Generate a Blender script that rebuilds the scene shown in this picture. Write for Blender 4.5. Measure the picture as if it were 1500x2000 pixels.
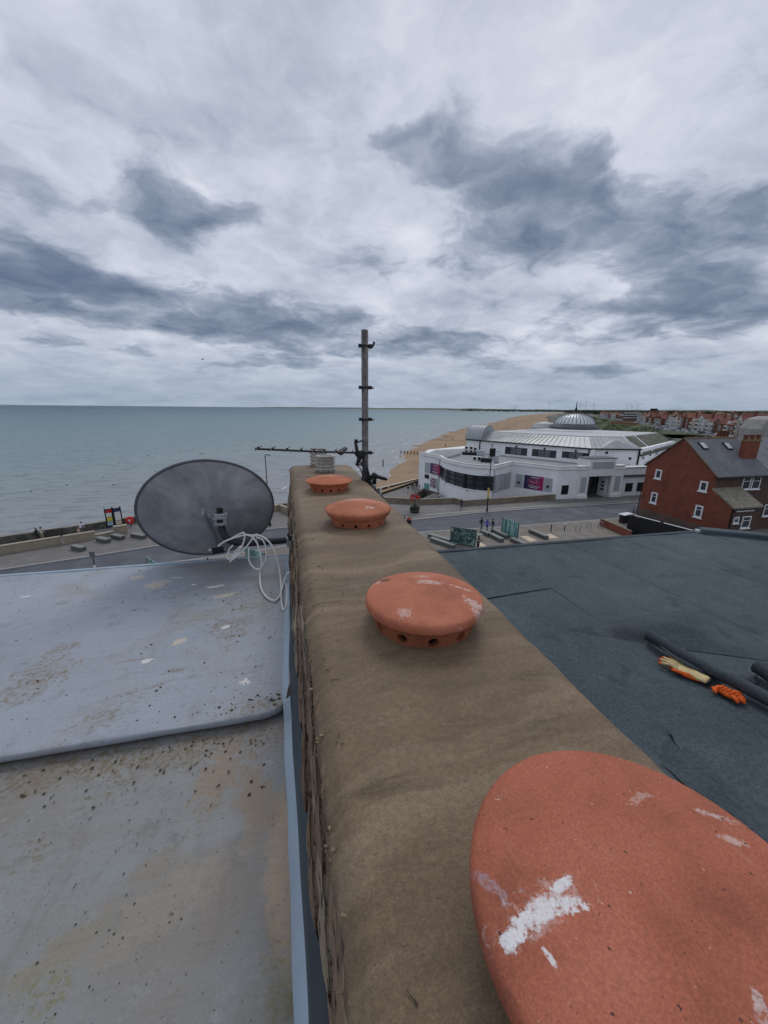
import bpy, bmesh, math, random
from mathutils import Vector, Matrix
from mathutils.geometry import tessellate_polygon
random.seed(11)
for o in list(bpy.data.objects): bpy.data.objects.remove(o)
S = bpy.context.scene
COL = S.collection
R = math.radians

# ------------------------------------------------------------------ camera
CAMZ = 16.0
FPX = 751.0
cam_d = bpy.data.cameras.new('camera')
cam = bpy.data.objects.new('camera', cam_d); COL.objects.link(cam)
cam_d.sensor_fit = 'VERTICAL'; cam_d.sensor_height = 24.0
cam_d.lens = 24.0 * FPX / 2000.0
cam_d.clip_start = 0.01; cam_d.clip_end = 80000
CR = Matrix.Rotation(-R(13.4), 3, 'Z') @ Matrix.Rotation(R(90 - 15.1), 3, 'X') @ Matrix.Rotation(R(0.55), 3, 'Z')
cam.matrix_world = Matrix.Translation((0, 0, CAMZ)) @ CR.to_4x4()
S.camera = cam
S.render.resolution_x = 768; S.render.resolution_y = 1024

# ------------------------------------------------------------------ node helper
class N:
    def __init__(s, tree):
        s.t = tree; s.n = tree.nodes; s.l = tree.links
    def _in(s, sock, v):
        if v is None: return
        if hasattr(v, 'is_linked') or isinstance(v, bpy.types.NodeSocket): s.l.new(v, sock)
        else:
            if sock.type == 'RGBA' and not isinstance(v, (int, float)) and len(v) == 3: v = (*v, 1)
            sock.default_value = v
    def math(s, op, a, b=None, c=None, clamp=False):
        n = s.n.new('ShaderNodeMath'); n.operation = op; n.use_clamp = clamp
        s._in(n.inputs[0], a); s._in(n.inputs[1], b); s._in(n.inputs[2], c)
        return n.outputs[0]
    def vmath(s, op, a, b=None, scale=None):
        n = s.n.new('ShaderNodeVectorMath'); n.operation = op
        s._in(n.inputs[0], a); s._in(n.inputs[1], b)
        if scale is not None: s._in(n.inputs['Scale'], scale)
        return n.outputs['Value'] if op in ('LENGTH', 'DOT_PRODUCT', 'DISTANCE') else n.outputs[0]
    def coord(s, which='Object'):
        n = s.n.new('ShaderNodeTexCoord'); return n.outputs[which]
    def mapping(s, v, loc=(0, 0, 0), rot=(0, 0, 0), scale=(1, 1, 1)):
        n = s.n.new('ShaderNodeMapping'); s._in(n.inputs[0], v)
        n.inputs[1].default_value = loc; n.inputs[2].default_value = rot; n.inputs[3].default_value = scale
        return n.outputs[0]
    def noise(s, v, scale=5, detail=4, rough=.55, dist=0.0, col=False):
        n = s.n.new('ShaderNodeTexNoise'); s._in(n.inputs['Vector'], v)
        n.inputs['Scale'].default_value = scale; n.inputs['Detail'].default_value = detail
        n.inputs['Roughness'].default_value = rough; n.inputs['Distortion'].default_value = dist
        return n.outputs['Color' if col else 'Fac']
    def voro(s, v, scale=5, feature='F1', out='Distance', rand=1.0):
        n = s.n.new('ShaderNodeTexVoronoi'); n.feature = feature; s._in(n.inputs['Vector'], v)
        n.inputs['Scale'].default_value = scale; n.inputs['Randomness'].default_value = rand
        return n.outputs[out]
    def ramp(s, f, stops, interp='LINEAR'):
        n = s.n.new('ShaderNodeValToRGB'); n.color_ramp.interpolation = interp; s._in(n.inputs[0], f)
        e = n.color_ramp.elements
        while len(e) > 1: e.remove(e[-1])
        for i, (p, c) in enumerate(stops):
            if isinstance(c, (int, float)): c = (c, c, c)
            k = e[0] if i == 0 else e.new(p)
            k.position = p; k.color = (*c, 1) if len(c) == 3 else c
        return n.outputs[0]
    def mix(s, f, a, b, mode='MIX'):
        n = s.n.new('ShaderNodeMix'); n.data_type = 'RGBA'; n.blend_type = mode
        s._in(n.inputs[0], f); s._in(n.inputs[6], a); s._in(n.inputs[7], b)
        return n.outputs[2]
    def sep(s, v):
        n = s.n.new('ShaderNodeSeparateXYZ'); s._in(n.inputs[0], v); return n.outputs
    def comb(s, x, y, z):
        n = s.n.new('ShaderNodeCombineXYZ')
        for i, q in enumerate((x, y, z)): s._in(n.inputs[i], q)
        return n.outputs[0]
    def smooth(s, v, a, b):
        n = s.n.new('ShaderNodeMapRange'); n.interpolation_type = 'SMOOTHSTEP'
        s._in(n.inputs[0], v); n.inputs[1].default_value = a; n.inputs[2].default_value = b
        return n.outputs[0]
    def bump(s, h, strength=.3, dist=.01, normal=None):
        n = s.n.new('ShaderNodeBump'); s._in(n.inputs['Height'], h)
        n.inputs['Strength'].default_value = strength; n.inputs['Distance'].default_value = dist
        s._in(n.inputs['Normal'], normal)
        return n.outputs[0]

def pix_dir(x, y):
    return CR @ Vector(((x - 750) / FPX, -(y - 1000) / FPX, -1.0))
def at(x, y, z=0.0):
    d = pix_dir(x, y); t = (z - CAMZ) / d.z; return Vector((d.x * t, d.y * t, z))
def aty(x, y, Y):
    d = pix_dir(x, y); t = Y / d.y; return Vector((d.x * t, Y, CAMZ + d.z * t))
def atx(x, y, X):
    d = pix_dir(x, y); t = X / d.x; return Vector((X, d.y * t, CAMZ + d.z * t))
def atd(x, y, t):
    d = pix_dir(x, y); return Vector((0, 0, CAMZ)) + d * t
def zc(s, x0, y0): return lambda a, b: (x0 + a / s, y0 + b / s)
A = zc(3.947, 800, 760); B = zc(3.947, 1120, 760); C = zc(4.167, 240, 860); D = zc(5, 0, 940); E = zc(6.82, 820, 960); G = zc(5, 960, 960)

# ------------------------------------------------------------------ world: overcast broken cloud over a Nishita sky
SUN_EL, SUN_AZ = R(52), R(25)          # azimuth clockwise from +Y
W = bpy.data.worlds.new('World'); S.world = W; W.use_nodes = True
w = N(W.node_tree); w.n.clear()
sky = w.n.new('ShaderNodeTexSky'); sky.sky_type = 'NISHITA'; sky.sun_disc = False
sky.sun_elevation = SUN_EL; sky.sun_rotation = SUN_AZ; sky.altitude = 20; sky.air_density = 1.0; sky.dust_density = 1.5
skyc = w.vmath('SCALE', sky.outputs[0], scale=0.07)
d = w.vmath('NORMALIZE', w.coord('Generated'))
dx, dy, dz = w.sep(d)[0:3]
OFS = .20
zz = w.math('ADD', w.math('MAXIMUM', dz, 0.0), OFS)
p2 = w.comb(w.math('DIVIDE', dx, zz), w.math('DIVIDE', dy, zz), 0.0)
wob = w.vmath('SUBTRACT', w.noise(p2, 3.4, 5, .52, col=True), (.5, .5, .5))
p2w = w.vmath('ADD', p2, w.vmath('MULTIPLY', wob, (.40, .40, 0)))
def pcoord(x, y):
    v = pix_dir(x, y).normalized(); q = max(v.z, 0) + OFS
    return (v.x / q, v.y / q)
# heavy grey clouds of the bank over the bay (their places in the cloud layer): centre and half-axes
dens = None
def cloud(x, y, hx, hy, amt, tilt=0.0):
    global dens
    c = pcoord(x, y); a = pcoord(x + hx, y + tilt * hx); b = pcoord(x, y - hy); b2 = pcoord(x, y + hy)
    ax, ay = a[0] - c[0], a[1] - c[1]; la = math.hypot(ax, ay)
    lb = .5 * math.hypot(b[0] - b2[0], b[1] - b2[1])
    ang = math.atan2(ay, ax)
    cx, cy = (b[0] + b2[0]) / 2, (b[1] + b2[1]) / 2
    n = w.n.new('ShaderNodeMapping'); n.vector_type = 'TEXTURE'; w._in(n.inputs[0], p2w)
    n.inputs[1].default_value = (cx, cy, 0); n.inputs[2].default_value = (0, 0, ang); n.inputs[3].default_value = (la, lb, 1)
    g = w.math('MULTIPLY', w.smooth(w.vmath('LENGTH', n.outputs[0]), 1.35, 0.15), amt)
    dens = g if dens is None else w.math('ADD', dens, g)
CLOUDS = [(335, 395, 175, 80, .95, 0), (1000, 325, 200, 85, .80, .42), (1180, 430, 230, 105, .95, .30), (1430, 480, 200, 150, .75, 0), (1300, 600, 340, 70, .85, 0), (1090, 655, 100, 24, .7, 0),
    (60, 510, 210, 66, 1.0, .3), (300, 585, 340, 74, .95, .18), (600, 640, 240, 56, 1.0, .06), (860, 672, 170, 30, .7, 0), (980, 704, 90, 18, .65, 0), (1180, 722, 130, 20, .7, 0),
    (560, 708, 170, 22, .6, 0), (260, 682, 55, 16, .7, 0), (100, 665, 65, 14, .7, 0), (785, 290, 65, 40, .55, 0), (860, 480, 250, 90, .42, 0), (640, 110, 160, 80, .18, 0), (40, 350, 140, 65, .35, 0), (1350, 200, 260, 160, .30, 0)]
for c_ in CLOUDS: cloud(*c_)
n1 = w.noise(p2, 1.5, 6, .56, 0)
n3 = w.noise(w.vmath('ADD', p2w, (9.3, 1.2, 0)), 3.4, 7, .58, 0)
body = w.math('ADD', w.math('ADD', w.math('MULTIPLY', dens, .88), w.math('MULTIPLY', w.math('SUBTRACT', n1, .5), .9)), w.math('MULTIPLY', w.math('SUBTRACT', n3, .5), 1.45))
edge = w.smooth(body, .16, .60)
deep = w.smooth(body, .35, 1.25)
veil = w.math('ADD', w.math('MULTIPLY', w.math('SUBTRACT', n1, .5), .95), w.math('MULTIPLY', w.math('SUBTRACT', n3, .5), .75))
shade = w.math('ADD', w.math('ADD', w.math('MULTIPLY', veil, w.math('ADD', 1.0, w.math('MULTIPLY', edge, .25))), .245), w.math('ADD', w.math('MULTIPLY', edge, .20), w.math('MULTIPLY', deep, .36)))
cloudc = w.ramp(shade, [(0.0, (.68, .71, .79)), (.20, (.53, .57, .665)), (.40, (.365, .41, .505)), (.62, (.240, .284, .375)), (.85, (.155, .195, .28)), (1.0, (.115, .153, .24))])
hor = w.smooth(dz, .17, .0)
cloudc = w.mix(w.math('MULTIPLY', hor, .74), cloudc, (.275, .355, .465))
outc = w.mix(.94, skyc, cloudc)
bg = w.n.new('ShaderNodeBackground'); w._in(bg.inputs[0], outc); bg.inputs[1].default_value = 1.0
W.cycles.sampling_method = 'MANUAL'; W.cycles.sample_map_resolution = 256
S.cycles.max_bounces = 5; S.cycles.diffuse_bounces = 3; S.cycles.glossy_bounces = 3; S.cycles.transmission_bounces = 2
wo = w.n.new('ShaderNodeOutputWorld'); w.l.new(bg.outputs[0], wo.inputs[0])

sun_d = bpy.data.lights.new('sun', 'SUN'); sun_d.energy = 0.9; sun_d.angle = R(25); sun_d.color = (1, .965, .91)
sun = bpy.data.objects.new('sun', sun_d); COL.objects.link(sun)
sdir = Vector((math.sin(SUN_AZ) * math.cos(SUN_EL), math.cos(SUN_AZ) * math.cos(SUN_EL), math.sin(SUN_EL)))
sun.rotation_euler = sdir.to_track_quat('Z', 'Y').to_euler()
S.view_settings.view_transform = 'Standard'; S.view_settings.look = 'None'
S.view_settings.exposure = 0.12; S.view_settings.gamma = 1.0

# ------------------------------------------------------------------ materials
MATS = {}
def newmat(name):
    m = bpy.data.materials.new(name); m.use_nodes = True
    n = N(m.node_tree); b = n.n.get('Principled BSDF')
    return m, n, b
def setb(b, n, **k):
    for key, v in k.items():
        n._in(b.inputs[key.replace('_', ' ')], v)
def M(name, c, rough=.7, var=.18, scale=2.0, metal=0.0, bump=0.0, bscale=30, spec=.3, c2=None, thr=(.4, .7)):
    if name in MATS: return MATS[name]
    m, n, b = newmat(name); v = n.coord('Object')
    f = n.noise(v, scale, 6, .6)
    lo = tuple(x * (1 - var) for x in c); hi = tuple(min(1, x * (1 + var)) for x in c)
    colr = n.ramp(f, [(.3, lo), (.7, hi)])
    if c2: colr = n.mix(n.smooth(n.noise(n.mapping(v, loc=(5, 3, 1)), scale * 1.7, 6, .65), *thr), colr, c2)
    setb(b, n, Base_Color=colr, Roughness=rough, Metallic=metal, Specular_IOR_Level=spec)
    if bump: n._in(b.inputs['Normal'], n.bump(n.noise(v, bscale, 5, .6), bump, .02))
    MATS[name] = m; return m

def pmask(n, pos, c, rx, ry, ang=0.0, soft=.55, nz=None, amt=.5):
    """noisy elliptical mask in the xy plane of pos"""
    v = n.vmath('SUBTRACT', pos, (c[0], c[1], 0))
    if ang:
        q = n.n.new('ShaderNodeVectorRotate'); q.rotation_type = 'Z_AXIS'; n._in(q.inputs['Vector'], v); q.inputs['Angle'].default_value = -ang; v = q.outputs[0]
    l = n.vmath('LENGTH', n.vmath('MULTIPLY', v, (1 / rx, 1 / ry, 0)))
    if nz is not None: l = n.math('ADD', l, n.math('MULTIPLY', n.math('SUBTRACT', nz, .5), amt * 4))
    return n.smooth(l, 1.0 + soft * .5, 1.0 - soft * .5)

def mat_mortar():
    m, n, b = newmat('flaunching_mortar'); v = n.coord('Object')
    wv = n.vmath('ADD', v, n.vmath('SCALE', n.noise(v, 1.3, 2, .5, col=True), scale=.42))
    big = n.noise(v, 1.6, 5, .55, .3)
    c = n.ramp(big, [(.3, (.138, .097, .060)), (.5, (.192, .140, .091)), (.72, (.25, .190, .130))])
    st = n.noise(n.mapping(wv, rot=(0, 0, .16), scale=(2.2, 13, 6)), 1.0, 9, .74)
    c = n.mix(n.math('MULTIPLY', n.smooth(st, .50, .78), .75), c, (.305, .245, .182))
    c = n.mix(n.math('MULTIPLY', n.smooth(st, .47, .30), .75), c, (.088, .063, .038))
    hair = n.noise(n.mapping(wv, loc=(2, 5, 0), rot=(0, 0, .22), scale=(5, 120, 20)), 1.0, 3, .6)
    c = n.mix(n.math('MULTIPLY', n.smooth(hair, .58, .76), .22), c, (.30, .24, .175))
    bl = n.noise(n.mapping(v, loc=(2, 2, 2)), 7, 6, .65)
    c = n.mix(n.math('MULTIPLY', n.smooth(bl, .54, .72), .55), c, (.10, .082, .042))
    c = n.mix(n.math('MULTIPLY', n.smooth(n.noise(n.mapping(v, loc=(8, 1, 4)), 4, 5, .6), .58, .75), .45), c, (.33, .275, .215))
    sw = n.noise(n.mapping(n.vmath('ADD', v, n.vmath('SCALE', n.noise(v, 2.4, 1, .4, col=True), scale=.30)), loc=(1, 3, 0), rot=(0, 0, -.12), scale=(1.1, 6.5, 1)), 1.0, 6, .62)
    c = n.mix(n.math('MULTIPLY', n.smooth(sw, .52, .64), .55), c, (.315, .25, .178))
    c = n.mix(n.math('MULTIPLY', n.smooth(sw, .48, .38), .5), c, (.105, .072, .043))
    sand = n.noise(v, 420, 3, .75)
    c = n.mix(.36, c, n.ramp(sand, [(.3, .12), (.5, .5), (.7, .92)]), 'OVERLAY')
    mid = n.noise(n.mapping(v, loc=(4, 4, 4)), 120, 4, .7)
    c = n.mix(.30, c, n.ramp(mid, [(.3, .2), (.5, .5), (.7, .85)]), 'OVERLAY')
    c = n.mix(n.smooth(n.noise(n.mapping(v, loc=(6, 1, 2)), 230, 2, .5), .715, .75), c, (.06, .045, .03))
    pits = n.smooth(n.voro(v, 46), .09, .03)
    c = n.mix(n.math('MULTIPLY', pits, .35), c, (.07, .05, .034))
    h = n.math('ADD', n.math('MULTIPLY', st, .55), n.math('ADD', n.math('ADD', n.math('MULTIPLY', mid, .35), n.math('MULTIPLY', sand, .15)), n.math('ADD', n.math('MULTIPLY', pits, -.5), n.math('MULTIPLY', hair, .15))))
    c = n.mix(1.0, c, (.84, .79, .73), 'MULTIPLY')
    setb(b, n, Base_Color=c, Roughness=n.math('ADD', n.math('MULTIPLY', sw, .4), .48), Specular_IOR_Level=.35, Normal=n.bump(h, .5, .006))
    return m

def mat_terracotta(name, hue=(.50, .150, .068), pale=.0, marks=(), seed=0.0, dirt=.4):
    m, n, b = newmat(name); v = n.coord('Object')
    f = n.noise(n.mapping(v, loc=(seed, 0, 0)), 9, 6, .6)
    dk = tuple(x * .72 for x in hue); lt = tuple(min(1, x * 1.15 + .02 + pale) for x in hue)
    c = n.ramp(f, [(.3, dk), (.5, hue), (.75, lt)])
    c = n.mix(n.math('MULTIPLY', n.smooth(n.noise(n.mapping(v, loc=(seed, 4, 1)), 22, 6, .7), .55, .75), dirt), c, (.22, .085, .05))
    fl = n.noise(n.mapping(v, loc=(seed, 7, 2)), 60, 4, .7)
    c = n.mix(n.math('MULTIPLY', n.smooth(fl, .66, .76), .55), c, (.62, .40, .32))
    nz = n.noise(n.mapping(v, loc=(seed, 2, 5)), 75, 7, .75)
    brk = n.smooth(n.noise(n.mapping(v, loc=(seed, 3, 8)), 130, 6, .75), .36, .52)
    for (cx, cy, rx, ry, ang, colr, st, amt) in marks:
        k = n.math('MULTIPLY', n.math('MULTIPLY', pmask(n, v, (cx, cy), rx * 1.15, ry * 1.15, ang, .5, nz, amt * 3.4), brk), st)
        c = n.mix(k, c, colr)
    sp = n.smooth(n.noise(n.mapping(v, loc=(seed, 1, 9)), 170, 2, .5), .70, .74)
    c = n.mix(sp, c, (.09, .045, .03))
    c = n.mix(n.math('MULTIPLY', n.smooth(n.noise(n.mapping(v, loc=(seed, 5, 9)), 190, 2, .5), .735, .77), .6), c, (.6, .48, .42))
    gr = n.noise(n.mapping(v, loc=(seed, 0, 3)), 380, 3, .7)
    c = n.mix(.35, c, n.ramp(gr, [(.3, .2), (.5, .5), (.7, .85)]), 'OVERLAY')
    pit = n.smooth(n.voro(n.mapping(v, loc=(seed, 0, 0)), 75), .12, .04)
    pit = n.math('MULTIPLY', pit, n.smooth(n.noise(v, 14, 3, .6), .48, .6))
    c = n.mix(n.math('MULTIPLY', pit, .75), c, (.11, .045, .028))
    sc = n.noise(n.mapping(v, loc=(seed, 6, 1), rot=(0, 0, .9), scale=(30, 4, 1)), 3, 5, .7)
    c = n.mix(n.math('MULTIPLY', n.smooth(sc, .60, .74), .30), c, (.58, .34, .26))
    h = n.math('ADD', n.math('ADD', n.noise(v, 160, 4, .6), n.math('MULTIPLY', nz, .6)), n.math('ADD', n.math('MULTIPLY', gr, .5), n.math('MULTIPLY', pit, -1.2)))
    setb(b, n, Base_Color=c, Roughness=.72, Specular_IOR_Level=.25, Normal=n.bump(h, .28, .004))
    return m

def mat_gelcoat(name, blue, tan, tanamt, spots=(), moss=True):
    m, n, b = newmat(name); v = n.coord('Object')
    c = n.mix(n.smooth(n.noise(v, 1.3, 5, .6), .3, .7), tuple(x * .88 for x in blue), tuple(min(1, x * 1.08) for x in blue))
    st = n.noise(n.mapping(v, scale=(9, 1.6, 1)), 1.0, 6, .65, .6)
    st2 = n.noise(n.mapping(v, loc=(3, 1, 0), scale=(1.2, 1.6, 1)), 1.4, 7, .62, .8)
    c = n.mix(n.math('MULTIPLY', n.smooth(st2, tanamt[0], tanamt[1]), .85), c, tan)
    c = n.mix(n.math('MULTIPLY', n.smooth(st, .56, .76), tanamt[2]), c, tuple(x * .8 for x in tan))
    nz = n.noise(n.mapping(v, loc=(2, 2, 5)), 26, 7, .75)
    nzf = n.noise(n.mapping(v, loc=(9, 2, 5)), 62, 7, .75)
    fleck = n.math('ADD', n.math('MULTIPLY', n.smooth(n.noise(n.mapping(v, loc=(4, 8, 2)), 70, 6, .75), .47, .60), .85), .15)
    for (cx, cy, rx, ry, ang, colr, amt) in spots:
        brown = sum(colr) < 1.2; fl_ = sum(colr) < .5
        k = pmask(n, v, (cx, cy), rx * (1.5 if brown else 1), ry * (1.5 if brown else 1), ang, .9 if brown else .3, nz if brown else nzf, amt * (3.4 if brown else 5.0))
        if fl_: k = n.math('MULTIPLY', k, fleck)
        c = n.mix(n.math('MULTIPLY', k, .85 if fl_ or not brown else .75), c, colr)
    if moss:
        ms = n.math('MULTIPLY', n.smooth(n.noise(n.mapping(v, loc=(7, 3, 1)), 2.3, 5, .6), .5, .64), n.smooth(n.noise(n.mapping(v, scale=(1, 1.6, 1)), 46, 5, .7), .52, .66))
        c = n.mix(ms, c, (.17, .145, .085))
        sp = n.smooth(n.noise(n.mapping(v, loc=(5, 5, 5)), 130, 3, .6), .67, .72)
        c = n.mix(n.math('MULTIPLY', sp, .85), c, (.06, .055, .05))
        wh = n.smooth(n.noise(n.mapping(v, loc=(1, 8, 5)), 13, 6, .75), .715, .75)
        c = n.mix(n.math('MULTIPLY', wh, .85), c, (.72, .74, .74))
    br_ = n.noise(n.mapping(v, loc=(1, 1, 1), rot=(0, 0, .08), scale=(3, 40, 1)), 2.0, 6, .7)
    c = n.mix(.10, c, n.ramp(br_, [(.3, .25), (.5, .5), (.7, .8)]), 'OVERLAY')
    gr = n.noise(v, 210, 4, .75)
    c = n.mix(.16, c, n.ramp(gr, [(.3, .2), (.5, .5), (.7, .85)]), 'OVERLAY')
    bl = n.noise(n.mapping(v, loc=(6, 2, 1)), 11, 7, .72)
    c = n.mix(n.math('MULTIPLY', n.smooth(bl, .54, .70), .40), c, tuple(x * .55 for x in tan))
    c = n.mix(n.math('MULTIPLY', n.smooth(bl, .42, .30), .25), c, (.42, .45, .48))
    sp2 = n.smooth(n.noise(n.mapping(v, loc=(3, 5, 7)), 60, 5, .7), .645, .70)
    c = n.mix(n.math('MULTIPLY', sp2, .6), c, (.13, .105, .07))
    h = n.math('ADD', n.noise(v, 24, 6, .6), n.math('MULTIPLY', gr, .4))
    setb(b, n, Base_Color=c, Roughness=n.math('ADD', n.math('MULTIPLY', nz, .35), .3), Specular_IOR_Level=.35, Normal=n.bump(h, .22, .006))
    return m

def mat_felt(name='mineral_felt', k=1.0):
    m, n, b = newmat(name); v = n.coord('Object')
    f = n.noise(v, 1.1, 6, .6, .4)
    c = n.ramp(f, [(.3, (.031 * k, .042 * k, .049 * k)), (.55, (.046 * k, .061 * k, .070 * k)), (.75, (.064 * k, .082 * k, .092 * k))])
    fine = n.noise(v, 70, 5, .75)
    c = n.mix(.75, c, n.ramp(fine, [(.3, .25), (.5, .5), (.68, .85)]), 'OVERLAY')
    c = n.mix(n.math('MULTIPLY', n.smooth(n.noise(n.mapping(v, loc=(4, 1, 0)), 2.6, 7, .65, .8), .55, .75), .35), c, (.105, .12, .135))
    gr = n.noise(v, 420, 2, .6)
    c = n.mix(n.math('MULTIPLY', n.smooth(gr, .62, .70), .5), c, (.15, .17, .185))
    c = n.mix(n.smooth(gr, .40, .32), c, (.018, .024, .03))
    blo = n.noise(n.mapping(v, loc=(2, 6, 1)), 5, 6, .7)
    c = n.mix(n.math('MULTIPLY', n.smooth(blo, .54, .70), .6), c, (.028, .036, .042))
    c = n.mix(n.math('MULTIPLY', n.smooth(n.noise(n.mapping(v, loc=(7, 2, 3), rot=(0, 0, .4), scale=(1, .45, 1)), 3.4, 7, .7), .52, .70), .45), c, (.105, .125, .138))
    wh = n.smooth(n.noise(n.mapping(v, loc=(1, 8, 5), rot=(0, 0, .5), scale=(1, 2.4, 1)), 26, 4, .7), .735, .76)
    c = n.mix(wh, c, (.42, .44, .45))
    setb(b, n, Base_Color=c, Roughness=.85, Specular_IOR_Level=.3, Normal=n.bump(n.math('ADD', gr, n.math('MULTIPLY', fine, 1.0)), .45, .004))
    return m

def mat_sea():
    m, n, b = newmat('sea_water'); v = n.coord('Object'); x, y, z = n.sep(v)[0:3]
    dist = n.vmath('LENGTH', v)
    # colour: silty shallows near the sea wall, clearer green further out, deep blue-grey offing
    off = n.math('ADD', n.math('MULTIPLY', x, -.80), n.math('MULTIPLY', y, .60))
    off = n.math('ADD', off, n.math('MULTIPLY', n.math('SUBTRACT', n.noise(v, .006, 5, .6), .5), 160))
    t = n.math('DIVIDE', n.math('MAXIMUM', off, 0.0), 3000.0)
    c = n.ramp(n.math('POWER', t, .5), [(.0, (.29, .295, .31)), (.15, (.275, .295, .312)), (.24, (.205, .275, .292)), (.36, (.145, .240, .262)), (.60, (.085, .165, .20)), (1.0, (.045, .092, .130))])
    pt = n.noise(n.mapping(v, rot=(0, 0, .3), scale=(1, 2.5, 1)), .012, 6, .6)
    c = n.mix(n.math('MULTIPLY', n.smooth(pt, .45, .75), .35), c, (.22, .27, .28))
    wv = n.noise(n.mapping(v, rot=(0, 0, .35), scale=(.35, 1.0, 1)), .55, 8, .66, .3)
    wv2 = n.noise(n.mapping(v, rot=(0, 0, .2), scale=(.3, 1.0, 1)), .09, 5, .6)
    c = n.mix(n.math('MULTIPLY', n.smooth(wv, .52, .36), .8), c, n.mix(.5, c, (.02, .045, .06)))
    fo = n.math('MULTIPLY', n.smooth(n.noise(n.mapping(v, rot=(0, 0, .35), scale=(.5, 1.3, 1)), .22, 7, .72), .715, .75), .7)
    c = n.mix(fo, c, (.55, .58, .6))
    h = n.math('ADD', n.math('MULTIPLY', wv, 1.0), n.math('MULTIPLY', wv2, 2.0))
    setb(b, n, Base_Color=c, Roughness=.42, Specular_IOR_Level=.32, IOR=1.33, Normal=n.bump(h, .9, .6))
    return m

def mat_zones(name, ramp, axis=2, rough=.8):
    """colour by height of the object: clothing of a small figure"""
    m, n, b = newmat(name); v = n.coord('Object')
    setb(b, n, Base_Color=n.ramp(n.math('DIVIDE', n.sep(v)[axis], 2.0), ramp, 'CONSTANT'), Roughness=rough)
    return m

def mat_stack_brick():
    m, n, b = newmat('old_brick'); v = n.coord('Object')
    g = n.n.new('ShaderNodeObjectInfo').outputs['Random']
    c = n.ramp(g, [(0, (.17, .11, .075)), (.25, (.30, .20, .125)), (.5, (.09, .06, .048)), (.7, (.42, .34, .235)), (1, (.25, .19, .13))])
    c = n.mix(n.smooth(n.noise(n.mapping(v, scale=(3, 1, 3)), 26, 6, .7), .48, .7), c, (.30, .24, .16))
    c = n.mix(n.smooth(n.noise(n.mapping(v, loc=(3, 1, 1), scale=(3, 1, 3)), 34, 6, .7), .52, .66), c, (.028, .02, .017))
    setb(b, n, Base_Color=c, Roughness=.9, Normal=n.bump(n.noise(v, 60, 6, .7), .8, .012))
    return m

def mat_render_white(name='white_render', c0=(.62, .64, .66)):
    m, n, b = newmat(name); v = n.coord('Object')
    c = n.mix(n.smooth(n.noise(v, .35, 6, .6), .35, .7), tuple(x * .9 for x in c0), c0)
    dr = n.noise(n.mapping(v, scale=(1.6, 1.6, .18)), 1.2, 6, .65)
    c = n.mix(n.math('MULTIPLY', n.smooth(dr, .56, .8), .4), c, (.36, .36, .34))
    setb(b, n, Base_Color=c, Roughness=.75, Normal=n.bump(n.noise(v, 6, 5, .6), .1, .05))
    return m

def mat_metal_roof():
    m, n, b = newmat('zinc_roof'); v = n.coord('Object')
    c = n.ramp(n.noise(v, .3, 6, .6), [(.3, (.27, .29, .30)), (.7, (.40, .42, .43))])
    c = n.mix(n.math('MULTIPLY', n.smooth(n.noise(n.mapping(v, scale=(1.5, 1.5, .3)), 1.2, 6, .65), .5, .75), .5), c, (.52, .53, .53))
    setb(b, n, Base_Color=c, Roughness=.5, Metallic=.25, Normal=n.bump(n.noise(v, 3, 4, .6), .08, .05))
    return m

def mat_slate():
    m, n, b = newmat('roof_slate'); v = n.coord('Object')
    br = n.n.new('ShaderNodeTexBrick'); n._in(br.inputs['Vector'], n.mapping(v, rot=(0, 0, 0), scale=(1, 1.6, 1)))
    br.inputs['Scale'].default_value = 2.2; br.inputs['Mortar Size'].default_value = .012
    br.inputs['Color1'].default_value = (.075, .08, .095, 1); br.inputs['Color2'].default_value = (.125, .13, .15, 1); br.inputs['Mortar'].default_value = (.04, .042, .05, 1)
    c = n.mix(n.math('MULTIPLY', n.smooth(n.noise(v, .7, 6, .65), .45, .72), .5), br.outputs[0], (.20, .20, .18))
    c = n.mix(n.math('MULTIPLY', n.smooth(n.noise(n.mapping(v, loc=(4, 2, 1)), .5, 6, .65), .5, .7), .5), c, (.075, .08, .085))
    setb(b, n, Base_Color=c, Roughness=.6, Normal=n.bump(br.outputs['Fac'], -.4, .03))
    return m

def mat_brickwall(name, c1, c2, mort):
    m, n, b = newmat(name); v = n.coord('Object'); x, y, z = n.sep(v)[0:3]
    br = n.n.new('ShaderNodeTexBrick'); n._in(br.inputs['Vector'], n.comb(n.math('ADD', x, y), z, 0))
    br.inputs['Scale'].default_value = 4.4; br.inputs['Mortar Size'].default_value = .02
    br.inputs['Color1'].default_value = (*c1, 1); br.inputs['Color2'].default_value = (*c2, 1); br.inputs['Mortar'].default_value = (*mort, 1)
    c = n.mix(n.math('MULTIPLY', n.smooth(n.noise(v, .8, 7, .7), .42, .72), .6), br.outputs[0], tuple(q * .5 for q in c1))
    c = n.mix(n.math('MULTIPLY', n.smooth(n.noise(n.mapping(v, loc=(3, 3, 3)), 1.6, 7, .7), .52, .74), .5), c, tuple(min(1, q * 1.6 + .015) for q in c2))
    setb(b, n, Base_Color=c, Roughness=.85, Normal=n.bump(br.outputs['Fac'], -.3, .02))
    return m

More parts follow.
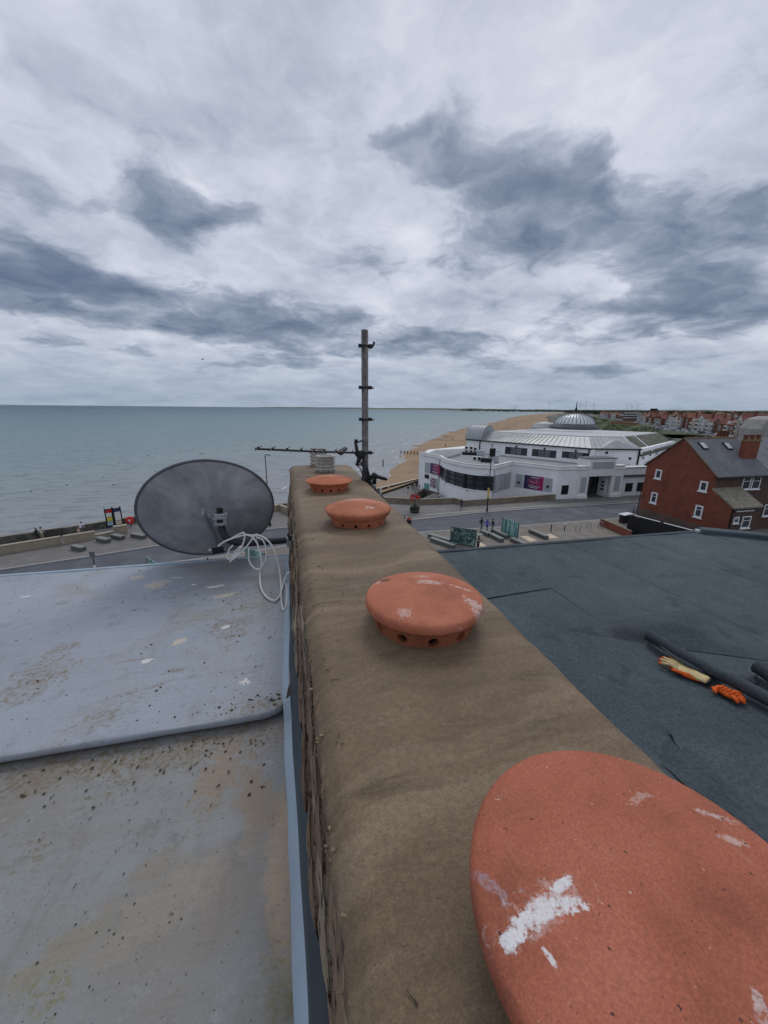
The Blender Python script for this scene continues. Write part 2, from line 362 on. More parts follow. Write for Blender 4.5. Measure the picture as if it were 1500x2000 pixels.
def mat_paving(name, c1, c2, mort, scale=1.2, wear=.4):
    m, n, b = newmat(name); v = n.coord('Object')
    br = n.n.new('ShaderNodeTexBrick'); n._in(br.inputs['Vector'], n.mapping(v, rot=(0, 0, .03)))
    br.inputs['Scale'].default_value = scale; br.inputs['Mortar Size'].default_value = .012
    br.inputs['Color1'].default_value = (*c1, 1); br.inputs['Color2'].default_value = (*c2, 1); br.inputs['Mortar'].default_value = (*mort, 1)
    c = n.mix(n.math('MULTIPLY', n.smooth(n.noise(v, .16, 7, .65, .5), .42, .7), wear), br.outputs[0], tuple(q * .55 for q in c1))
    c = n.mix(n.math('MULTIPLY', n.smooth(n.noise(n.mapping(v, loc=(9, 3, 3)), .3, 6, .6), .5, .75), wear), c, tuple(min(1, q * 1.35) for q in c2))
    setb(b, n, Base_Color=c, Roughness=.7, Specular_IOR_Level=.3)
    return m

def mat_artglass(name, vertical):
    m, n, b = newmat(name); v = n.coord('Object')
    mp = n.mapping(v, scale=(4, 4, .25)) if vertical else n.mapping(v, scale=(1, 1, 1.4))
    f = n.noise(mp, 1.6, 7, .68, .4 if vertical else 1.4)
    c = n.ramp(f, [(.33, (.02, .035, .035)), (.45, (.07, .16, .155)), (.55, (.22, .40, .38)), (.72, (.42, .60, .57))] if vertical else
               [(.40, (.018, .026, .028)), (.50, (.06, .11, .105)), (.57, (.20, .31, .28)), (.75, (.46, .56, .50))])
    setb(b, n, Base_Color=c, Roughness=.15, Specular_IOR_Level=.5)
    return m

def mat_poster():
    m, n, b = newmat('poster_print'); v = n.coord('Object'); x, y, z = n.sep(v)[0:3]
    c = n.ramp(x, [(0.0, (.022, .014, .085)), (.5, (.085, .012, .10)), (1.0, (.34, .012, .095))])
    l = n.vmath('LENGTH', n.vmath('MULTIPLY', n.vmath('SUBTRACT', v, (.5, 0, .55)), (2.6, 0, 2.9)))
    nz = n.noise(v, 9, 4, .6, .6, col=True)
    k = n.math('MULTIPLY', n.smooth(l, 1.0, .3), n.smooth(n.noise(n.mapping(v, loc=(2, 0, 1)), 8, 3, .6), .46, .56))
    c = n.mix(k, c, n.ramp(n.noise(n.mapping(v, loc=(7, 0, 2)), 6, 2, .5), [(.35, (.10, .16, .5)), (.47, (.75, .10, .22)), (.56, (.9, .35, .08)), (.66, (.5, .2, .6))]))
    setb(b, n, Base_Color=c, Roughness=.5)
    return m

MORTAR = mat_mortar(); OLDBRICK = mat_stack_brick(); FELT = mat_felt('mineral_felt', 1.4); FELT2 = mat_felt('mineral_felt_fresh', 1.05)
WHITE = mat_render_white('white_render', (.84, .855, .87)); WHITE2 = mat_render_white('cream_render', (.78, .78, .76))
ZINC = mat_metal_roof(); SLATE = mat_slate()
REDBRICK = mat_brickwall('red_gable_brick', (.185, .044, .023), (.225, .058, .031), (.14, .06, .04))
BROWNBRICK = mat_brickwall('brown_rear_brick', (.060, .034, .025), (.09, .048, .033), (.07, .055, .045))
SMOOTHBIT = M('smooth_bitumen', (.045, .054, .062), .45, .25, 6, c2=(.075, .085, .095), thr=(.55, .7), bump=.2, bscale=20)
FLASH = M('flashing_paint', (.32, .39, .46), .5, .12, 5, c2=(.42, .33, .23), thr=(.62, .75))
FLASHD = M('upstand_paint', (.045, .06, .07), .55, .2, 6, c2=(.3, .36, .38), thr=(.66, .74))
GREYPANEL = M('grey_panel', (.37, .40, .42), .7, .06, 1)
GLASS = M('dark_glass', (.028, .036, .046), .12, .5, .5, spec=.6)
GLASSL = M('curtained_glass', (.12, .14, .15), .25, .35, .8, spec=.5)
FRAMEB = M('dark_frame', (.016, .016, .018), .5, .1, 2)
FRAMEW = M('white_upvc', (.72, .73, .74), .45, .05, 2)
BLACK = M('black_paint', (.013, .013, .015), .5, .2, 3)
DARKMETAL = M('dark_weathered_metal', (.035, .034, .036), .55, .35, 20, metal=.4, c2=(.09, .06, .045), thr=(.6, .75), bump=.2, bscale=80)
GALV = M('galvanised', (.34, .36, .38), .5, .18, 14, metal=.7, c2=(.2, .17, .15), thr=(.62, .75))
MASTM = M('mast_alloy', (.165, .150, .150), .55, .18, 12, metal=.5, c2=(.10, .085, .08), thr=(.45, .65))
CABLEW = M('white_cable', (.62, .62, .60), .5, .08, 8)
CABLEG = M('weathered_cable', (.085, .08, .075), .6, .3, 30)
CONC = M('promenade_concrete', (.30, .255, .19), .85, .12, 1.2, c2=(.20, .17, .125), thr=(.5, .75))
CONCG = M('sea_wall_concrete', (.125, .12, .105), .9, .3, 1.0, c2=(.05, .05, .04), thr=(.45, .65))
KERB = M('kerb_stone', (.27, .265, .26), .8, .15, 1.5)
GRANITE = M('dark_granite', (.085, .09, .085), .5, .2, 8, c2=(.16, .165, .155), thr=(.5, .7))
GRANITET = M('granite_top', (.19, .20, .19), .55, .2, 8)
ROADM = M('road_asphalt', (.082, .088, .106), .75, .16, .25, c2=(.135, .14, .155), thr=(.45, .75))
PAVEM = mat_paving('promenade_paving', (.145, .138, .132), (.185, .175, .165), (.10, .095, .09), .6, .5)
PLAZA = mat_paving('plaza_paving', (.170, .150, .130), (.215, .19, .165), (.10, .09, .08), .9, .45)
SAND = M('beach_sand', (.315, .218, .135), .9, .12, .03, c2=(.17, .125, .085), thr=(.47, .66), spec=.2)
GROUNDM = M('town_ground', (.12, .115, .10), .9, .3, .01, c2=(.06, .085, .035), thr=(.5, .6))
GRASS = M('bank_grass', (.042, .064, .022), .9, .35, .05, c2=(.10, .105, .04), thr=(.5, .7))
FIELD = M('far_fields', (.070, .085, .05), .9, .35, .001, c2=(.12, .11, .07), thr=(.5, .6))
PALESTONE = M('pale_slab', (.56, .46, .34), .8, .08, 1)
SKIN = M('skin', (.42, .25, .17), .6, .05, 5)
LEAF = M('leaves', (.045, .075, .022), .7, .45, .8)
LEAFD = M('dark_leaves', (.020, .032, .014), .8, .4, .3)
BARK = M('bark', (.07, .05, .035), .9, .2, 4)
REDF = M('red_flowers', (.42, .03, .035), .7, .4, 6)
POTCLAY = M('white_clay', (.46, .44, .40), .8, .2, 25, c2=(.22, .19, .15), thr=(.55, .7), bump=.3, bscale=90)
CHIPOT = M('clay_pots', (.13, .055, .03), .8, .3, 2)
FOAM = M('surf_foam', (.46, .49, .52), .8, .1, .3)
SAFETYRED = M('safety_red', (.55, .02, .02), .5, .1, 3)

# ------------------------------------------------------------------ mesh helper
def wloc(o):
    v = Vector((0, 0, 0))
    while o: v += o.location; o = o.parent
    return v
def offset(pts, d):
    """offset an open polyline sideways by d (left of travel positive)"""
    out = []
    for i, p in enumerate(pts):
        a = Vector(pts[max(i - 1, 0)][:2]); b = Vector(pts[min(i + 1, len(pts) - 1)][:2]); p = Vector(p[:2])
        if 0 < i < len(pts) - 1:
            d1 = (p - a).normalized(); d2 = (b - p).normalized()
            n1 = Vector((-d1.y, d1.x)); n2 = Vector((-d2.y, d2.x)); nn = (n1 + n2)
            nn = nn / max(.35, nn.length_squared) * 2 if nn.length > 1e-6 else n1
            k = nn * d if nn.length < 2.2 else nn.normalized() * 2.2 * d
        else:
            t = (b - a).normalized(); k = Vector((-t.y, t.x)) * d
        out.append((p.x + k.x, p.y + k.y))
    return out
class MB:
    def __init__(s): s.v = []; s.f = []
    def add(s, vs, fs):
        k = len(s.v); s.v += [tuple(v) for v in vs]; s.f += [tuple(i + k for i in f) for f in fs]; return s
    def box(s, c, size, rz=0.0, rot=None):
        hx, hy, hz = size[0] / 2, size[1] / 2, size[2] / 2
        m = rot if rot is not None else Matrix.Rotation(rz, 3, 'Z'); c = Vector(c)
        vs = [c + m @ Vector((x * hx, y * hy, z * hz)) for z in (-1, 1) for (x, y) in ((-1, -1), (1, -1), (1, 1), (-1, 1))]
        return s.add(vs, [(3, 2, 1, 0), (4, 5, 6, 7), (0, 1, 5, 4), (1, 2, 6, 5), (2, 3, 7, 6), (3, 0, 4, 7)])
    def prism(s, poly, z0, z1):
        n = len(poly); vs = [(p[0], p[1], z0) for p in poly] + [(p[0], p[1], z1) for p in poly]
        tri = tessellate_polygon([[Vector((p[0], p[1], 0)) for p in poly]])
        fs = [(i, (i + 1) % n, n + (i + 1) % n, n + i) for i in range(n)]
        fs += [tuple(t) for t in tri] + [tuple(n + i for i in reversed(t)) for t in tri]
        return s.add(vs, fs)
    def flat(s, poly, z):
        tri = tessellate_polygon([[Vector((p[0], p[1], 0)) for p in poly]])
        return s.add([(p[0], p[1], z if len(p) < 3 else p[2]) for p in poly], [tuple(t) for t in tri])
    def strip(s, pts, d0, d1, z0, z1):
        """wall along an open polyline between side offsets d0 and d1"""
        a = offset(pts, d0); b = offset(pts, d1); n = len(pts)
        vs = [(p[0], p[1], z0) for p in a] + [(p[0], p[1], z0) for p in b] + [(p[0], p[1], z1) for p in a] + [(p[0], p[1], z1) for p in b]
        fs = []
        for i in range(n - 1):
            fs += [(i, i + 1, 2 * n + i + 1, 2 * n + i), (n + i + 1, n + i, 3 * n + i, 3 * n + i + 1), (2 * n + i, 2 * n + i + 1, 3 * n + i + 1, 3 * n + i), (i + 1, i, n + i, n + i + 1)]
        fs += [(0, 2 * n, 3 * n, n), (n - 1, 2 * n - 1, 4 * n - 1, 3 * n - 1)]
        return s.add(vs, fs)
    def cyl(s, p0, p1, r0, r1=None, n=12):
        return s.tube([p0, p1], [r0, r0 if r1 is None else r1], n)
    def tube(s, pts, r, n=8):
        pts = [Vector(p) for p in pts]; k = len(pts)
        rs = r if isinstance(r, (list, tuple)) else [r] * k
        up = None; vs = []
        for i, p in enumerate(pts):
            t = (pts[min(i + 1, k - 1)] - pts[max(i - 1, 0)]).normalized()
            if up is None: up = t.orthogonal().normalized()
            up = (up - t * up.dot(t))
            up = up.normalized() if up.length > 1e-6 else t.orthogonal().normalized()
            sd = t.cross(up)
            vs += [p + (up * math.cos(2 * math.pi * j / n) + sd * math.sin(2 * math.pi * j / n)) * rs[i] for j in range(n)]
        fs = [(i * n + j, i * n + (j + 1) % n, (i + 1) * n + (j + 1) % n, (i + 1) * n + j) for i in range(k - 1) for j in range(n)]
        fs += [tuple(reversed(range(n))), tuple(range((k - 1) * n, k * n))]
        return s.add(vs, fs)
    def lathe(s, prof, n=32, c=(0, 0, 0), close=False):
        vs = []; k = len(prof)
        for (r, z) in prof:
            vs += [(c[0] + r * math.cos(2 * math.pi * j / n), c[1] + r * math.sin(2 * math.pi * j / n), c[2] + z) for j in range(n)]
        fs = [(i * n + j, i * n + (j + 1) % n, (i + 1) * n + (j + 1) % n, (i + 1) * n + j) for i in range(k - 1) for j in range(n)]
        if close: fs += [tuple(reversed(range(n))), tuple(range((k - 1) * n, k * n))]
        return s.add(vs, fs)
    def grid(s, fn, nu, nv):
        vs = [fn(i / nu, j / nv) for j in range(nv + 1) for i in range(nu + 1)]
        fs = [(j * (nu + 1) + i, j * (nu + 1) + i + 1, (j + 1) * (nu + 1) + i + 1, (j + 1) * (nu + 1) + i) for j in range(nv) for i in range(nu)]
        return s.add(vs, fs)
    def tri_roof(s, a, b, c, d, e, f): pass
    def leaves(s, c, r, n, size, rnd, flat=.6):
        for _ in range(n):
            while True:
                q = Vector((rnd.uniform(-1, 1), rnd.uniform(-1, 1), rnd.uniform(-1, 1)))
                l = q.length
                if l < 1 and l > rnd.random() * .8: break
            p = Vector((c[0] + q.x * r[0], c[1] + q.y * r[1], c[2] + q.z * r[2]))
            a = Vector((rnd.gauss(0, 1), rnd.gauss(0, 1), rnd.gauss(0, flat))).normalized(); b = a.orthogonal().normalized()
            b = (b + a.cross(b) * rnd.uniform(-1.5, 1.5)).normalized(); k = size * rnd.uniform(.5, 1.3)
            s.add([p - a * k, p + b * k * .7, p + a * k, p - b * k * .7], [(0, 1, 2, 3)])
        return s
    def build(s, name, mat, parent=None, smooth=False, local=False, norm=True, bevel=0.0):
        me = bpy.data.meshes.new(name)
        o0 = Vector((0, 0, 0)) if local else wloc(parent)
        me.from_pydata([(v[0] - o0.x, v[1] - o0.y, v[2] - o0.z) for v in s.v], [], s.f)
        if norm:
            bm = bmesh.new(); bm.from_mesh(me); bmesh.ops.recalc_face_normals(bm, faces=bm.faces); bm.to_mesh(me); bm.free()
        if smooth: me.polygons.foreach_set('use_smooth', [True] * len(me.polygons))
        me.update()
        if mat: me.materials.append(mat)
        o = bpy.data.objects.new(name, me); COL.objects.link(o)
        if parent: o.parent = parent
        if bevel:
            bv = o.modifiers.new('bevel', 'BEVEL'); bv.width = bevel; bv.segments = 2; bv.limit_method = 'ANGLE'
        return o
def tag(o, label, cat, group=None, kind=None):
    if label: o['label'] = label
    if cat: o['category'] = cat
    if group: o['group'] = group
    if kind: o['kind'] = kind
    return o
def struct(o): o['kind'] = 'structure'; return o
def stuff(o, label=None, cat=None):
    o['kind'] = 'stuff'
    return tag(o, label, cat)
def thing(name, label, cat, loc=(0, 0, 0), group=None, rz=0.0):
    o = bpy.data.objects.new(name, None); o.empty_display_size = .1; COL.objects.link(o)
    o.location = loc; o.rotation_euler = (0, 0, rz)
    return tag(o, label, cat, group)
def copy_tree(o, parent=None):
    c = o.copy(); COL.objects.link(c); c.parent = parent
    for ch in o.children: copy_tree(ch, c)
    return c
ORD = ['first', 'second', 'third', 'fourth', 'fifth', 'sixth', 'seventh', 'eighth', 'ninth', 'tenth', 'eleventh', 'twelfth', 'thirteenth', 'fourteenth', 'fifteenth', 'sixteenth', 'seventeenth', 'eighteenth', 'nineteenth', 'twentieth']
def nth(i):
    if i < 20: return ORD[i]
    t = {2: 'twenty', 3: 'thirty', 4: 'forty'}[(i + 1) // 10]
    return t + ('-' + ORD[(i + 1) % 10 - 1] if (i + 1) % 10 else 'th').replace('ythh', 'ieth')

from mathutils import noise as mnoise
def nz(x, y=0.0, z=0.0): return mnoise.noise(Vector((x, y, z)))
def chain(pts, n=6):
    """Catmull-Rom through points"""
    P = [Vector(p) for p in pts]; P = [P[0] * 2 - P[1]] + P + [P[-1] * 2 - P[-2]]; out = []
    for i in range(1, len(P) - 2):
        for k in range(n):
            t = k / n; a, b, c, d_ = P[i - 1], P[i], P[i + 1], P[i + 2]
            out.append(.5 * ((2 * b) + (c - a) * t + (2 * a - 5 * b + 4 * c - d_) * t * t + (3 * b - a - 3 * c + d_) * t ** 3))
    out.append(P[-2]); return out

# ================================================================== THE SETTING
sea = MB().flat([(-40000, -40000), (40000, -40000), (40000, 40000), (-40000, 40000)], -4.0).build('sea', mat_sea()); struct(sea)
WATER = [(8, 84), (16, 97), (26, 109), (33, 124), (39, 139), (47, 160), (56, 183), (76, 222), (100, 263), (133, 318), (170, 376), (230, 456), (297, 546), (420, 720), (572, 945), (900, 1370), (1295, 1846), (2000, 2600), (3200, 3600)]
INNER = [(19, 83), (26, 90), (40, 104), (60, 118), (80, 128), (104, 150), (120, 175), (140, 205), (165, 240), (195, 280), (232, 330), (290, 400), (350, 480), (500, 690), (660, 920), (1000, 1330), (1400, 1800), (2100, 2540), (3300, 3540)]
def beach_mesh():
    mb = MB(); rows = []
    wp = chain([(a, b, 0) for a, b in WATER], 8); ip = chain([(a, b, 0) for a, b in INNER], 8)
    for i, (p, q) in enumerate(zip(wp, ip)):
        L = (q - p).length; row = []
        for k in range(9):
            t = k / 8 * 1.35 - .35
            g = p.lerp(q, t); dd = p.length
            wob = (nz(g.x / 14, g.y / 14) * .22 + nz(g.x / 4, g.y / 4, 3) * .10) * min(1, dd / 80)
            z = -4.0 + t * 1.5 + (wob * max(0, 1 - abs(t) * 1.2))
            row.append((g.x, g.y, z))
        rows.append(row)
    m = len(rows[0])
    mb.add([v for r in rows for v in r], [(i * m + k, i * m + k + 1, (i + 1) * m + k + 1, (i + 1) * m + k) for i in range(len(rows) - 1) for k in range(m - 1)])
    return mb
struct(beach_mesh().build('beach', SAND, smooth=True))
# surf along the water's edge: broken foam ribbons
mb = MB(); rn = random.Random(5)
wp = chain([(a, b, 0) for a, b in WATER[:14]], 14)
for line in range(5):
    off0 = [.6, 3.5, 8, 15, 24, 36, 52][line]
    i = rn.randint(0, 5)
    while i < len(wp) - 12:
        L = rn.randint(6, 22); seg = wp[i:i + L]
        if len(seg) > 4:
            sc = .4 + seg[0].length / 260
            ctr = [(p.x - .8 * (off0 * sc + nz(p.x / 9, p.y / 9, line) * 2.5 * sc), p.y + .6 * (off0 * sc + nz(p.x / 9, p.y / 9, line) * 2.5 * sc)) for p in seg]
            n_ = len(ctr); wd = [(.05 + (.35 + .25 * line * .4) * sc * abs(nz(a / 5, b / 5, 9 + line)) * 2) * math.sin(math.pi * min(1, max(0, k / (n_ - 1)))) + .01 for k, (a, b) in enumerate(ctr)]
            vs = []
            for (a, b), q in zip(ctr, wd): vs += [(a - .8 * q, b + .6 * q, -3.93 - .008 * line), (a, b, -3.86 - .008 * line), (a + .8 * q, b - .6 * q, -3.93 - .008 * line)]
            mb.add(vs, [(3 * k + j, 3 * k + j + 1, 3 * k + j + 4, 3 * k + j + 3) for k in range(n_ - 1) for j in (0, 1)])
        i += L + rn.randint(1, 4 + 3 * line)
stuff(mb.build('surf', FOAM, smooth=True), 'white surf foam breaking along the water edge of the beach', 'surf')

FARK = [(-260, -52), (-100, 16.5), (-29.2, 43.6), (-22, 45.9), (-16.5, 47.9), (-4.9, 51.9), (-.8, 52.5), (18, 52.6), (27.4, 54.2), (42, 55.1), (61, 55.2), (140, 56.5)]
NEARK = [(-255, -60), (-95, 9), (-30, 36.6), (-14.2, 42.1), (-8.3, 43.1), (-1.15, 45.2), (8, 46.2), (17.2, 46.8), (32.5, 46.75), (41.8, 47), (50.4, 47.2), (140, 48.5)]
swt = [at(*D(-400, 600), .9), at(*D(0, 540), .9), at(*D(640, 450), .9), at(*D(1300, 345), .9), at(*C(1100, 540), .9), at(*C(1350, 510), .9), (12, 66.4, .9)]
SEAWALL = [(-300, -40)] + [(p[0], p[1]) for p in swt]
coast = SEAWALL + [(20.9, 61.6), (27.4, 61.4), (28.1, 59.2), (46.9, 60.6), (47.5, 64), (55, 92), (78, 122), (104, 148), (120, 173), (165, 238), (232, 328), (350, 478), (660, 918), (1000, 1328), (1400, 1798), (2100, 2538), (3300, 3538), (9000, 8000), (30000, 12000)]
struct(MB().prism(coast + [(30000, -30000), (-300, -30000)], -4.5, -.14).build('ground', GROUNDM))
struct(MB().flat(NEARK + FARK[::-1], -.11).build('road', ROADM))
struct(MB().prism(FARK[1:] + [(140, 60.1), (46.9, 60.1), (28.05, 58.95), (27.35, 61.1), (20.9, 61.3), (12, 66.1)] + [(x, y - .2) for x, y in SEAWALL[1:-1][::-1]] + [(-100, 30)], -.3, 0.0).build('promenade_pavement', PAVEM))
struct(MB().prism(NEARK[1:] + [(140, 20), (20, 5), (-40, 3), (-95, -10)], -.3, 0.0).build('plaza_pavement', PLAZA))
struct(MB().strip(FARK[1:], -.05, .30, -.3, .012).build('far_kerb', KERB))
struct(MB().strip(NEARK[1:], -.30, .05, -.3, .012).build('near_kerb', KERB))
struct(MB().strip([(20, 54.6), (33, 55.6), (42, 56.2), (60, 56.4)], -.0, .5, -.002, .006).build('pale_paving_band', KERB))
LP = [(2, 68.5), (12, 66.5), (20.9, 61.4), (27.4, 61.2), (28.2, 59.1), (46.9, 60.5), (47.5, 64), (58, 110), (30, 98), (24, 90)]
q1 = at(744, 958, -3); q2 = at(815, 940, -3)
LP[-2:] = [(30, 97), (q2.x, q2.y), (q1.x, q1.y), (q1.x - 12, q1.y - 7)]
struct(MB().prism(LP, -4.6, -3.0).build('lower_promenade', PAVEM))
# hills and low shore round the bay
def ridge(name, pts, depth, mat):
    mb = MB(); rows = []
    for i, (x, y, h) in enumerate(chain(pts, 8)):
        v = Vector((x, y)).normalized()
        hh = h * (1 + .35 * nz(i * .35, 2.2) + .2 * nz(i * 1.3, 7))
        rows.append([(x, y, -5), (x + v.x * depth * .15, y + v.y * depth * .15, hh * .7), (x + v.x * depth * .5, y + v.y * depth * .5, hh), (x + v.x * depth, y + v.y * depth, -5)])
    mb.add([v for r in rows for v in r], [(i * 4 + k, i * 4 + k + 1, i * 4 + k + 5, i * 4 + k + 4) for i in range(len(rows) - 1) for k in range(3)])
    return struct(mb.build(name, mat, smooth=True))
ridge('far_headland', [(-1400, 15500, 6), (-500, 15000, 22), (900, 13500, 26), (2600, 11500, 28), (3600, 9000, 26), (4200, 6800, 24)], 1500, FIELD)
ridge('bay_shore', [(1900, 4600, 6), (2300, 4300, 15), (2500, 3900, 18), (2700, 3500, 20), (3400, 3300, 22), (4300, 3100, 22), (6000, 2600, 26)], 700, FIELD)
ridge('inland_hills', [(2600, 2600, 20), (3500, 2300, 26), (4600, 1700, 32), (5200, 900, 36), (5600, 0, 36)], 1200, FIELD)

# ================================================================== THE ROOFTOP
XL = lambda y: .026 - .0165 * y
XR = lambda y: .540
CAPS = [(.287, .175, .155), (.296, .812, .142), (.281, 1.69, .151), (.222, 2.46, .150)]
YEND = 3.78
st = thing('chimney_stack', 'long brick chimney stack topped with smooth brown cement', 'chimney', (.25, 1.5, 13.0))
def flaunch(u, v):
    y = -.75 + v * (YEND + .75)
    xl = XL(y) + .007 * nz(y * 9, 1) + .004 * nz(y * 45, 2); xr = XR(y) + .008 * nz(y * 5, 5) + .003 * nz(y * 30, 6)
    # cross profile: left lip, domed top, rounded right shoulder
    if u < .08: t = u / .08; x = xl + .006 * (1 - t) + .010 * nz(y * 22, t * 3, 4) * (1 - t); z = 15.405 + t * .05 + .006 * nz(y * 40, t * 2)
    elif u > .90: t = (u - .90) / .10; x = xr - .003 * t; z = 15.458 - t * .08
    else:
        t = (u - .08) / .82; x = xl + (xr - xl) * t
        ed = min(1, t / .07); ed2 = min(1, (1 - t) / .10)
        z = 15.450 + .028 * math.sin(ed * math.pi / 2) + .024 * math.sin(ed2 * math.pi / 2) - .024 + .010 * math.sin(math.pi * t)
        ang = nz(x * 5 + 1, y * 7) * 2
        z += .0018 * nz(x * 2.2, y * 16 + ang, 1) + .0014 * nz(x * 5, y * 45 + ang * 2, 2) + .002 * nz(x * 7, y * 5, 3)
        for (cx, cy, r) in CAPS:
            dd = math.hypot(x - cx, y - cy); z += .006 * math.exp(-((dd - r * .85) / .035) ** 2)
    e = (YEND - y) / .22
    if e < 1: z -= .075 * (1 - math.sqrt(max(0, 1 - (1 - e) ** 2)))
    return (x, y, z)
fl = MB().grid(flaunch, 70, 620)
fl.build('cement_top', MORTAR, st, smooth=True, norm=False)
body = MB(); body.box((.262, 1.5, 14.2), (.47, 4.46, 2.42)); body.build('brick_body', BROWNBRICK, st)
# hairs of cement and chips stuck to the left lip
mb = MB(); rn = random.Random(3)
for i in range(420):
    y = rn.uniform(.1, 3.7); x = XL(y) + rn.uniform(-.004, .014); z = 15.432 + rn.uniform(-.03, .035)
    a = rn.uniform(-.5, .9); L = rn.uniform(.002, .007); k = rn.uniform(.001, .003)
    mb.box((x, y, z), (L, k * 1.6, k), 0, Matrix.Rotation(a, 3, 'Z') @ Matrix.Rotation(rn.uniform(-.6, .6), 3, 'Y'))
ch = mb.build('cement_crumbs', M('crumb_cement', (.23, .175, .11), .9, .4, 40), st); ch['kind'] = 'stuff'
mb = MB()
for i in range(70):
    y = rn.uniform(.1, 3.6) ** 1; x = XL(y) + abs(rn.gauss(0, .05)) + .01
    if x > .48: continue
    k = rn.uniform(.0007, .0018); z = flaunch(.08 + .82 * (x - XL(y)) / (XR(y) - XL(y)), (y + .75) / (YEND + .75))[2]
    pts = [(x, y, z + .001), (x + rn.gauss(0, .003), y + rn.gauss(0, .003), z + .002), (x + rn.gauss(0, .006), y + rn.gauss(0, .006), z + .001)]
    mb.tube(pts, [k * .3, k * .55, k * .2], 5)
ch = mb.build('dark_grit', M('grit', (.05, .04, .03), .9, .3, 40), st); ch['kind'] = 'stuff'
# bricks of the left face
bvar = []
for kx in range(3):
    b_ = MB()
    def bf(i, j, k): return None
    nx, ny, nz_ = 1, 8, 2
    for sgn in (0,):
        vs = []; 
        for jj in range(ny + 1):
            for kk in range(nz_ + 1):
                yy = (jj / ny - .5) * .213; zz_ = (kk / nz_ - .5) * .063
                xx = -.006 - .010 * abs(nz(yy * 25 + kx * 7, zz_ * 40, kx)) + (.010 if jj in (0, ny) or kk in (0, nz_) else 0)
                vs.append((xx, yy + .004 * nz(zz_ * 30, kx, 2), zz_ + .004 * nz(yy * 20, kx, 5)))
        fs = [(a * (nz_ + 1) + c, a * (nz_ + 1) + c + 1, (a + 1) * (nz_ + 1) + c + 1, (a + 1) * (nz_ + 1) + c) for a in range(ny) for c in range(nz_)]
        b_.add(vs, fs)
        b_.box((.05, 0, 0), (.1, .205, .056))
    bvar.append(b_.build('brick', OLDBRICK, None, smooth=False))
meshes = [o.data for o in bvar]
for o in bvar: bpy.data.objects.remove(o)
row = 0; z = 15.375
while z > 14.72:
    y = .0 + (.11 if row % 2 else 0)
    while y < YEND - .12:
        o = bpy.data.objects.new('brick', rn.choice(meshes)); COL.objects.link(o); o.parent = st
        xo = XL(y) + .012 - .044 * min(1, (15.40 - z) / .26) * (.35 + .65 * min(1, y / 1.3)) + rn.uniform(-.006, .006)
        o.location = Vector((xo, y, z + rn.uniform(-.003, .003))) - st.location
        o.rotation_euler = (rn.gauss(0, .02), rn.gauss(0, .04), -.0165 + rn.gauss(0, .012))
        y += .2245
    z -= .0745; row += 1
mb = MB()
mb.grid(lambda u, v: (XL(-.6 + v * 4.36) + .012 - .040 * min(1, u * 2.5) * (.35 + .65 * min(1, max(0, -.6 + v * 4.36) / 1.3)) + .007 * nz(v * 90, u * 14, 1), -.6 + v * 4.36, 15.42 - u * .75), 10, 300)
mb.build('bed_mortar', M('bed_mortar', (.20, .155, .10), .95, .45, 30, bump=.9, bscale=60), st, norm=False)

# ---- terracotta flue caps
def collar(mb, r0, z0, r1, z1, nh, hr, vc=.5, seg=16):
    """tapered ring wall with nh round vent holes"""
    for k in range(nh):
        a0 = 2 * math.pi * k / nh; da = math.pi / nh
        def P(u, v, dr=0.0):
            r = r0 + (r1 - r0) * v - dr; a = a0 + u * da
            return (r * math.cos(a), r * math.sin(a), z0 + (z1 - z0) * v)
        rm = (r0 + r1) / 2; H = math.hypot(z1 - z0, r1 - r0)
        ru = hr / (rm * da); rv = hr / H
        out = []; inn = []; dp = []
        for i in range(seg):
            t = 2 * math.pi * i / seg; c, s_ = math.cos(t), math.sin(t)
            m = max(abs(c), abs(s_)); out.append(P(c / m, .5 + s_ / m * .5))
            inn.append(P(c * ru, vc + s_ * rv)); dp.append(P(c * ru, vc + s_ * rv, .016))
        mb.add(out + inn + dp, [(i, (i + 1) % seg, seg + (i + 1) % seg, seg + i) for i in range(seg)] + [(seg + i, seg + (i + 1) % seg, 2 * seg + (i + 1) % seg, 2 * seg + i) for i in range(seg)])
SOOT = M('soot', (.014, .012, .011), .95, .3, 20)
def flue_cap(label, c, zb, lid, col, holes, hr, mat, vc=.5, dirtmat=None, rz=0.0):
    t = thing('flue_cap', label, 'chimney cap', (c[0], c[1], zb), 'terracotta flue caps along the chimney stack', rz)
    MB().lathe(lid, 64).build('lid', mat, t, smooth=True, local=True, norm=False)
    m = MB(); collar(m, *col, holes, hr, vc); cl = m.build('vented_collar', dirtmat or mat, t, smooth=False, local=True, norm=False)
    MB().lathe([(.001, col[3] - .001), (col[0] - .017, col[3] - .001), (col[0] - .017, col[1] - .03), (.001, col[1] - .03)], 32).build('flue_core', SOOT, cl, local=True)
    return t
WHT = (.72, .73, .74)
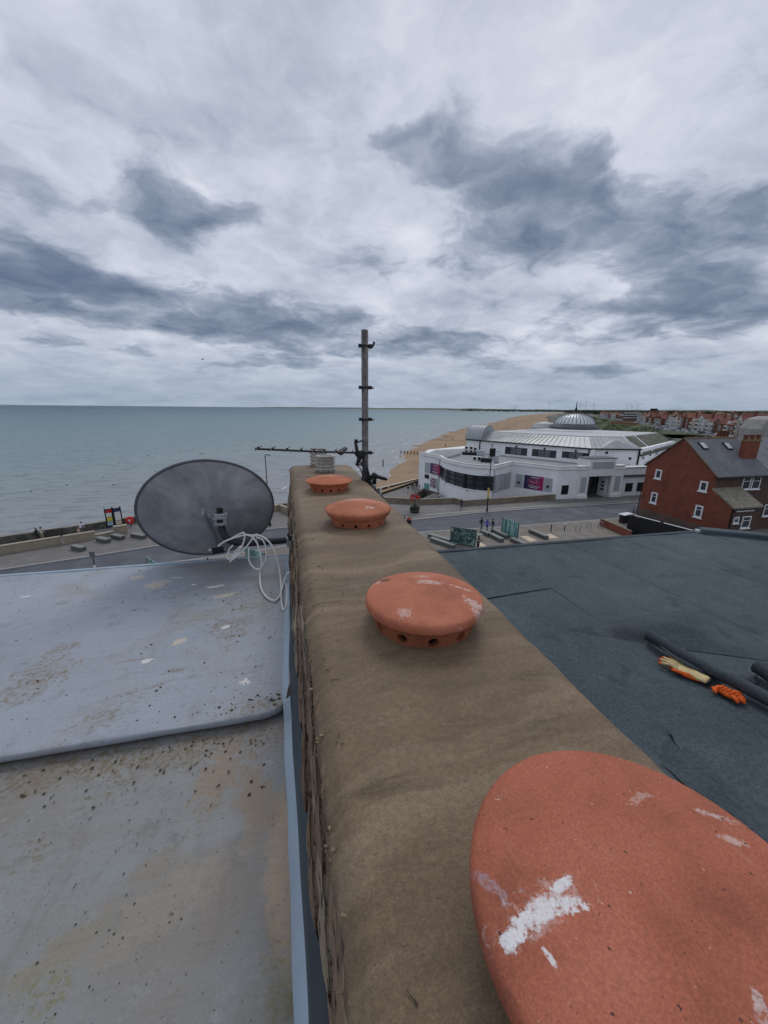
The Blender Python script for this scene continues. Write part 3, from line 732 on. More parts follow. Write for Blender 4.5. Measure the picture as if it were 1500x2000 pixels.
cap1 = mat_terracotta('terracotta_near', (.38, .116, .066), .0, [
    (-.136, .041, .0035, .012, .5, (.34, .27, .30), .6, .34), (-.130, .033, .003, .008, .3, (.34, .27, .30), .55, .34),
    (-.118, .010, .022, .0060, .28, WHT, .95, .30), (-.086, .0085, .018, .0050, -.15, WHT, .95, .32), (-.074, .023, .0075, .0035, .2, WHT, .95, .32), (-.134, .003, .010, .0055, .5, WHT, .9, .28), (-.098, .012, .03, .010, .1, (.66, .55, .52), .35, .5),
    (-.115, -.013, .0018, .005, .3, WHT, .8, .28), (.011, -.071, .009, .0045, .9, (.62, .55, .53), .6, .35), (.124, .041, .016, .003, -.5, (.62, .52, .48), .55, .4), (.113, .019, .01, .0035, -.5, (.62, .52, .48), .5, .4), (.06, .073, .012, .004, .1, (.58, .42, .36), .5, .4)], 1.0, .4)
cap2 = mat_terracotta('terracotta_second', (.41, .132, .072), .0, [
    (-.10, .085, .030, .004, .5, (.58, .46, .41), .6, .32), (-.076, .094, .012, .007, .1, (.06, .045, .035), .95, .12), (.026, .088, .016, .009, -.2, (.58, .42, .36), .55, .36), (.030, .045, .026, .011, -.3, (.62, .50, .46), .6, .36), (-.074, -.082, .013, .015, 0, (.58, .44, .39), .6, .34),
    (.100, .004, .024, .003, -.7, (.64, .54, .5), .65, .36), (.098, -.075, .012, .024, .25, (.60, .54, .52), .6, .42), (.09, -.11, .008, .02, .1, (.6, .53, .5), .5, .42)], 3.0, .35)
cap3 = mat_terracotta('terracotta_third', (.43, .142, .074), .02, [(0, .05, .05, .03, 0, (.62, .38, .29), .6, .4), (.03, -.09, .018, .008, 0, (.68, .6, .56), .6, .3)], 5.0, .3)
cap4 = mat_terracotta('terracotta_fourth', (.44, .132, .062), .0, [(0, .03, .06, .05, 0, (.60, .30, .19), .5, .4)], 7.0, .2)
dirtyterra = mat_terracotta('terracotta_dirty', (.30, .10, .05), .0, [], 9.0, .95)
def lidA(r, th, dome, under):
    return [(0.0001, dome), (r * .3, dome * .93), (r * .6, dome * .66), (r * .85, dome * .25), (r * .955, .0), (r * .985, -th * .12), (r, -th * .35), (r, -th * .8), (r * .985, -th), (under, -th - .001), (under - .006, -th - .001)]
zb = 15.485
def sh(l, z): return [(r, q + z) for r, q in l]
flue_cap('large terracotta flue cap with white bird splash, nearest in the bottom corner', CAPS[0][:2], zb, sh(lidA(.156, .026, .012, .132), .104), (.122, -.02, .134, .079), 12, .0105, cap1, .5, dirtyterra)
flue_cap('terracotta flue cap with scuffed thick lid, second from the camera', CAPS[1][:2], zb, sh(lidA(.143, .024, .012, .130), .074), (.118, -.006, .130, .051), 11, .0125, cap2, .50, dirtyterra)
flue_cap('bowl-shaped terracotta flue cap with flaring sides, third from the camera', CAPS[2][:2], zb + .012, [(.0001, .094), (.05, .091), (.09, .084), (.125, .074), (.144, .066), (.151, .060), (.151, .056), (.142, .036), (.139, .034), (.134, .033)], (.117, -.012, .1345, .0345), 13, .0085, cap3, .42, None, .1)
flue_cap('thin-lidded terracotta flue cap, fourth and farthest from the camera', CAPS[3][:2], zb + .006, sh(lidA(.151, .012, .026, .132), .062), (.114, -.012, .131, .05), 14, .0085, cap4, .40, None, .2)

# ---- two white louvred pots at the far end
def louvre_pot(label, c, rz, h=.145):
    t = thing('louvred_pot', label, 'chimney pot', (c[0], c[1], 15.475), 'white louvred pots at the far end of the stack', rz)
    MB().lathe([(.070, 0), (.074, .006), (.069, .012), (.069, h - .012), (.076, h - .010), (.078, h - .002), (.074, h), (.060, h), (.060, .02)], 40).build('barrel', POTCLAY, t, smooth=True, local=True)
    for r_ in range(4):
        z0 = .014 + r_ * (h - .03) / 4
        for k in range(9):
            a = 2 * math.pi * (k + .5 * (r_ % 2) * 0) / 9; m = MB(); vs = []
            for i in range(7):
                u = (i / 6 - .5); aa = a + u * 2 * math.pi / 9 * .86; bul = .014 * math.cos(u * math.pi) + .003
                vs += [(.0685 * math.cos(aa), .0685 * math.sin(aa), z0), ((.070 + bul) * math.cos(aa), (.070 + bul) * math.sin(aa), z0 + .015 + .006 * math.cos(u * math.pi)), ((.070 + bul * .9) * math.cos(aa), (.070 + bul * .9) * math.sin(aa), z0 + .019 + .006 * math.cos(u * math.pi)), (.0685 * math.cos(aa), .0685 * math.sin(aa), z0 + .020)]
            m.add(vs, [(4 * i + j, 4 * i + j + 1, 4 * i + j + 5, 4 * i + j + 4) for i in range(6) for j in range(3)])
            m.build('louvre', POTCLAY, t, local=True)
    return t
louvre_pot('white louvred chimney pot in front, beside the terracotta caps', (.262, 3.21), .1)
louvre_pot('white louvred chimney pot half hidden behind the nearer white pot', (.232, 3.58), .5, .16)

# ---- mast with clamps and the yagi aerial
mx, my = .533, 2.87
t = thing('aerial_mast', 'grey metal aerial mast rising from the right side of the stack', 'mast', (mx, my, 14.8))
MB().lathe([(.0245, 0), (.0245, 1.725), (.020, 1.725), (.020, 1.6), (.0001, 1.6)], 24).build('pole', MASTM, t, smooth=True, local=True, norm=True)
for i, pz in enumerate((676, 757, 819, 884)):
    zc_ = aty(714, pz, my).z - 14.8
    cm = MB().lathe([(.0245, -.007), (.0285, -.007), (.0285, .007), (.0245, .007)], 24); cm.box((-.036, -.004, 0), (.018, .03, .022)); cm.box((.038, -.004, 0), (.022, .032, .024))
    cl = cm.build('clamp', DARKMETAL, t, local=True)
    cl.location = (0, 0, zc_)
    if i: MB().cyl((.045, -.006, -.002), (.066, -.006, -.002), .005, n=8).build('bolt', DARKMETAL, cl, local=True)
    else:
        MB().tube(chain([(.03, -.01, -.012), (.05, -.012, -.004), (.062, -.012, .014), (.064, -.012, .03)], 5), [.008] * 15 + [.005], 8).build('hook', DARKMETAL, cl, local=True)
def PX(x, y, Y): return aty(x, y, Y)
def part_tube(parent, name, pts, r, mat, n=8): return MB().tube([PX(*p) for p in pts], r, n).build(name, mat, parent, smooth=True)
part_tube(t, 'bracket_arm', [(711, 859, my), (693, 866, my - .02)], .006, DARKMETAL)
part_tube(t, 'bracket_arm', [(694, 862, my - .03), (698, 885, my - .03), (703, 893, my - .03), (697, 908, my - .03)], [.011, .014, .02, .010], DARKMETAL)
MB().box(PX(704, 886, my - .03), (.055, .045, .045), .4).build('boom_clamp', DARKMETAL, t, bevel=.006)
MB().box(PX(695.5, 861, my - .03), (.02, .02, .022), .2).build('arm_cap', BLACK, t)
part_tube(t, 'bracket_arm', [(697, 908, my - .04), (712, 909, my - .05), (716, 932, my - .06), (720, 950, my - .06)], [.006, .009, .024, .033], DARKMETAL, 10)
part_tube(t, 'bracket_arm', [(714, 925, my - .05), (712, 940, my - .05), (706, 950, my - .05)], [.026, .03, .02], DARKMETAL, 10)
part_tube(t, 'bracket_arm', [(722, 935, my - .1), (731, 928, my - .14), (740, 932, my - .18), (754.5, 936, my - .24)], [.012, .022, .014, .011], BLACK, 10)
part_tube(t, 'strut', [(731, 932, my - .14), (731, 945, my - .14)], [.02, .015], BLACK)
part_tube(t, 'strut', [(731.5, 942, my - .14), (732, 958, my - .15)], .012, GALV)
part_tube(t, 'wall_bracket', [(724, 955, my - .16), (736, 962, my - .24), (745, 970, my - .34), (748, 973, my - .36)], [.012, .022, .013, .006], BLACK)
part_tube(t, 'bracket_bolt', [(743.5, 951, my - .30), (743, 962, my - .32), (745.5, 970, my - .34)], .0065, GALV)
for pts in ([(688, 880, 2.83), (694, 888, 2.84), (704, 900, 2.84), (714, 912, 2.83), (721, 925, 2.8), (726, 945, 2.74), (730, 962, 2.7)],
            [(694, 906, 2.82), (703, 915, 2.82), (708, 928, 2.82), (709, 945, 2.8)],
            [(706, 890, 2.82), (713, 900, 2.82), (717, 910, 2.82), (722, 930, 2.78)],
            [(694, 908, 2.82), (700, 903, 2.82), (708, 907, 2.82), (712, 913, 2.82)],
            [(700, 897, 2.82), (703, 905, 2.82), (709, 903, 2.82), (707, 893, 2.82)],
            [(713, 935, 2.80), (718, 928, 2.79), (721, 926, 2.79)], [(714, 938, 2.79), (719, 932, 2.79), (722, 929, 2.79)]):
    MB().tube(chain([PX(*p) for p in pts], 6), .0042, 6).build('lead', BLACK, t, smooth=True)
t = thing('television_aerial', 'long thin television aerial pointing left from the mast', 'aerial', tuple(PX(700, 886, my - .05)))
b0 = PX(498, 876.5, 2.72); b1 = PX(703, 884.5, my - .04)
MB().tube([b0, b0.lerp(b1, .5) + Vector((0, 0, -.003)), b1], .0075, 8).build('boom', DARKMETAL, t)
for i, u in enumerate((.03, .155, .285, .415, .535, .635, .75)):
    c_ = b0.lerp(b1, u) + Vector((0, 0, .008))
    el = MB().tube([c_ + Vector((.018, .075, .006)), c_, c_ + Vector((-.018, -.085, -.010))], .0028, 6).build('director', DARKMETAL, t)
    MB().box(c_, (.016, .012, .012)).build('element_clip', BLACK, el)
bx = PX(668, 880, 2.84)
MB().box(bx, (.082, .038, .018), 0, Matrix.Rotation(.35, 3, 'Z') @ Matrix.Rotation(-.45, 3, 'Y') @ Matrix.Rotation(.3, 3, 'X')).build('dipole_box', M('dipole_plastic', (.075, .078, .08), .5, .2, 10), t, bevel=.006)
MB().tube(chain([PX(672, 884, 2.82), PX(667, 888, 2.82), PX(664, 887, 2.82)], 4), .006, 6).build('dipole_foot', BLACK, t)
part_tube(t, 'top_rod', [(606, 877, 2.86), (634, 878, 2.86)], .0035, DARKMETAL)

# ---- satellite dish
dc = Vector((-.500, 2.40, 15.397)); az, el = -.218, .425
nrm = Vector((math.sin(az) * math.cos(el), math.cos(az) * math.cos(el), math.sin(el)))
da = nrm.cross(Vector((0, 0, 1))).normalized(); db = da.cross(nrm)
ro = -.25; da, db = da * math.cos(ro) + db * math.sin(ro), db * math.cos(ro) - da * math.sin(ro)
RA, RB = .372, .350; DEPTH = .105
t = thing('satellite_dish', 'weathered grey oval satellite dish seen from behind above the left roof', 'satellite dish', tuple(dc))
def dish(k, off):
    def f(u, v):
        r = v; a = 2 * math.pi * u
        return dc + (da * math.cos(a) * RA + db * math.sin(a) * RB) * r * k + nrm * (-DEPTH * (1 - r * r) - off)
    return f
mm, n_, bb = newmat('dish_grey'); v_ = n_.coord('Object')
c_ = n_.ramp(n_.noise(v_, 4.5, 6, .62, .5), [(.3, (.17, .17, .19)), (.5, (.31, .315, .34)), (.7, (.47, .48, .50))])
c_ = n_.mix(n_.smooth(n_.noise(n_.mapping(v_, loc=(2, 2, 1), scale=(1, 1, .3)), 22, 6, .7), .69, .74), c_, (.45, .46, .48))
setb(bb, n_, Base_Color=c_, Roughness=.5, Metallic=.15, Normal=n_.bump(n_.noise(v_, 30, 4, .6), .06, .01))
DISHM = mm
m = MB(); m.grid(dish(1, .0), 80, 22); m.grid(dish(.996, -.004), 80, 22)
rf = m.build('reflector', DISHM, t, smooth=True)
m = MB(); rim = []
for i in range(80):
    a = 2 * math.pi * i / 80; e_ = (da * math.cos(a) * RA + db * math.sin(a) * RB); o_ = e_.normalized()
    for (ro_, no_) in ((-.002, -.006), (.007, -.006), (.009, .001), (.006, .008), (-.002, .008)): rim.append(dc + e_ + o_ * ro_ + nrm * no_)
m.add(rim, [(5 * i + j, 5 * i + (j + 1) % 5, 5 * ((i + 1) % 80) + (j + 1) % 5, 5 * ((i + 1) % 80) + j) for i in range(80) for j in range(5)])
m.build('rim', M('dish_rim', (.14, .145, .16), .45, .2, 8, metal=.3), rf, smooth=True)
# back bracket: plate, hinge block, tube arm and wall plate
hb = atd(431, 1014, 2.13)
MB().box(atd(411, 1030, 2.19), (.012, .05, .26), .1, Matrix.Rotation(-.14, 3, 'Y') @ Matrix.Rotation(.5, 3, 'X')).build('bracket_plate', GALV, t, bevel=.002)
MB().box(atd(409, 1008, 2.19), (.055, .014, .035), .1).build('bracket_ear', GALV, t, bevel=.003)
blk = MB().box(hb, (.066, .05, .07), .12).build('hinge_block', GALV, t, bevel=.006)
MB().box(hb + Vector((0, -.027, .012)), (.072, .01, .012), .12).build('clamp_bar', GALV, blk, bevel=.002)
MB().box(hb + Vector((.0, -.028, -.02)), (.05, .01, .012), .12).build('clamp_bar', GALV, blk, bevel=.002)
MB().box(hb + Vector((.0, -.0285, -.004)), (.03, .006, .018), .12).build('clamp_slot', BLACK, blk)
for dx_ in (-.05, .034):
    MB().cyl(hb + Vector((dx_, -.01, .035)), hb + Vector((dx_, -.035, .032)), .007, n=8).build('bolt', GALV, blk)
MB().cyl(hb + Vector((0, .0, .02)), hb + Vector((0, .0, .062)), .017, n=14).build('tube_cap', BLACK, t)
arm = chain([atd(433, 1022, 2.16), atd(434, 1035, 2.16), atd(441, 1049, 2.16), atd(455, 1058, 2.17), atd(480, 1061, 2.18), atd(520, 1058, 2.21), atd(566, 1054.5, 2.25)], 7)
MB().tube(arm, .0195, 14).build('support_tube', M('tube_dark', (.03, .031, .036), .45, .25, 12, metal=.4), t, smooth=True)
MB().box(atd(572, 1056, 2.26), (.075, .05, .055), .0).build('wall_plate', GALV, t, bevel=.003)
MB().box(atd(574, 1066, 2.26), (.06, .03, .05), .0).build('wall_plate', GALV, t, bevel=.003)
for (x_, y_) in ((562, 1045), (568, 1048), (572, 1043), (565, 1052)):
    MB().cyl(atd(x_, y_, 2.22), atd(x_ + 3, y_ + 3, 2.24), .008, n=6).build('wall_bolt', BLACK, t)
MB().cyl(atd(410, 1074, 2.14), atd(413, 1073, 2.2), .009, n=8).build('bolt', GALV, t)
MB().box(atd(426, 1075, 2.17), (.06, .03, .03), .2).build('pivot_foot', BLACK, t, bevel=.004)
# coax loops
def coax(label, pts, r=.0042, mat=CABLEW, d=2.08):
    P_ = []
    for p in pts:
        q = atd(p[0], p[1], p[2] if len(p) > 2 else d)
        P_.append(q if q.z > 15.09 else at(p[0], p[1], 15.09))
    o = MB().tube(chain(P_, 7), r * 1.2, 7).build('coaxial_cable', mat, None, smooth=True)
    return tag(o, label, 'cable', 'loose coaxial cables by the dish')
coax('white cable looping from the dish foot over the support tube to the roof', [(426, 1067), (440, 1057), (462, 1049), (485, 1045), (500, 1057), (508, 1080), (511, 1100), (508, 1125), (510, 1148), (520, 1165), (536, 1173), (546, 1165), (551, 1150), (556, 1130), (566, 1118)], .0042)
coax('white cable rising in a wide arc and hanging lowest onto the blue roof', [(450, 1053), (470, 1042), (476, 1041), (478, 1048), (474, 1064), (462, 1083), (449, 1097), (458, 1090), (478, 1072), (495, 1050), (502, 1043)], .004)
coax('white cable in a tall loop beside the chimney face', [(485, 1046), (507, 1046), (525, 1058), (538, 1080), (546, 1110), (549, 1145), (550, 1175), (554, 1191), (560, 1180), (561, 1150), (557, 1138), (560, 1122), (566, 1117)], .004)
coax('white cable in a short curl under the support tube', [(500, 1048), (514, 1056), (520, 1075), (520, 1090), (512, 1106), (504, 1112), (493, 1106), (486, 1092), (486, 1070)], .0036)
coax('thin white cable dangling just left of the support tube', [(470, 1066), (462, 1075), (456, 1086), (445, 1092), (447, 1075), (455, 1065)], .0036)

# ---- left roof: painted flat roof in two levels with upstand
t = thing('blue_flat_roof', 'pale blue painted flat roof with moss and peeling patches, left of the chimney', 'roof', (-1.5, 1.5, 14.9))
CREAM = (.50, .44, .36); BRN = (.20, .15, .09); WP = (.66, .66, .64)
def rs(px, py, z=15.08): q = at(px, py, z); return (q.x + 1.5, q.y - 1.5)
spots = []
for (px, py, rx, ry, an, cc, am) in [(270, 1128, .035, .03, .3, CREAM, .25), (308, 1142, .055, .05, .5, CREAM, .45), (420, 1146, .045, .012, .1, WP, .3), (437, 1163, .06, .018, .2, CREAM, .4), (350, 1253, .03, .018, .5, (.55, .47, .38), .2), (125, 1177, .02, .012, .3, BRN, .25), (208, 1188, .02, .012, .3, BRN, .3), (268, 1190, .02, .010, .2, (.13, .07, .05), .25), (350, 1107, .10, .012, .1, BRN, .45), (453, 1222, .055, .045, .4, BRN, .6), (460, 1238, .04, .02, .4, BRN, .4), (440, 1225, .02, .012, .2, WP, .3),
                                 (287, 1291, .018, .012, .2, WP, .4), (345, 1308, .03, .008, .2, BRN, .35), (275, 1347, .06, .006, .3, BRN, .4), (260, 1290, .03, .006, .1, BRN, .3), (95, 1305, .05, .06, .6, BRN, .8), (25, 1350, .10, .05, .6, BRN, .8), (50, 1165, .02, .008, .2, WP, .3), (125, 1265, .03, .02, .5, BRN, .7), (480, 1332, .015, .015, 0, WP, .4), (545, 1370, .05, .02, .2, BRN, .8), (500, 1380, .06, .02, .2, BRN, .8), (190, 1405, .05, .02, .3, BRN, .9), (345, 1128, .03, .008, 0, WP, .2), (378, 1142, .015, .01, 0, WP, .2)]:
    x_, y_ = rs(px, py); spots.append((x_, y_, rx, ry, an, cc, am * .45))
BLUE = mat_gelcoat('blue_roof_paint', (.285, .316, .358), (.27, .26, .243), (.46, .70, .5), spots)
lsp = []
for (px, py, rx, ry, an, cc, am) in [(553, 1960, .012, .020, .4, (.05, .045, .02), .3), (548, 1812, .012, .010, .4, (.06, .05, .02), .25), (548, 1930, .018, .035, .1, (.19, .20, .09), .4), (545, 1880, .02, .05, .1, (.20, .17, .11), .4), (555, 1680, .025, .10, .05, (.42, .31, .21), .35), (530, 1605, .006, .01, .3, (.06, .055, .03), .3), (470, 1450, .25, .04, .05, (.19, .14, .085), .6), (60, 1515, .25, .035, .05, (.14, .105, .06), .7), (250, 1480, .3, .03, .05, (.17, .13, .08), .6), (500, 1560, .03, .07, .2, (.25, .185, .12), .6), (420, 1540, .025, .06, -.3, (.22, .165, .105), .6), (430, 1500, .05, .03, 1.2, (.26, .20, .14), .6), (105, 1935, .02, .02, .5, (.20, .17, .07), .6), (60, 1930, .015, .02, .5, (.18, .17, .07), .6), (130, 1850, .05, .015, .5, (.24, .21, .15), .6), (330, 1755, .08, .03, .5, (.27, .24, .20), .7), (300, 1690, .03, .02, .5, (.24, .21, .17), .6)]:
    x_, y_ = rs(px, py, 15.044); lsp.append((x_, y_, rx, ry, an, cc, am * .45))
LOWER = mat_gelcoat('worn_roof_paint', (.232, .245, .252), (.215, .19, .158), (.40, .68, .6), lsp)
YS, YF = 1.043, 2.405; XW = -.040
NEAR = lambda y: .030 * min(1.0, max(0.0, (1.15 - y) / .75))
def deck(x0, x1, y0, y1, z, wob, nu, nv): return lambda u, v: (x0 + (x1 - x0) * u, y0 + (y1 - y0) * v, z + wob * nz(u * 5 * (x1 - x0), v * 5 * (y1 - y0), z) + wob * .5 * nz(u * 14 * (x1 - x0), v * 14 * (y1 - y0), z))
def upper(u, v):
    x = -4.2 + (4.2 + XW) * u; lip = .0
    # v runs from under the front lip over the nosing to the far edge
    fx = max(0, (x - (XW - .10)) / .10); corner = .10 * (1 - math.sqrt(max(0, 1 - fx * fx))) if fx > 0 else 0
    ys = YS + corner * .9 + .004 * nz(x * 6, 1)
    if v < .10: t_ = v / .10; a = t_ * math.pi; return (x, ys + .006 - .006 * math.sin(a) + .004 * (1 - t_), 15.080 - .0075 - .0075 * math.cos(a) - .010 * (1 - t_))
    w_ = (v - .10) / .90; y = ys + .006 + (YF - ys - .006) * w_
    z = 15.080 + .003 * nz(x * 4, y * 4, 2) + .0015 * nz(x * 15, y * 15, 3)
    if XW - x < .045: z += .030 * (1 - (XW - x) / .045) ** 2
    return (x, y, z)
ud = MB().grid(upper, 220, 110); ud.box((-2.13, YS + .72, 14.95), (4.16, 1.3, .2))
ud.build('upper_deck', BLUE, t, smooth=True, norm=False)
def lower(u, v):
    y = -1.2 + (YS + .1 + 1.2) * v; x = -4.2 + (4.2 + XW + NEAR(y) - .012) * u
    z = 15.042 + .004 * nz(x * 3, y * 3, 5) + .0015 * nz(x * 12, y * 12, 6) + .004 * math.exp(-((x + .105) / .012) ** 2)
    return (x, y, z)
lw = MB().grid(lower, 200, 90); lw.box((-2.13, -.05, 14.85), (4.16, 2.3, .3))
lw.build('lower_deck', LOWER, t, smooth=True, norm=False)
# fillet strip and upstand against the brickwork
def fil(u, v):
    y = -1.2 + v * (YF + 1.2); s_ = .004 * nz(y * 6, 3); zb_ = 15.044 if y < YS + .02 else 15.084
    return (XW + NEAR(y) - .034 + .024 * u + s_ * (1 - u), y, zb_ + .003 + .012 * u * u)
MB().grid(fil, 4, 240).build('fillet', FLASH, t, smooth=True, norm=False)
def ups(u, v):
    y = -1.2 + v * (YF + 1.2); top = 15.128 + .012 * nz(y * 2.2, 8) + .006 * nz(y * 9, 9)
    zb_ = 15.044 if y < YS + .02 else 15.084
    z = zb_ + .014 + (top - zb_ - .014) * min(1, u * 1.25)
    return (XW + NEAR(y) - .011 + .010 * u - .003 * nz(y * 5, u * 2, 4) + (.035 if u > .8 else 0), y, z)
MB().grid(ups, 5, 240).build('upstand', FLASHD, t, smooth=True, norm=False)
MB().strip([(-4.25, YF), (XW - .005, YF)], -.012, .012, 14.7, 15.086).build('edge_trim', FLASH, t, bevel=.006)
MB().box((-2.1, .6, 13.5), (4.1, 3.5, 2.4)).build('dormer_wall', WHITE2, t)
# loose moss and grit: too small to pick out singly
mb = MB(); rn = random.Random(8)
def bit(x, y, z, k):
    a = rn.uniform(0, 6.28); q = [(x + math.cos(a + i * 1.57) * k * rn.uniform(.5, 1.3), y + math.sin(a + i * 1.57) * k * rn.uniform(.5, 1.2), z) for i in range(4)]
    mb.add(q + [(x + k * rn.uniform(-.2, .2), y + k * rn.uniform(-.2, .2), z + k * rn.uniform(.4, .9))], [(0, 1, 4), (1, 2, 4), (2, 3, 4), (3, 0, 4)])
for i in range(620):
    x = XW - .02 - abs(rn.gauss(0, .9)); y = rn.uniform(YS + .03, YF - .03)
    if x < -1.9: continue
    if nz(x * 3, y * 4, 11) + rn.gauss(0, .2) > .05: bit(x, y, 15.0805, rn.choice((.002, .0025, .003, .005)))
for i in range(110):
    x = XW - .03 - abs(rn.gauss(0, .13)); y = YS + .03 + abs(rn.gauss(0, .055)); bit(x, y, 15.0805, rn.choice((.0015, .002, .0025, .003, .004, .007)))
for i in range(220):
    x = -.1 - abs(rn.gauss(0, .5)); y = YS - .02 - abs(rn.gauss(0, .09)); bit(x, y, 15.044, rn.choice((.0015, .002, .003, .005)))
for i in range(160):
    x = -.25 - abs(rn.gauss(0, .3)); y = rn.uniform(.5, YS); bit(x, y, 15.044, rn.choice((.0012, .0015, .0025)))
o = mb.build('moss_grit', M('moss_grit', (.085, .075, .05), .95, .5, 60), t, norm=False); o['kind'] = 'stuff'
m = MB(); q = at(566, 1355, 15.09)
m.add([q + Vector(v) for v in ((-.012, -.02, .0), (.012, -.025, .012), (.016, .01, .03), (.004, .045, .014), (-.006, .02, .006))], [(0, 1, 2), (0, 2, 4), (4, 2, 3)])
m.build('torn_flap', M('torn_mastic', (.05, .035, .025), .9, .3, 40), t)

# ---- right roof: mineral felt
ZR = 14.55
FE = [(.505, -3), (.505, 3.57), (4.90, 3.57), (5.32, 3.27), (8.5, .2), (8.5, -3)]
t = thing('felt_flat_roof', 'dark blue-grey felt covered flat roof, right of the chimney', 'roof', (3, 1, 12))
MB().prism(FE, 11.5, ZR - .035).build('roof_block', BROWNBRICK, t)
def fz(x, y):
    z = .010 * nz(x * 1.3, y * 1.3, 4) + .005 * nz(x * 4, y * 4, 2)
    a = math.exp(-(((x - 2.45) / .42) ** 2 + ((y - 1.86) / .16) ** 2)); z += .035 * a
    return z
# lapped sheets laid towards the sea
sx = [.50, 1.16, 2.06, 2.98, 3.92, 4.92]
for i in range(5):
    x0, x1 = sx[i], sx[i + 1] + .05
    def sheet(u, v, x0=x0, x1=x1, i=i):
        x = x0 + (x1 - x0) * u + (.006 * nz(v * 12, i) if u > .9 else 0); y = -2.8 + v * 6.36
        return (x, y, ZR + fz(x, y) + .003 * (1 if u > .95 else 0) + .0012 * i + .003 * nz(x * 9, y * 2.5, i) * (u > .8))
    MB().grid(sheet, 40, 150).build('felt_sheet', FELT, t, smooth=True, norm=False)
MB().prism([(4.9, -2.9), (4.9, 3.56), (5.3, 3.26), (8.49, .19), (8.49, -2.9)], ZR - .01, ZR + .008).build('felt_sheet', FELT, t)
MB().strip([(.52, 3.55), (4.90, 3.55)], -.03, .03, ZR - .25, ZR + .012).build('edge_drip', FELT2, t, bevel=.006)
MB().strip([(4.86, 3.53), (5.30, 3.24), (8.5, .16)], -.10, .04, ZR - .25, ZR + .065).build('edge_upstand', FELT, t, bevel=.02)
MB().box((4.86, 3.50, ZR + .02), (.12, .07, .04), -.5).build('corner_patch', M('pale_lead', (.42, .45, .46), .5, .15, 12), t, bevel=.01)
# cross lap and loose overlay sheet with a raised fold
def overlay(poly_u, z0, name, mat, amp=.012):
    return MB().grid(poly_u, 40, 24).build(name, mat, t, smooth=True, norm=False)
def ov1(u, v):
    a = Vector(at(1105, 1232, ZR)[:2]).lerp(Vector(at(1395, 1188, ZR)[:2]), u); b_ = Vector(at(1262, 1262, ZR)[:2]).lerp(Vector(at(1560, 1300, ZR)[:2]), u); p = a.lerp(b_, v)
    return (p.x, p.y, ZR + .006 * math.sin(math.pi * u) ** .5 + .001 + fz(p.x, p.y) + (.042 * math.sin(math.pi * v) ** 1.5 * (.3 + .7 * math.sin(math.pi * min(1, u * 1.1))) + .014 * nz(p.x * 6, p.y * 9, 3) * math.sin(math.pi * v)) * min(1, 6 * u, 6 * (1 - u)))
o = overlay(ov1, 0, 'loose_felt', FELT2)
def ov2(u, v):
    p = Vector((1.63 + .36 * u - .06 * v + .01 * nz(v * 4, 1), 1.125 - .03 * u - .20 * v * (1 - .3 * u) + .01 * nz(u * 5, 2)))
    return (p.x, p.y, ZR - .004 + fz(p.x, p.y) + .016 * (1 - u) * (1 - v) + .012 * math.exp(-((u) / .12) ** 2) * (1 - v) + .004 * nz(p.x * 8, p.y * 8, 6))
overlay(ov2, 0, 'torn_felt_corner', FELT)
def ov3(u, v):
    w_ = .075 + .04 * nz(u * 3, 1); cx = 1.50 + .12 * u; cy = 1.05 - .55 * u
    return (cx + (v - .35) * w_ * 2.0 + .02 * nz(u * 5, v * 3), cy + (v - .5) * .10, ZR + .0125 * math.sin(math.pi * min(1, max(.0, u))) ** .3 - .002 + fz(cx, cy) + .004 * nz(u * 8, v * 5, 2) + .004 * math.sin(math.pi * v))
overlay(ov3, 0, 'smooth_bitumen_patch', FELT2)
for (x0, y0, x1, y1) in ((1.17, 2.52, 2.05, 2.60),):
    m = MB().grid(lambda u, v: (x0 + (x1 - x0) * u + .01 * nz(u * 9, v), y0 + (y1 - y0) * u + .10 * (v - .5) + .006 * nz(u * 14, v * 2), ZR + .011 + fz(x0 + (x1 - x0) * u, y0 + (y1 - y0) * u) + .002 * nz(u * 20, v)), 40, 3)
    m.build('cross_lap', FELT, t, smooth=True, norm=False)

def felt_roll(label, p0, p1, r, turns=1.6, flap=.10, side=1):
    t = thing('felt_roll', label, 'felt roll', (p0[0], p0[1], ZR), 'rolled up felt on the right roof')
    a = Vector((p0[0], p0[1], ZR + r + .02)); b = Vector((p1[0], p1[1], ZR + r * .9 + .02)); ax = (b - a); L = ax.length; ax.normalize()
    sd = ax.cross(Vector((0, 0, 1))).normalized() * side
    def f(u, v):
        th = -math.pi * .6 + v * turns * 2 * math.pi; rr = r * (.55 + .45 * v) * (1 + .05 * nz(u * 6, v * 3))
        c = a + ax * (L * u) + Vector((0, 0, fz((a + ax * L * u).x, (a + ax * L * u).y) + .006 * nz(u * 4, 1)))
        return c + sd * math.cos(th) * rr + Vector((0, 0, 1)) * math.sin(th) * rr
    MB().grid(f, 40, 40).build('rolled_sheet', FELT2, t, smooth=True, norm=False)
    def g(u, v):
        th = -math.pi * .6 + turns * 2 * math.pi; c = a + ax * (L * u)
        e = c + sd * math.cos(th) * r + Vector((0, 0, 1)) * math.sin(th) * r
        o_ = sd * flap * v * (1 + .4 * nz(u * 4, 3)) + Vector((0, 0, 1)) * (.02 * math.sin(v * 2.2) * (1 + nz(u * 5, 2)) - .012 * v)
        return e + o_
    return t
felt_roll('long dark felt roll lying beside the two gloves', at(1262, 1258, ZR), at(1560, 1420, ZR), .037)
felt_roll('short dark felt roll at the right edge of the picture, above the gloves', at(1474, 1322, ZR), at(1620, 1420, ZR), .045)
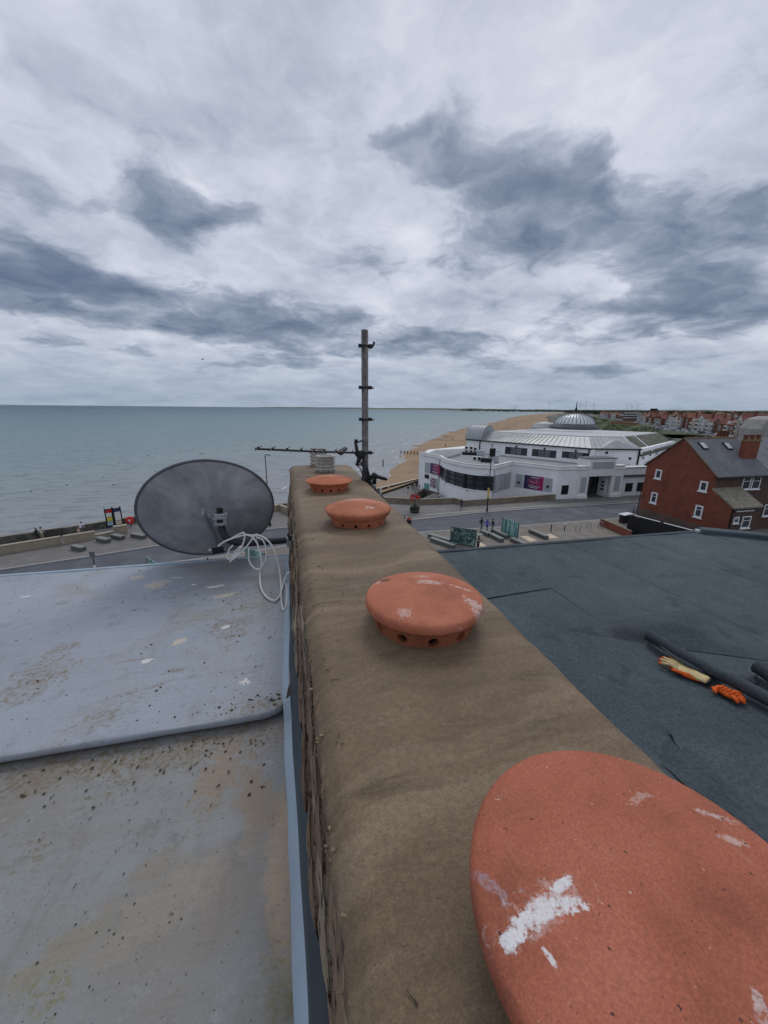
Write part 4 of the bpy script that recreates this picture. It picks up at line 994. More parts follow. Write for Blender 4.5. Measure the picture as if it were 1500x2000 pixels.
# the free edge of the long sheet curling up behind the first roll
m = MB()
e = chain([at(1276, 1246, ZR + .07), at(1310, 1272, ZR + .05), at(1345, 1292, ZR + .045), at(1390, 1303, ZR + .03), at(1430, 1307, ZR + .02), at(1476, 1308, ZR + .02)], 8)
f_ = chain([at(1290, 1263, ZR + .06), at(1320, 1285, ZR + .06), at(1360, 1305, ZR + .055), at(1400, 1320, ZR + .03), at(1440, 1330, ZR + .012), at(1480, 1335, ZR + .012)], 8)
n_ = len(e); m.add(list(e) + list(f_), [(i, i + 1, n_ + i + 1, n_ + i) for i in range(n_ - 1)])
o = m.build('curled_edge', FELT2, bpy.data.objects['felt_roll'], smooth=True)
sm = o.modifiers.new('thick', 'SOLIDIFY'); sm.thickness = .004

# ---- work gloves
def glove(label, c, ang, mats, pose, flip=1):
    t = thing('work_glove', label, 'glove', (c[0], c[1], ZR + .016), 'work gloves on the felt roof', ang)
    fabric, rubber = mats
    def blob(name, secs, mat, par):
        """sections (x, y, halfwidth, halfheight, z)"""
        m = MB(); k = 14; vs = []
        for (x, y, hw, hh, z) in secs:
            vs += [(x, y + hw * math.cos(2 * math.pi * j / k), z + hh * math.sin(2 * math.pi * j / k) + .0015 * nz(x * 90, j * .9, hw * 50)) for j in range(k)]
        n_ = len(secs)
        m.add(vs, [(i * k + j, i * k + (j + 1) % k, (i + 1) * k + (j + 1) % k, (i + 1) * k + j) for i in range(n_ - 1) for j in range(k)] + [tuple(reversed(range(k))), tuple(range((n_ - 1) * k, n_ * k))])
        o = m.build(name, mat, par, smooth=True, local=True); return o
    if pose == 'flat':
        p = blob('palm', [(-.115, 0, .030, .010, .012), (-.10, 0, .038, .014, .014), (-.07, .004, .040, .013, .013), (-.05, .0, .034, .015, .014), (-.02, 0, .042, .013, .012), (.02, 0, .044, .012, .012), (.035, 0, .040, .009, .012)], fabric, t)
        for i, (y, L, b_) in enumerate(((-.036, .060, -.25), (-.012, .082, -.05), (.013, .084, .12), (.037, .066, .32))):
            blob('finger', [(.02, y, .011, .010, .012), (.05, y + b_ * .02, .0095, .010, .015 + .003 * i), (.03 + L, y + b_ * .06, .0095, .009, .012)], fabric, t); blob('fingertip', [(.024 + L, y + b_ * .058, .0102, .0098, .0118), (.036 + L, y + b_ * .066, .0085, .008, .0115), (.043 + L, y + b_ * .07, .004, .004, .010)], rubber, t)
        blob('thumb', [(-.04, .030, .012, .010, .010), (-.005, .050, .0115, .010, .011), (.030, .060, .010, .009, .010), (.038, .061, .005, .005, .010)], rubber, t)
        m = MB(); m.grid(lambda u, v: (-.09 + .17 * u, .030 + .022 * math.sin(math.pi * u) + .006 * (1 - v), .003 + .013 * v), 12, 3); o = m.build('rubber_coating', rubber, p, smooth=True, local=True); sm = o.modifiers.new('thick', 'SOLIDIFY'); sm.thickness = .004
        blob('cuff_band', [(-.124, 0, .024, .009, .010), (-.113, 0, .031, .012, .012)], FRAMEB, p)
    else:
        p = blob('palm', [(-.05, .0, .018, .010, .012), (-.03, .004, .032, .016, .014), (.0, 0, .038, .018, .014), (.03, -.004, .030, .014, .014), (.045, -.004, .018, .009, .013)], rubber, t)
        for i, (x, y, L, a_) in enumerate(((.035, -.022, .03, -.4), (.045, -.004, .035, .0), (.04, .014, .03, .3), (.02, .03, .032, .9))):
            cs, sn = math.cos(a_), math.sin(a_)
            MB().tube([(x - .02 * cs, y - .02 * sn, .016), (x, y, .020), (x + L * .6 * cs, y + L * .6 * sn, .015), (x + L * cs, y + L * sn, .010)], [.011, .012, .0105, .006], 10).build('finger', rubber, t, smooth=True, local=True)
        MB().tube([(-.03, -.015, .014), (-.045, -.034, .016), (-.03, -.05, .014), (-.022, -.055, .011)], [.012, .0115, .010, .005], 10).build('thumb', rubber, t, smooth=True, local=True)
        for i in range(5):
            x = -.03 + i * .016; MB().tube([(x, -.026, .026), (x + .006, 0, .034), (x + .002, .026, .025)], [.004, .006, .004], 8).build('crease', rubber, p, smooth=True, local=True)
    return t
CREAMF = M('cream_cotton', (.66, .52, .27), .9, .18, 30, bump=.5, bscale=220)
ORANGE = M('orange_latex', (.72, .115, .012), .6, .2, 40, bump=.5, bscale=150)
g0 = at(1302, 1299, ZR); g1 = at(1370, 1333, ZR); gc = (g0 + g1) / 2
glove('cream cotton glove with orange rubber edge lying by the felt roll', (gc.x, gc.y), math.atan2(g0.y - g1.y, g0.x - g1.x), (CREAMF, ORANGE), 'flat')
g0 = at(1400, 1350, ZR); g1 = at(1436, 1374, ZR); gc = (g0 + g1) / 2
glove('crumpled orange rubber glove, palm up on the felt', (gc.x, gc.y), math.atan2(g1.y - g0.y, g1.x - g0.x) + .2, (CREAMF, ORANGE), 'curled')
# ================================================================== THE SEAFRONT
def on_face(px, py, p0, p1):
    """pixel ray onto the vertical plane through p0-p1: distance along it and height"""
    d = pix_dir(px, py); a = Vector(p0[:2]); e = (Vector(p1[:2]) - a); L = e.length; e /= L; n = Vector((-e.y, e.x))
    t = a.dot(n) / Vector((d.x, d.y)).dot(n); q = Vector((d.x, d.y)) * t
    return (q - a).dot(e), CAMZ + d.z * t
def face_pt(p0, p1, u, z, out=0.0):
    a = Vector(p0[:2]); e = (Vector(p1[:2]) - a).normalized(); n = Vector((-e.y, e.x))
    if n.dot(-a) < 0: n = -n
    q = a + e * u + n * out; return Vector((q.x, q.y, z))
def face_box(mb, p0, p1, u0, u1, z0, z1, out0, out1):
    c = (face_pt(p0, p1, u0, z0, out0) + face_pt(p0, p1, u1, z1, out1)) / 2
    e = Vector(p1[:2]) - Vector(p0[:2])
    return mb.box(c, (abs(u1 - u0), abs(out1 - out0), abs(z1 - z0)), math.atan2(e.y, e.x))
def px_rect(p0, p1, tl, br):
    u0, z1 = on_face(*tl, p0, p1); u1, z0 = on_face(*br, p0, p1); return min(u0, u1), max(u0, u1), min(z0, z1), max(z0, z1)
def window(parent, p0, p1, r, frame=FRAMEW, glass=GLASS, sill=True, bars=1, transom=True, fw=.08, mat_sill=None):
    u0, u1, z0, z1 = r; m = MB()
    for a in ((u0, u0 + fw, z0, z1), (u1 - fw, u1, z0, z1), (u0 + fw, u1 - fw, z0, z0 + fw), (u0 + fw, u1 - fw, z1 - fw, z1)): face_box(m, p0, p1, *a, -.03, .05)
    wn = m.build('window', frame, parent)
    nb = bars; w_ = (u1 - u0 - 2 * fw) / nb
    for i in range(nb):
        a = u0 + fw + i * w_
        face_box(MB(), p0, p1, a + .015, a + w_ - .015, z0 + fw, z1 - fw, -.02, .012).build('pane', glass, wn)
        if i: face_box(MB(), p0, p1, a - .03, a + .03, z0 + fw, z1 - fw, -.01, .045).build('mullion', frame, wn)
    if transom: face_box(MB(), p0, p1, u0 + fw, u1 - fw, z0 + (z1 - z0) * .62, z0 + (z1 - z0) * .62 + .06, -.01, .042).build('transom', frame, wn)
    if sill: face_box(MB(), p0, p1, u0 - .12, u1 + .12, z0 - .13, z0 - .003, -.03, .14).build('sill', mat_sill or frame, wn)
    return wn

# ---- sea wall and the tan promenade walls
t = thing('sea_wall', 'long dark concrete sea wall running along the water on the left', 'wall', (-20, 60, 0))
MB().strip(SEAWALL[1:], -.25, .25, -5, .86).build('wall', CONCG, t)
MB().strip(SEAWALL[1:], -.32, .32, .862, .95).build('coping', M('coping', (.24, .22, .19), .85, .25, .7), t)
def lowwall(label, a, b, h, mat=CONC, w_=.35):
    a = Vector(a[:2]); b = Vector(b[:2]); e = (b - a).normalized()
    t = thing('promenade_wall', label, 'wall', (*((a + b) / 2), 0), 'low tan walls on the promenade')
    MB().strip([a, b], -w_ / 2, w_ / 2, -.2, h).build('panel', mat, t)
    MB().strip([a - e * .02, b + e * .02], -w_ / 2 - .04, w_ / 2 + .04, h + .002, h + .09).build('coping', M('wall_coping', (.38, .33, .26), .8, .12, 2), t)
    return t
g = lambda *p: at(*D(*p), 0)
a0, a1 = g(0, 715), g(605, 612); dr = (a1 - a0).normalized()
lowwall('longest tan concrete promenade wall, at the left edge of the picture', a0 - dr * 25, a1, .92)
lowwall('tan concrete promenade wall stepped forward, with the person behind it', g(632, 612), g(932, 562), .95)
lowwall('lowest tan concrete wall, between the stepped wall and the sign boards', g(940, 556), g(1112, 522), .42)
lowwall('short tall tan wall block in front of the two sign boards', g(1120, 522), g(1250, 502), 1.05, w_=.5)
# terrace walls around the lamp post right of the dish
q = [at(*C(1190, 590)), at(*C(1270, 570)), at(*C(1365, 608))]
lowwall('pale promenade wall running behind the tall lamp post by the dish', at(*C(1090, 605)), q[1], .9)
lowwall('pale promenade wall angled away from the lamp towards the chimney', q[1] + Vector((.25, -.1, 0)), at(*C(1450, 640)), .9)
t = thing('railing', 'dark metal railing panel on the sea wall, left of the standing person', 'railing', tuple(at(*D(530, 515), 0)))
a, b = Vector(swt[1][:2]).lerp(Vector(swt[2][:2]), .62), Vector(swt[1][:2]).lerp(Vector(swt[2][:2]), .97)
n_ = Vector((.35, -.9)) * .5; a += n_; b += n_
MB().tube([(a.x, a.y, 1.0), (b.x, b.y, 1.0)], .04, 6).build('top_rail', BLACK, t); MB().tube([(a.x, a.y, .12), (b.x, b.y, .12)], .03, 6).build('bottom_rail', BLACK, t)
for i in range(22):
    p = a.lerp(b, i / 21); MB().tube([(p.x, p.y, 0), (p.x, p.y, 1.0)], .025, 5).build('bar', M('rail_bar', (.10, .10, .085), .6, .2, 3), t)
# retaining wall of the street above the lower promenade
t = thing('retaining_wall', 'brown stone retaining wall between the street and the white hall', 'wall', (30, 60, 0))
RW = [(11.5, 65.6), (20.9, 61.35), (27.35, 61.15), (28.08, 59.02), (46.85, 60.25)]
RETM = M('retaining_stone', (.20, .165, .125), .85, .22, .5, c2=(.11, .095, .075), thr=(.5, .75))
MB().strip(RW, -.14, .18, -4, .88).build('wall', RETM, t); MB().strip(RW, -.2, .24, .882, .97).build('coping', M('ret_coping', (.27, .235, .185), .85, .2, 1), t)
# lower promenade parapet with lamp bollards
t = thing('lower_parapet', 'low dark parapet along the lower promenade beside the beach', 'wall', (22, 90, -3))
MB().strip([(q1.x - 2, q1.y - 1.2), (q1.x, q1.y), (q2.x, q2.y)], -.3, .2, -4.6, -2.35).build('wall', M('dark_parapet', (.05, .048, .042), .9, .3, 1), t)
MB().strip([(q1.x - 2, q1.y - 1.2), (q1.x, q1.y), (q2.x, q2.y)], -.34, .24, -2.348, -2.22).build('coping', M('pale_coping', (.52, .48, .41), .8, .15, 1), t)
for lab, px, py in (('pale bollard at the near end of the lower parapet', 745, 961), ('pale cream bollard midway along the lower parapet', 759, 957)):
    p = at(px, py, -3); t = thing('parapet_bollard', lab, 'bollard', tuple(p)); MB().lathe([(.22, 0), (.22, .1), (.15, .14), (.14, .8), (.19, .85), (.17, 1.0), (.0001, 1.05)], 12).build('post', M('cream_post', (.58, .50, .36), .7, .1, 3), t, local=True)
p = at(759, 957, -3); o = MB().lathe([(.05, 1.05), (.035, 6.6), (.0001, 6.65)], 8).build('flagpole', FRAMEW, None, smooth=True, local=True); o.location = p; tag(o, 'thin white flagpole standing by the beach parapet', 'flagpole')
# stairs beside the white hall
t = thing('sunken_stair', 'dark walled stairway at the left foot of the white hall', 'stairs', (27, 66, -3))
s0, s1 = at(*zc(9.375, 720, 860)(900, 990), -1.5), at(*zc(9.375, 720, 860)(1280, 1035), -1.2)
MB().strip([(s0.x, s0.y), (s0.x + 2.5, s0.y + 3.5), (s1.x + 1, s1.y + 2.5)], -.2, .2, -3, -1.0).build('parapet', M('stair_stone', (.11, .10, .09), .85, .25, 1), t)
for i in range(6): MB().box((s0.x + 1.2 + i * .5, s0.y - .5 - i * .25, -2.85 + i * .28), (.9, 2.2, .28), .5).build('step', KERB, t)

# ---- benches: dark granite blocks
def bench(label, a, b, w_=.55, h=.45):
    a = Vector(a[:2]); b = Vector(b[:2]); c = (a + b) / 2; e = b - a
    t = thing('granite_bench', label, 'bench', (c.x, c.y, 0), 'dark granite block benches'); t.rotation_euler = (0, 0, math.atan2(e.y, e.x)); L = e.length
    MB().box((0, 0, h * .42), (L, w_, h * .84 + .02)).build('block', GRANITE, t, local=True, bevel=.03)
    MB().box((0, 0, h * .93), (L + .04, w_ + .05, .075)).build('seat_slab', GRANITET, t, local=True, bevel=.015)
for lab, px, py, L in (('granite block bench alone in front of the stepped tan wall', 154, 1074, 1.9), ('granite block bench in front of the lowest tan wall', 202, 1058, 2.0), ('granite block bench in front of the sign boards', 231, 1052, 1.9), ('granite block bench closest to the satellite dish, on the left promenade', 271, 1050, 2.3)):
    p = at(px, py); e = Vector((.80, -.6)) * L / 2; bench(lab, (p.x - e.x, p.y - e.y), (p.x + e.x, p.y + e.y), .6, .5)
for lab, a, b in (('back one of the two long granite benches beside the chimney edge', (16.6, 44.5), (18.35, 41.7)), ('front one of the two long granite benches beside the chimney edge', (16.35, 43.0), (18.05, 39.8)),
                  ('short granite bench just below the three walking people', (24.05, 44.5), (24.4, 43.1)), ('granite bench in the middle, left of the streaked glass panel', (24.55, 43.0), (24.85, 40.7)),
                  ('long granite bench touching the streaked glass panel', (25.8, 44.8), (26.2, 41.8)), ('granite bench between the two pale paving slabs', (30.7, 43.6), (31.05, 40.5)), ('granite bench half hidden by the felt roof edge', (26.3, 40.9), (26.9, 37.4))):
    bench(lab, a, b, .6, .5)
for pts in ([E(745, 650), E(790, 655), E(900, 738), E(745, 745)], [G(280, 437), G(350, 433), G(447, 478), G(375, 490)], [G(505, 420), G(575, 412), G(652, 450), G(570, 458)], [G(668, 492), G(745, 485), G(770, 497), G(690, 505)]):
    MB().prism([tuple(at(*p)[:2]) for p in pts], -.05, .005).build('paving_slab', PALESTONE, bpy.data.objects['plaza_pavement'])

# ---- etched glass panels
def glass_panel(label, a, b, h, mat):
    a = Vector(a[:2]); b = Vector(b[:2]); t = thing('glass_panel', label, 'art panel', (*((a + b) / 2), 0), 'etched green glass panels on the plaza')
    MB().strip([a, b], -.03, .03, .06, h).build('pane', mat, t)
    MB().strip([a, b], -.07, .07, -.02, .055).build('base_rail', BLACK, t)
    e = (b - a).normalized()
    for p in (a - e * .04, b + e * .04): MB().box((p.x, p.y, h / 2), (.06, .09, h + .04), math.atan2(e.y, e.x)).build('post', BLACK, t)
AG1 = mat_artglass('rocky_print_glass', False); AG2 = mat_artglass('streaked_glass', True)
glass_panel('large green glass panel with rocky water picture beside the long benches', (18.4, 41.65), (20.75, 39.8), 2.15, AG1)
glass_panel('pale green vertically streaked glass panel beside the granite benches', (26.62, 43.9), (27.25, 41.2), 2.2, AG2)
p = aty(*C(190, 950), 39.5); glass_panel('green glass panel top poking over the blue roof, left', (p.x, p.y), (p.x + 1.6, p.y - 2.0), p.z, AG2)
p = aty(*C(1000, 872), 39.5); glass_panel('green glass panel top poking over the blue roof, near the chimney', (p.x, p.y), (p.x + 1.9, p.y - 2.0), p.z, AG2)
for lab, px, py in (('dark bollard top showing above the edge of the blue roof', 405, 1097),):
    p = aty(*C(687, 955), 41.5); t = thing('bollard', lab, 'bollard', (p.x, p.y, 0)); MB().lathe([(.09, 0), (.08, p.z - .1), (.06, p.z), (.0001, p.z + .02)], 10).build('post', BLACK, t, local=True)
p = at(*E(785, 640)); t = thing('round_table', 'round grey stone table beside the rocky picture panel', 'table', tuple(p)); MB().lathe([(.0001, .72), (.48, .72), (.52, .68), (.52, .62), (.2, .58)], 20).build('top', GRANITET, t, local=True); MB().lathe([(.12, 0), (.1, .6)], 10).build('pedestal', GRANITE, t, local=True)
p = at(*E(772, 745)); t = thing('litter_bin', 'small black litter bin at the foot of the rocky picture panel', 'bin', tuple(p)); MB().lathe([(.16, 0), (.2, .7), (.22, .72), (.2, .8), (.0001, .84)], 12).build('drum', BLACK, t, local=True); MB().lathe([(.21, .5), (.212, .56)], 12).build('band', GALV, t, local=True)

# ---- bollards and cycle stands
for lab, px in (('slim black bollard on a pale base, left of the two', G(578, 398)), ('slim black bollard with a white top, beside the cycle hoops', G(710, 388))):
    p = at(*px); t = thing('bollard', lab, 'bollard', tuple(p), 'slim bollards on the plaza'); MB().lathe([(.075, 0), (.06, .9), (.0001, .98)], 10).build('post', BLACK, t, local=True); MB().box((0, 0, .02), (.7, .5, .04), .2).build('base_plate', KERB, t, local=True)
    MB().lathe([(.075, .92), (.085, .98), (.085, 1.1), (.0001, 1.14)], 10).build('cap', FRAMEW if 'white top' in lab else BLACK, t, local=True)
def hoop(label, a, b, h=.85, r=.03, mat=GALV):
    a = Vector(a[:2]); b = Vector(b[:2]); t = thing('cycle_stand', label, 'cycle stand', (*((a + b) / 2), 0), 'metal cycle stands')
    pts = [(a.x, a.y, 0), (a.x, a.y, h * .75)] + [(*a.lerp(b, .5 - .5 * math.cos(k * math.pi / 8)), h * .75 + h * .25 * math.sin(k * math.pi / 8)) for k in range(1, 8)] + [(b.x, b.y, h * .75), (b.x, b.y, 0)]
    MB().tube(pts, r, 8).build('hoop', mat, t, smooth=True)
    for q in (a, b): MB().lathe([(.0001, .03), (.08, .03), (.08, 0)], 10, (q.x, q.y, 0)).build('foot_plate', mat, t)
for i, (a, b) in enumerate(((G(818, 385), G(860, 392)), (G(930, 365), G(968, 368)), (G(1040, 355), G(1078, 362)))):
    hoop('silver cycle hoop, %s of three from the bollards' % ('first', 'second', 'third')[i], at(*a), at(*b), 1.0, .04)
for i, (a, b) in enumerate((((784, 1019), (789.5, 1018)), ((791, 1019), (799.5, 1018)))):
    hoop(('dark cycle hoop half hidden by the chimney edge', 'dark cycle hoop just clear of the chimney edge')[i], at(*a), at(*b), 1.1, .035, BLACK)

# ---- planter tree of flower baskets
p = at(810, 1000); t = thing('flower_planter', 'black planter with red hanging baskets on a pole in the street', 'planter', tuple(p))
MB().lathe([(.72, 0), (.82, .62), (.86, .64), (.86, .78), (.72, .78), (.7, .6), (.0001, .6)], 6).build('tub', BLACK, t, local=True)
MB().lathe([(.80, .3), (.825, .31), (.825, .36), (.80, .37)], 6).build('tub_band', GRANITET, t, local=True)
rn = random.Random(2); MB().leaves((0, 0, .86), (.7, .7, .22), 160, .11, rn).build('greenery', LEAF, t, local=True, norm=False)
MB().lathe([(.06, .6), (.05, 3.0), (.03, 3.5), (.0001, 3.55)], 8).build('pole', BLACK, t, local=True)
for i in range(4):
    a = i * math.pi / 2 + .4; x, y = .62 * math.cos(a), .62 * math.sin(a); z_ = 2.25 + .25 * (i % 2)
    m = MB().leaves((x, y, z_), (.38, .38, .3), 90, .10, rn); bs = m.build('flower_basket', REDF, t, local=True, norm=False)
    MB().tube([(0, 0, z_ + .65), (x, y, z_ + .5), (x, y, z_)], .02, 5).build('basket_arm', BLACK, bs, local=True)
MB().leaves((0, 0, 2.75), (.3, .3, .3), 60, .1, rn).build('flower_basket', REDF, t, local=True, norm=False)
p = at(799, 1022); t = thing('flower_tub', 'small tub of red flowers peeping past the chimney edge', 'planter', tuple(p)); MB().lathe([(.3, 0), (.4, .5), (.0001, .5)], 8).build('tub', BLACK, t, local=True); MB().leaves((0, 0, .65), (.4, .4, .22), 80, .09, rn).build('flowers', REDF, t, local=True, norm=False)

# ---- lamp posts
def lamp(label, base, h, parts):
    t = thing('lamp_post', label, 'lamp post', tuple(base)); MB().lathe([(.16, 0), (.16, .5), (.11, .6), (.10, h * .25), (.075, h * .27), (.05, h), (.0001, h + .02)], 10).build('column', BLACK, t, local=True, smooth=False)
    for nm, mb_, mt in parts: mb_.build(nm, mt, t, local=True)
    return t
b = at(951, 999); H = aty(958, 871, b.y).z
lamp('tall black lamp post with speaker box and yellow band before the white hall', b, H, [
    ('speaker_box', MB().box((.1, -.05, H - 1.0), (.85, .4, 1.25), .2), BLACK), ('finial', MB().lathe([(.0001, H + .3), (.16, H + .15), (.0001, H)], 8), BLACK), ('top_arm', MB().tube([(.4, 0, H - .95), (1.25, -.1, H - .9)], .04, 6), BLACK),
    ('lamp_head', MB().tube([(0, 0, H * .545), (-.45, .05, H * .57), (-.75, .08, H * .575)], [.03, .05, .1], 6), GALV), ('camera_dome', MB().lathe([(.0001, -.28), (.18, -.15), (.2, .05), (.0001, .1)], 10, (.25, -.1, H - 2.6)), FRAMEW),
    ('yellow_band', MB().lathe([(.17, 2.2), (.17, 3.9)], 10), M('yellow_sign', (.62, .42, .12), .6, .15, 3, c2=(.04, .03, .02), thr=(.55, .6)))])
b = at(*C(1198, 698)); H = aty(*C(1165, 118), b.y).z
lamp('slender black lamp post standing between the dish and the chimney', b, H, [('lamp_arm', MB().tube([(0, 0, H), (.35, 0, H + .02), (.62, 0, H - .12)], [.05, .06, .08], 6), BLACK), ('side_hook', MB().tube([(0, 0, H - .4), (-.25, 0, H - .3)], .03, 6), BLACK)])
b = at(*B(490, 960)); H = 4.9
lamp('dark leaning sign post at the corner of the red brick house', (b.x, b.y, 0), H, [('sign_box', MB().box((.05, 0, H - .5), (.45, .2, 1.5), .3), BLACK)])
p = aty(180, 1082, 40.5); t = thing('road_sign', 'grey road sign seen from behind above the blue roof', 'road sign', (p.x, p.y, 0))
MB().lathe([(.045, 0), (.045, p.z + .2), (.0001, p.z + .22)], 8).build('pole', BLACK, t, local=True); MB().box((0, -.05, p.z - .05), (.46, .03, .62)).build('sign_plate', M('sign_back', (.13, .145, .15), .5, .1, 3), t, local=True); MB().box((0.01, -.05, p.z - 1.3), (.13, .1, .28)).build('white_band', FRAMEW, t, local=True)

# ---- sign boards and lifebuoy on the left promenade
YEL = M('notice_yellow', (.62, .48, .06), .6, .1, 2); SKYP = M('notice_blue', (.30, .42, .52), .6, .1, 2); NAVY = M('notice_navy', (.03, .045, .11), .6, .1, 2); PAPER = M('notice_paper', (.66, .66, .62), .6, .06, 4)
def board(label, bl, br, top, bands):
    a, b = at(*bl), at(*br); e = Vector((b.x - a.x, b.y - a.y)); L = e.length; t = thing('notice_board', label, 'sign board', tuple((a + b) / 2), 'tall sign boards by the sea wall'); t.rotation_euler = (0, 0, math.atan2(e.y, e.x))
    H = 2.45
    MB().box((0, .02, H / 2 + .15), (L, .06, H)).build('panel', NAVY, t, local=True)
    for x in (-L / 2 - .05, L / 2 + .05): MB().box((x, 0, H / 2 + .15), (.1, .14, H + .3)).build('post', BLACK, t, local=True)
    for (x0, x1, z0, z1, mt) in bands: MB().box(((x0 + x1) / 2 * L, -.035, z0 + (z1 - z0) / 2), ((x1 - x0) * L, .03, z1 - z0)).build('notice', mt, t, local=True)
    m = MB(); m.add([(-L / 2, -.04, 2.1), (L / 2, -.04, 2.1), (L / 2, -.04, 2.6), (-L / 2, -.04, 2.35), (-L / 2, .05, 2.1), (L / 2, .05, 2.1), (L / 2, .05, 2.6), (-L / 2, .05, 2.35)], [(0, 1, 2, 3), (7, 6, 5, 4), (3, 2, 6, 7), (0, 3, 7, 4), (1, 5, 6, 2), (0, 4, 5, 1)])
    m.build('heading', SAFETYRED if 'red' in label else NAVY, t, local=True)
board('beach sign board with red heading and yellow panel', D(1055, 455), D(1115, 445), 2.4, [(-.45, .45, 1.5, 2.05, PAPER), (-.4, .45, .9, 1.45, YEL), (-.45, .45, .3, .85, SKYP)])
board('beach sign board with dark heading and white sheets', D(1135, 445), D(1198, 432), 2.4, [(-.45, .45, .9, 2.05, PAPER), (-.45, .45, .3, .85, M('notice_buff', (.55, .5, .36), .6, .1, 2))])
p = aty(*D(1268, 380), at(*D(1268, 450)).y + .3); t = thing('lifebuoy_housing', 'round red lifebuoy housing on a post by the sea wall', 'lifebuoy', (p.x, p.y, 0))
MB().lathe([(.0001, -.1), (.42, -.1), (.5, -.04), (.5, .06), (.42, .12), (.0001, .12)], 24).build('red_case', SAFETYRED, t, local=True); o = t.children[0]; o.rotation_euler = (R(90), 0, 0); o.location = (0, 0, p.z)
m = MB().box((0, -.14, p.z + .05), (.34, .04, .1)); m.box((0, -.14, p.z - .1), (.1, .04, .22)); m.build('white_mark', FRAMEW, t, local=True); MB().cyl((0, .08, 0), (0, .08, p.z), .06, n=8).build('post', BLACK, t, local=True)

# ---- low brick wall and black fence by the red house
t = thing('brick_garden_wall', 'low red-brown brick wall beside the cycle hoops', 'wall', (42.4, 42, 0)); MB().strip([(42.7, 44.5), (42.1, 38.7)], -.12, .12, -.2, .95).build('wall', REDBRICK, t); MB().strip([(42.7, 44.5), (42.1, 38.7)], -.15, .15, .952, 1.02).build('coping', RETM, t)
t = thing('black_timber_fence', 'tall black boarded fence below the red brick gable', 'fence', (47, 40, 0))
fa, fb = Vector((43.2, 40.5)), Vector((45.0, 29.5))
for i in range(34):
    p, q = fa.lerp(fb, i / 34), fa.lerp(fb, (i + .96) / 34); MB().strip([p, q], -.025 - .01 * (i % 2), .025, -.2, 2.55 + .02 * (i % 3)).build('board', BLACK, t)
MB().strip([fa, fb], -.08, .02, 2.605, 2.66).build('rail', BLACK, t)
for u0, u1 in ((.06, .36), (.40, .72), (.76, .99)): a, b = fa.lerp(fb, u0), fa.lerp(fb, u1); MB().tube([(a.x, a.y, 2.74), (b.x, b.y, 2.74)], .06, 6).build('white_pole', FRAMEW, t)
struct(MB().prism([(43.5, 40.6), (53.2, 47.5), (53.2, 28), (45.2, 28)], -.1, .03).build('dark_yard', M('yard', (.03, .03, .03), .9, .3, 1)))
p = at(*G(1300, 300)); t = thing('kiosk', 'small white topped kiosk box beside the black fence', 'kiosk', (p.x, p.y, 0)); MB().box((0, 0, .6), (1.6, .8, 1.2), .2).build('box', BLACK, t, local=True); MB().box((0, 0, 1.27), (2.0, 1.0, .12), .2).build('white_top', FRAMEW, t, local=True)
# ================================================================== THE WHITE HALL
t = thing('white_hall', 'large white rendered seaside hall with curved front and ribbed glass dome', 'building', (55, 75, -3))
SPA = t
arc = [(p.x, p.y) for p in chain([(31.6, 79.5, 0), (30.7, 74.5, 0), (31.3, 69.0, 0), (33.0, 65.4, 0), (35.9, 63.7, 0)], 5)]
P0 = (29.3, 87.3)
F_ = [P0] + arc + [(42.25, 68.3), (46.94, 60.42)]
FR = [(46.94, 60.42), (51.2, 60.45), (53.3, 60.5), (53.3, 63.2), (58.4, 63.2), (58.4, 60.3), (61, 60.3), (76, 60.3)]
foot = F_ + FR[1:] + [(90, 70), (98.4, 82.4), (81, 113), (50, 108), (36, 100)]
drum = foot
WB, WT = 1.25, 4.05
# the drum is solid below and above its window band; the rest of the block runs through
solid = [P0, (31.9, 80.5), (36.6, 67.8), (36.6, 64.3)] + F_[len(arc) + 1:] + FR[1:] + foot[len(F_) + len(FR) - 1:]
inner_arc = offset(arc, .28) if Vector(offset(arc, .28)[10]).length > Vector(arc[10]).length else offset(arc, -.28)
MB().prism(arc + [(36.6, 68), (36.2, 79)], -3.2, WB).build('drum_base', WHITE, t)
MB().prism(inner_arc + [(36.6, 68), (36.2, 79)], WB + .002, WT - .002).build('drum_glazing', GLASS, t)
MB().prism(arc + [(36.6, 68), (36.2, 79)], WT, 5.25).build('drum_head', WHITE, t)
gz = [o for o in t.children if o.name.startswith('drum_glazing')][0]
n_ = len(arc)
for k, i in enumerate(range(0, n_, 3)):
    p = arc[i]; a = math.atan2(arc[min(i + 1, n_ - 1)][1] - arc[max(i - 1, 0)][1], arc[min(i + 1, n_ - 1)][0] - arc[max(i - 1, 0)][0])
    MB().box((p[0], p[1], (WB + WT) / 2), (.08 if k % 2 else .30, .14, WT - WB - .01), a).build('mullion', FRAMEB, gz)
mid = [Vector(a).lerp(Vector(b), .35) for a, b in zip(arc, inner_arc)]
for zz_ in (2.2, 3.15): MB().strip(mid, -.05, .05, zz_, zz_ + .07).build('glazing_bar', FRAMEB, gz)
MB().strip(arc, -.10, .12, WB - .16, WB - .003).build('drum_sill', WHITE2, t)
MB().prism([P0] + [(31.5, 80.2), (37, 80), (36.5, 68.2), (36.5, 64.4)] + F_[len(arc) + 1:] + FR[1:] + foot[len(F_) + len(FR) - 1:], -3.2, 5.20).build('main_wall', WHITE, t)
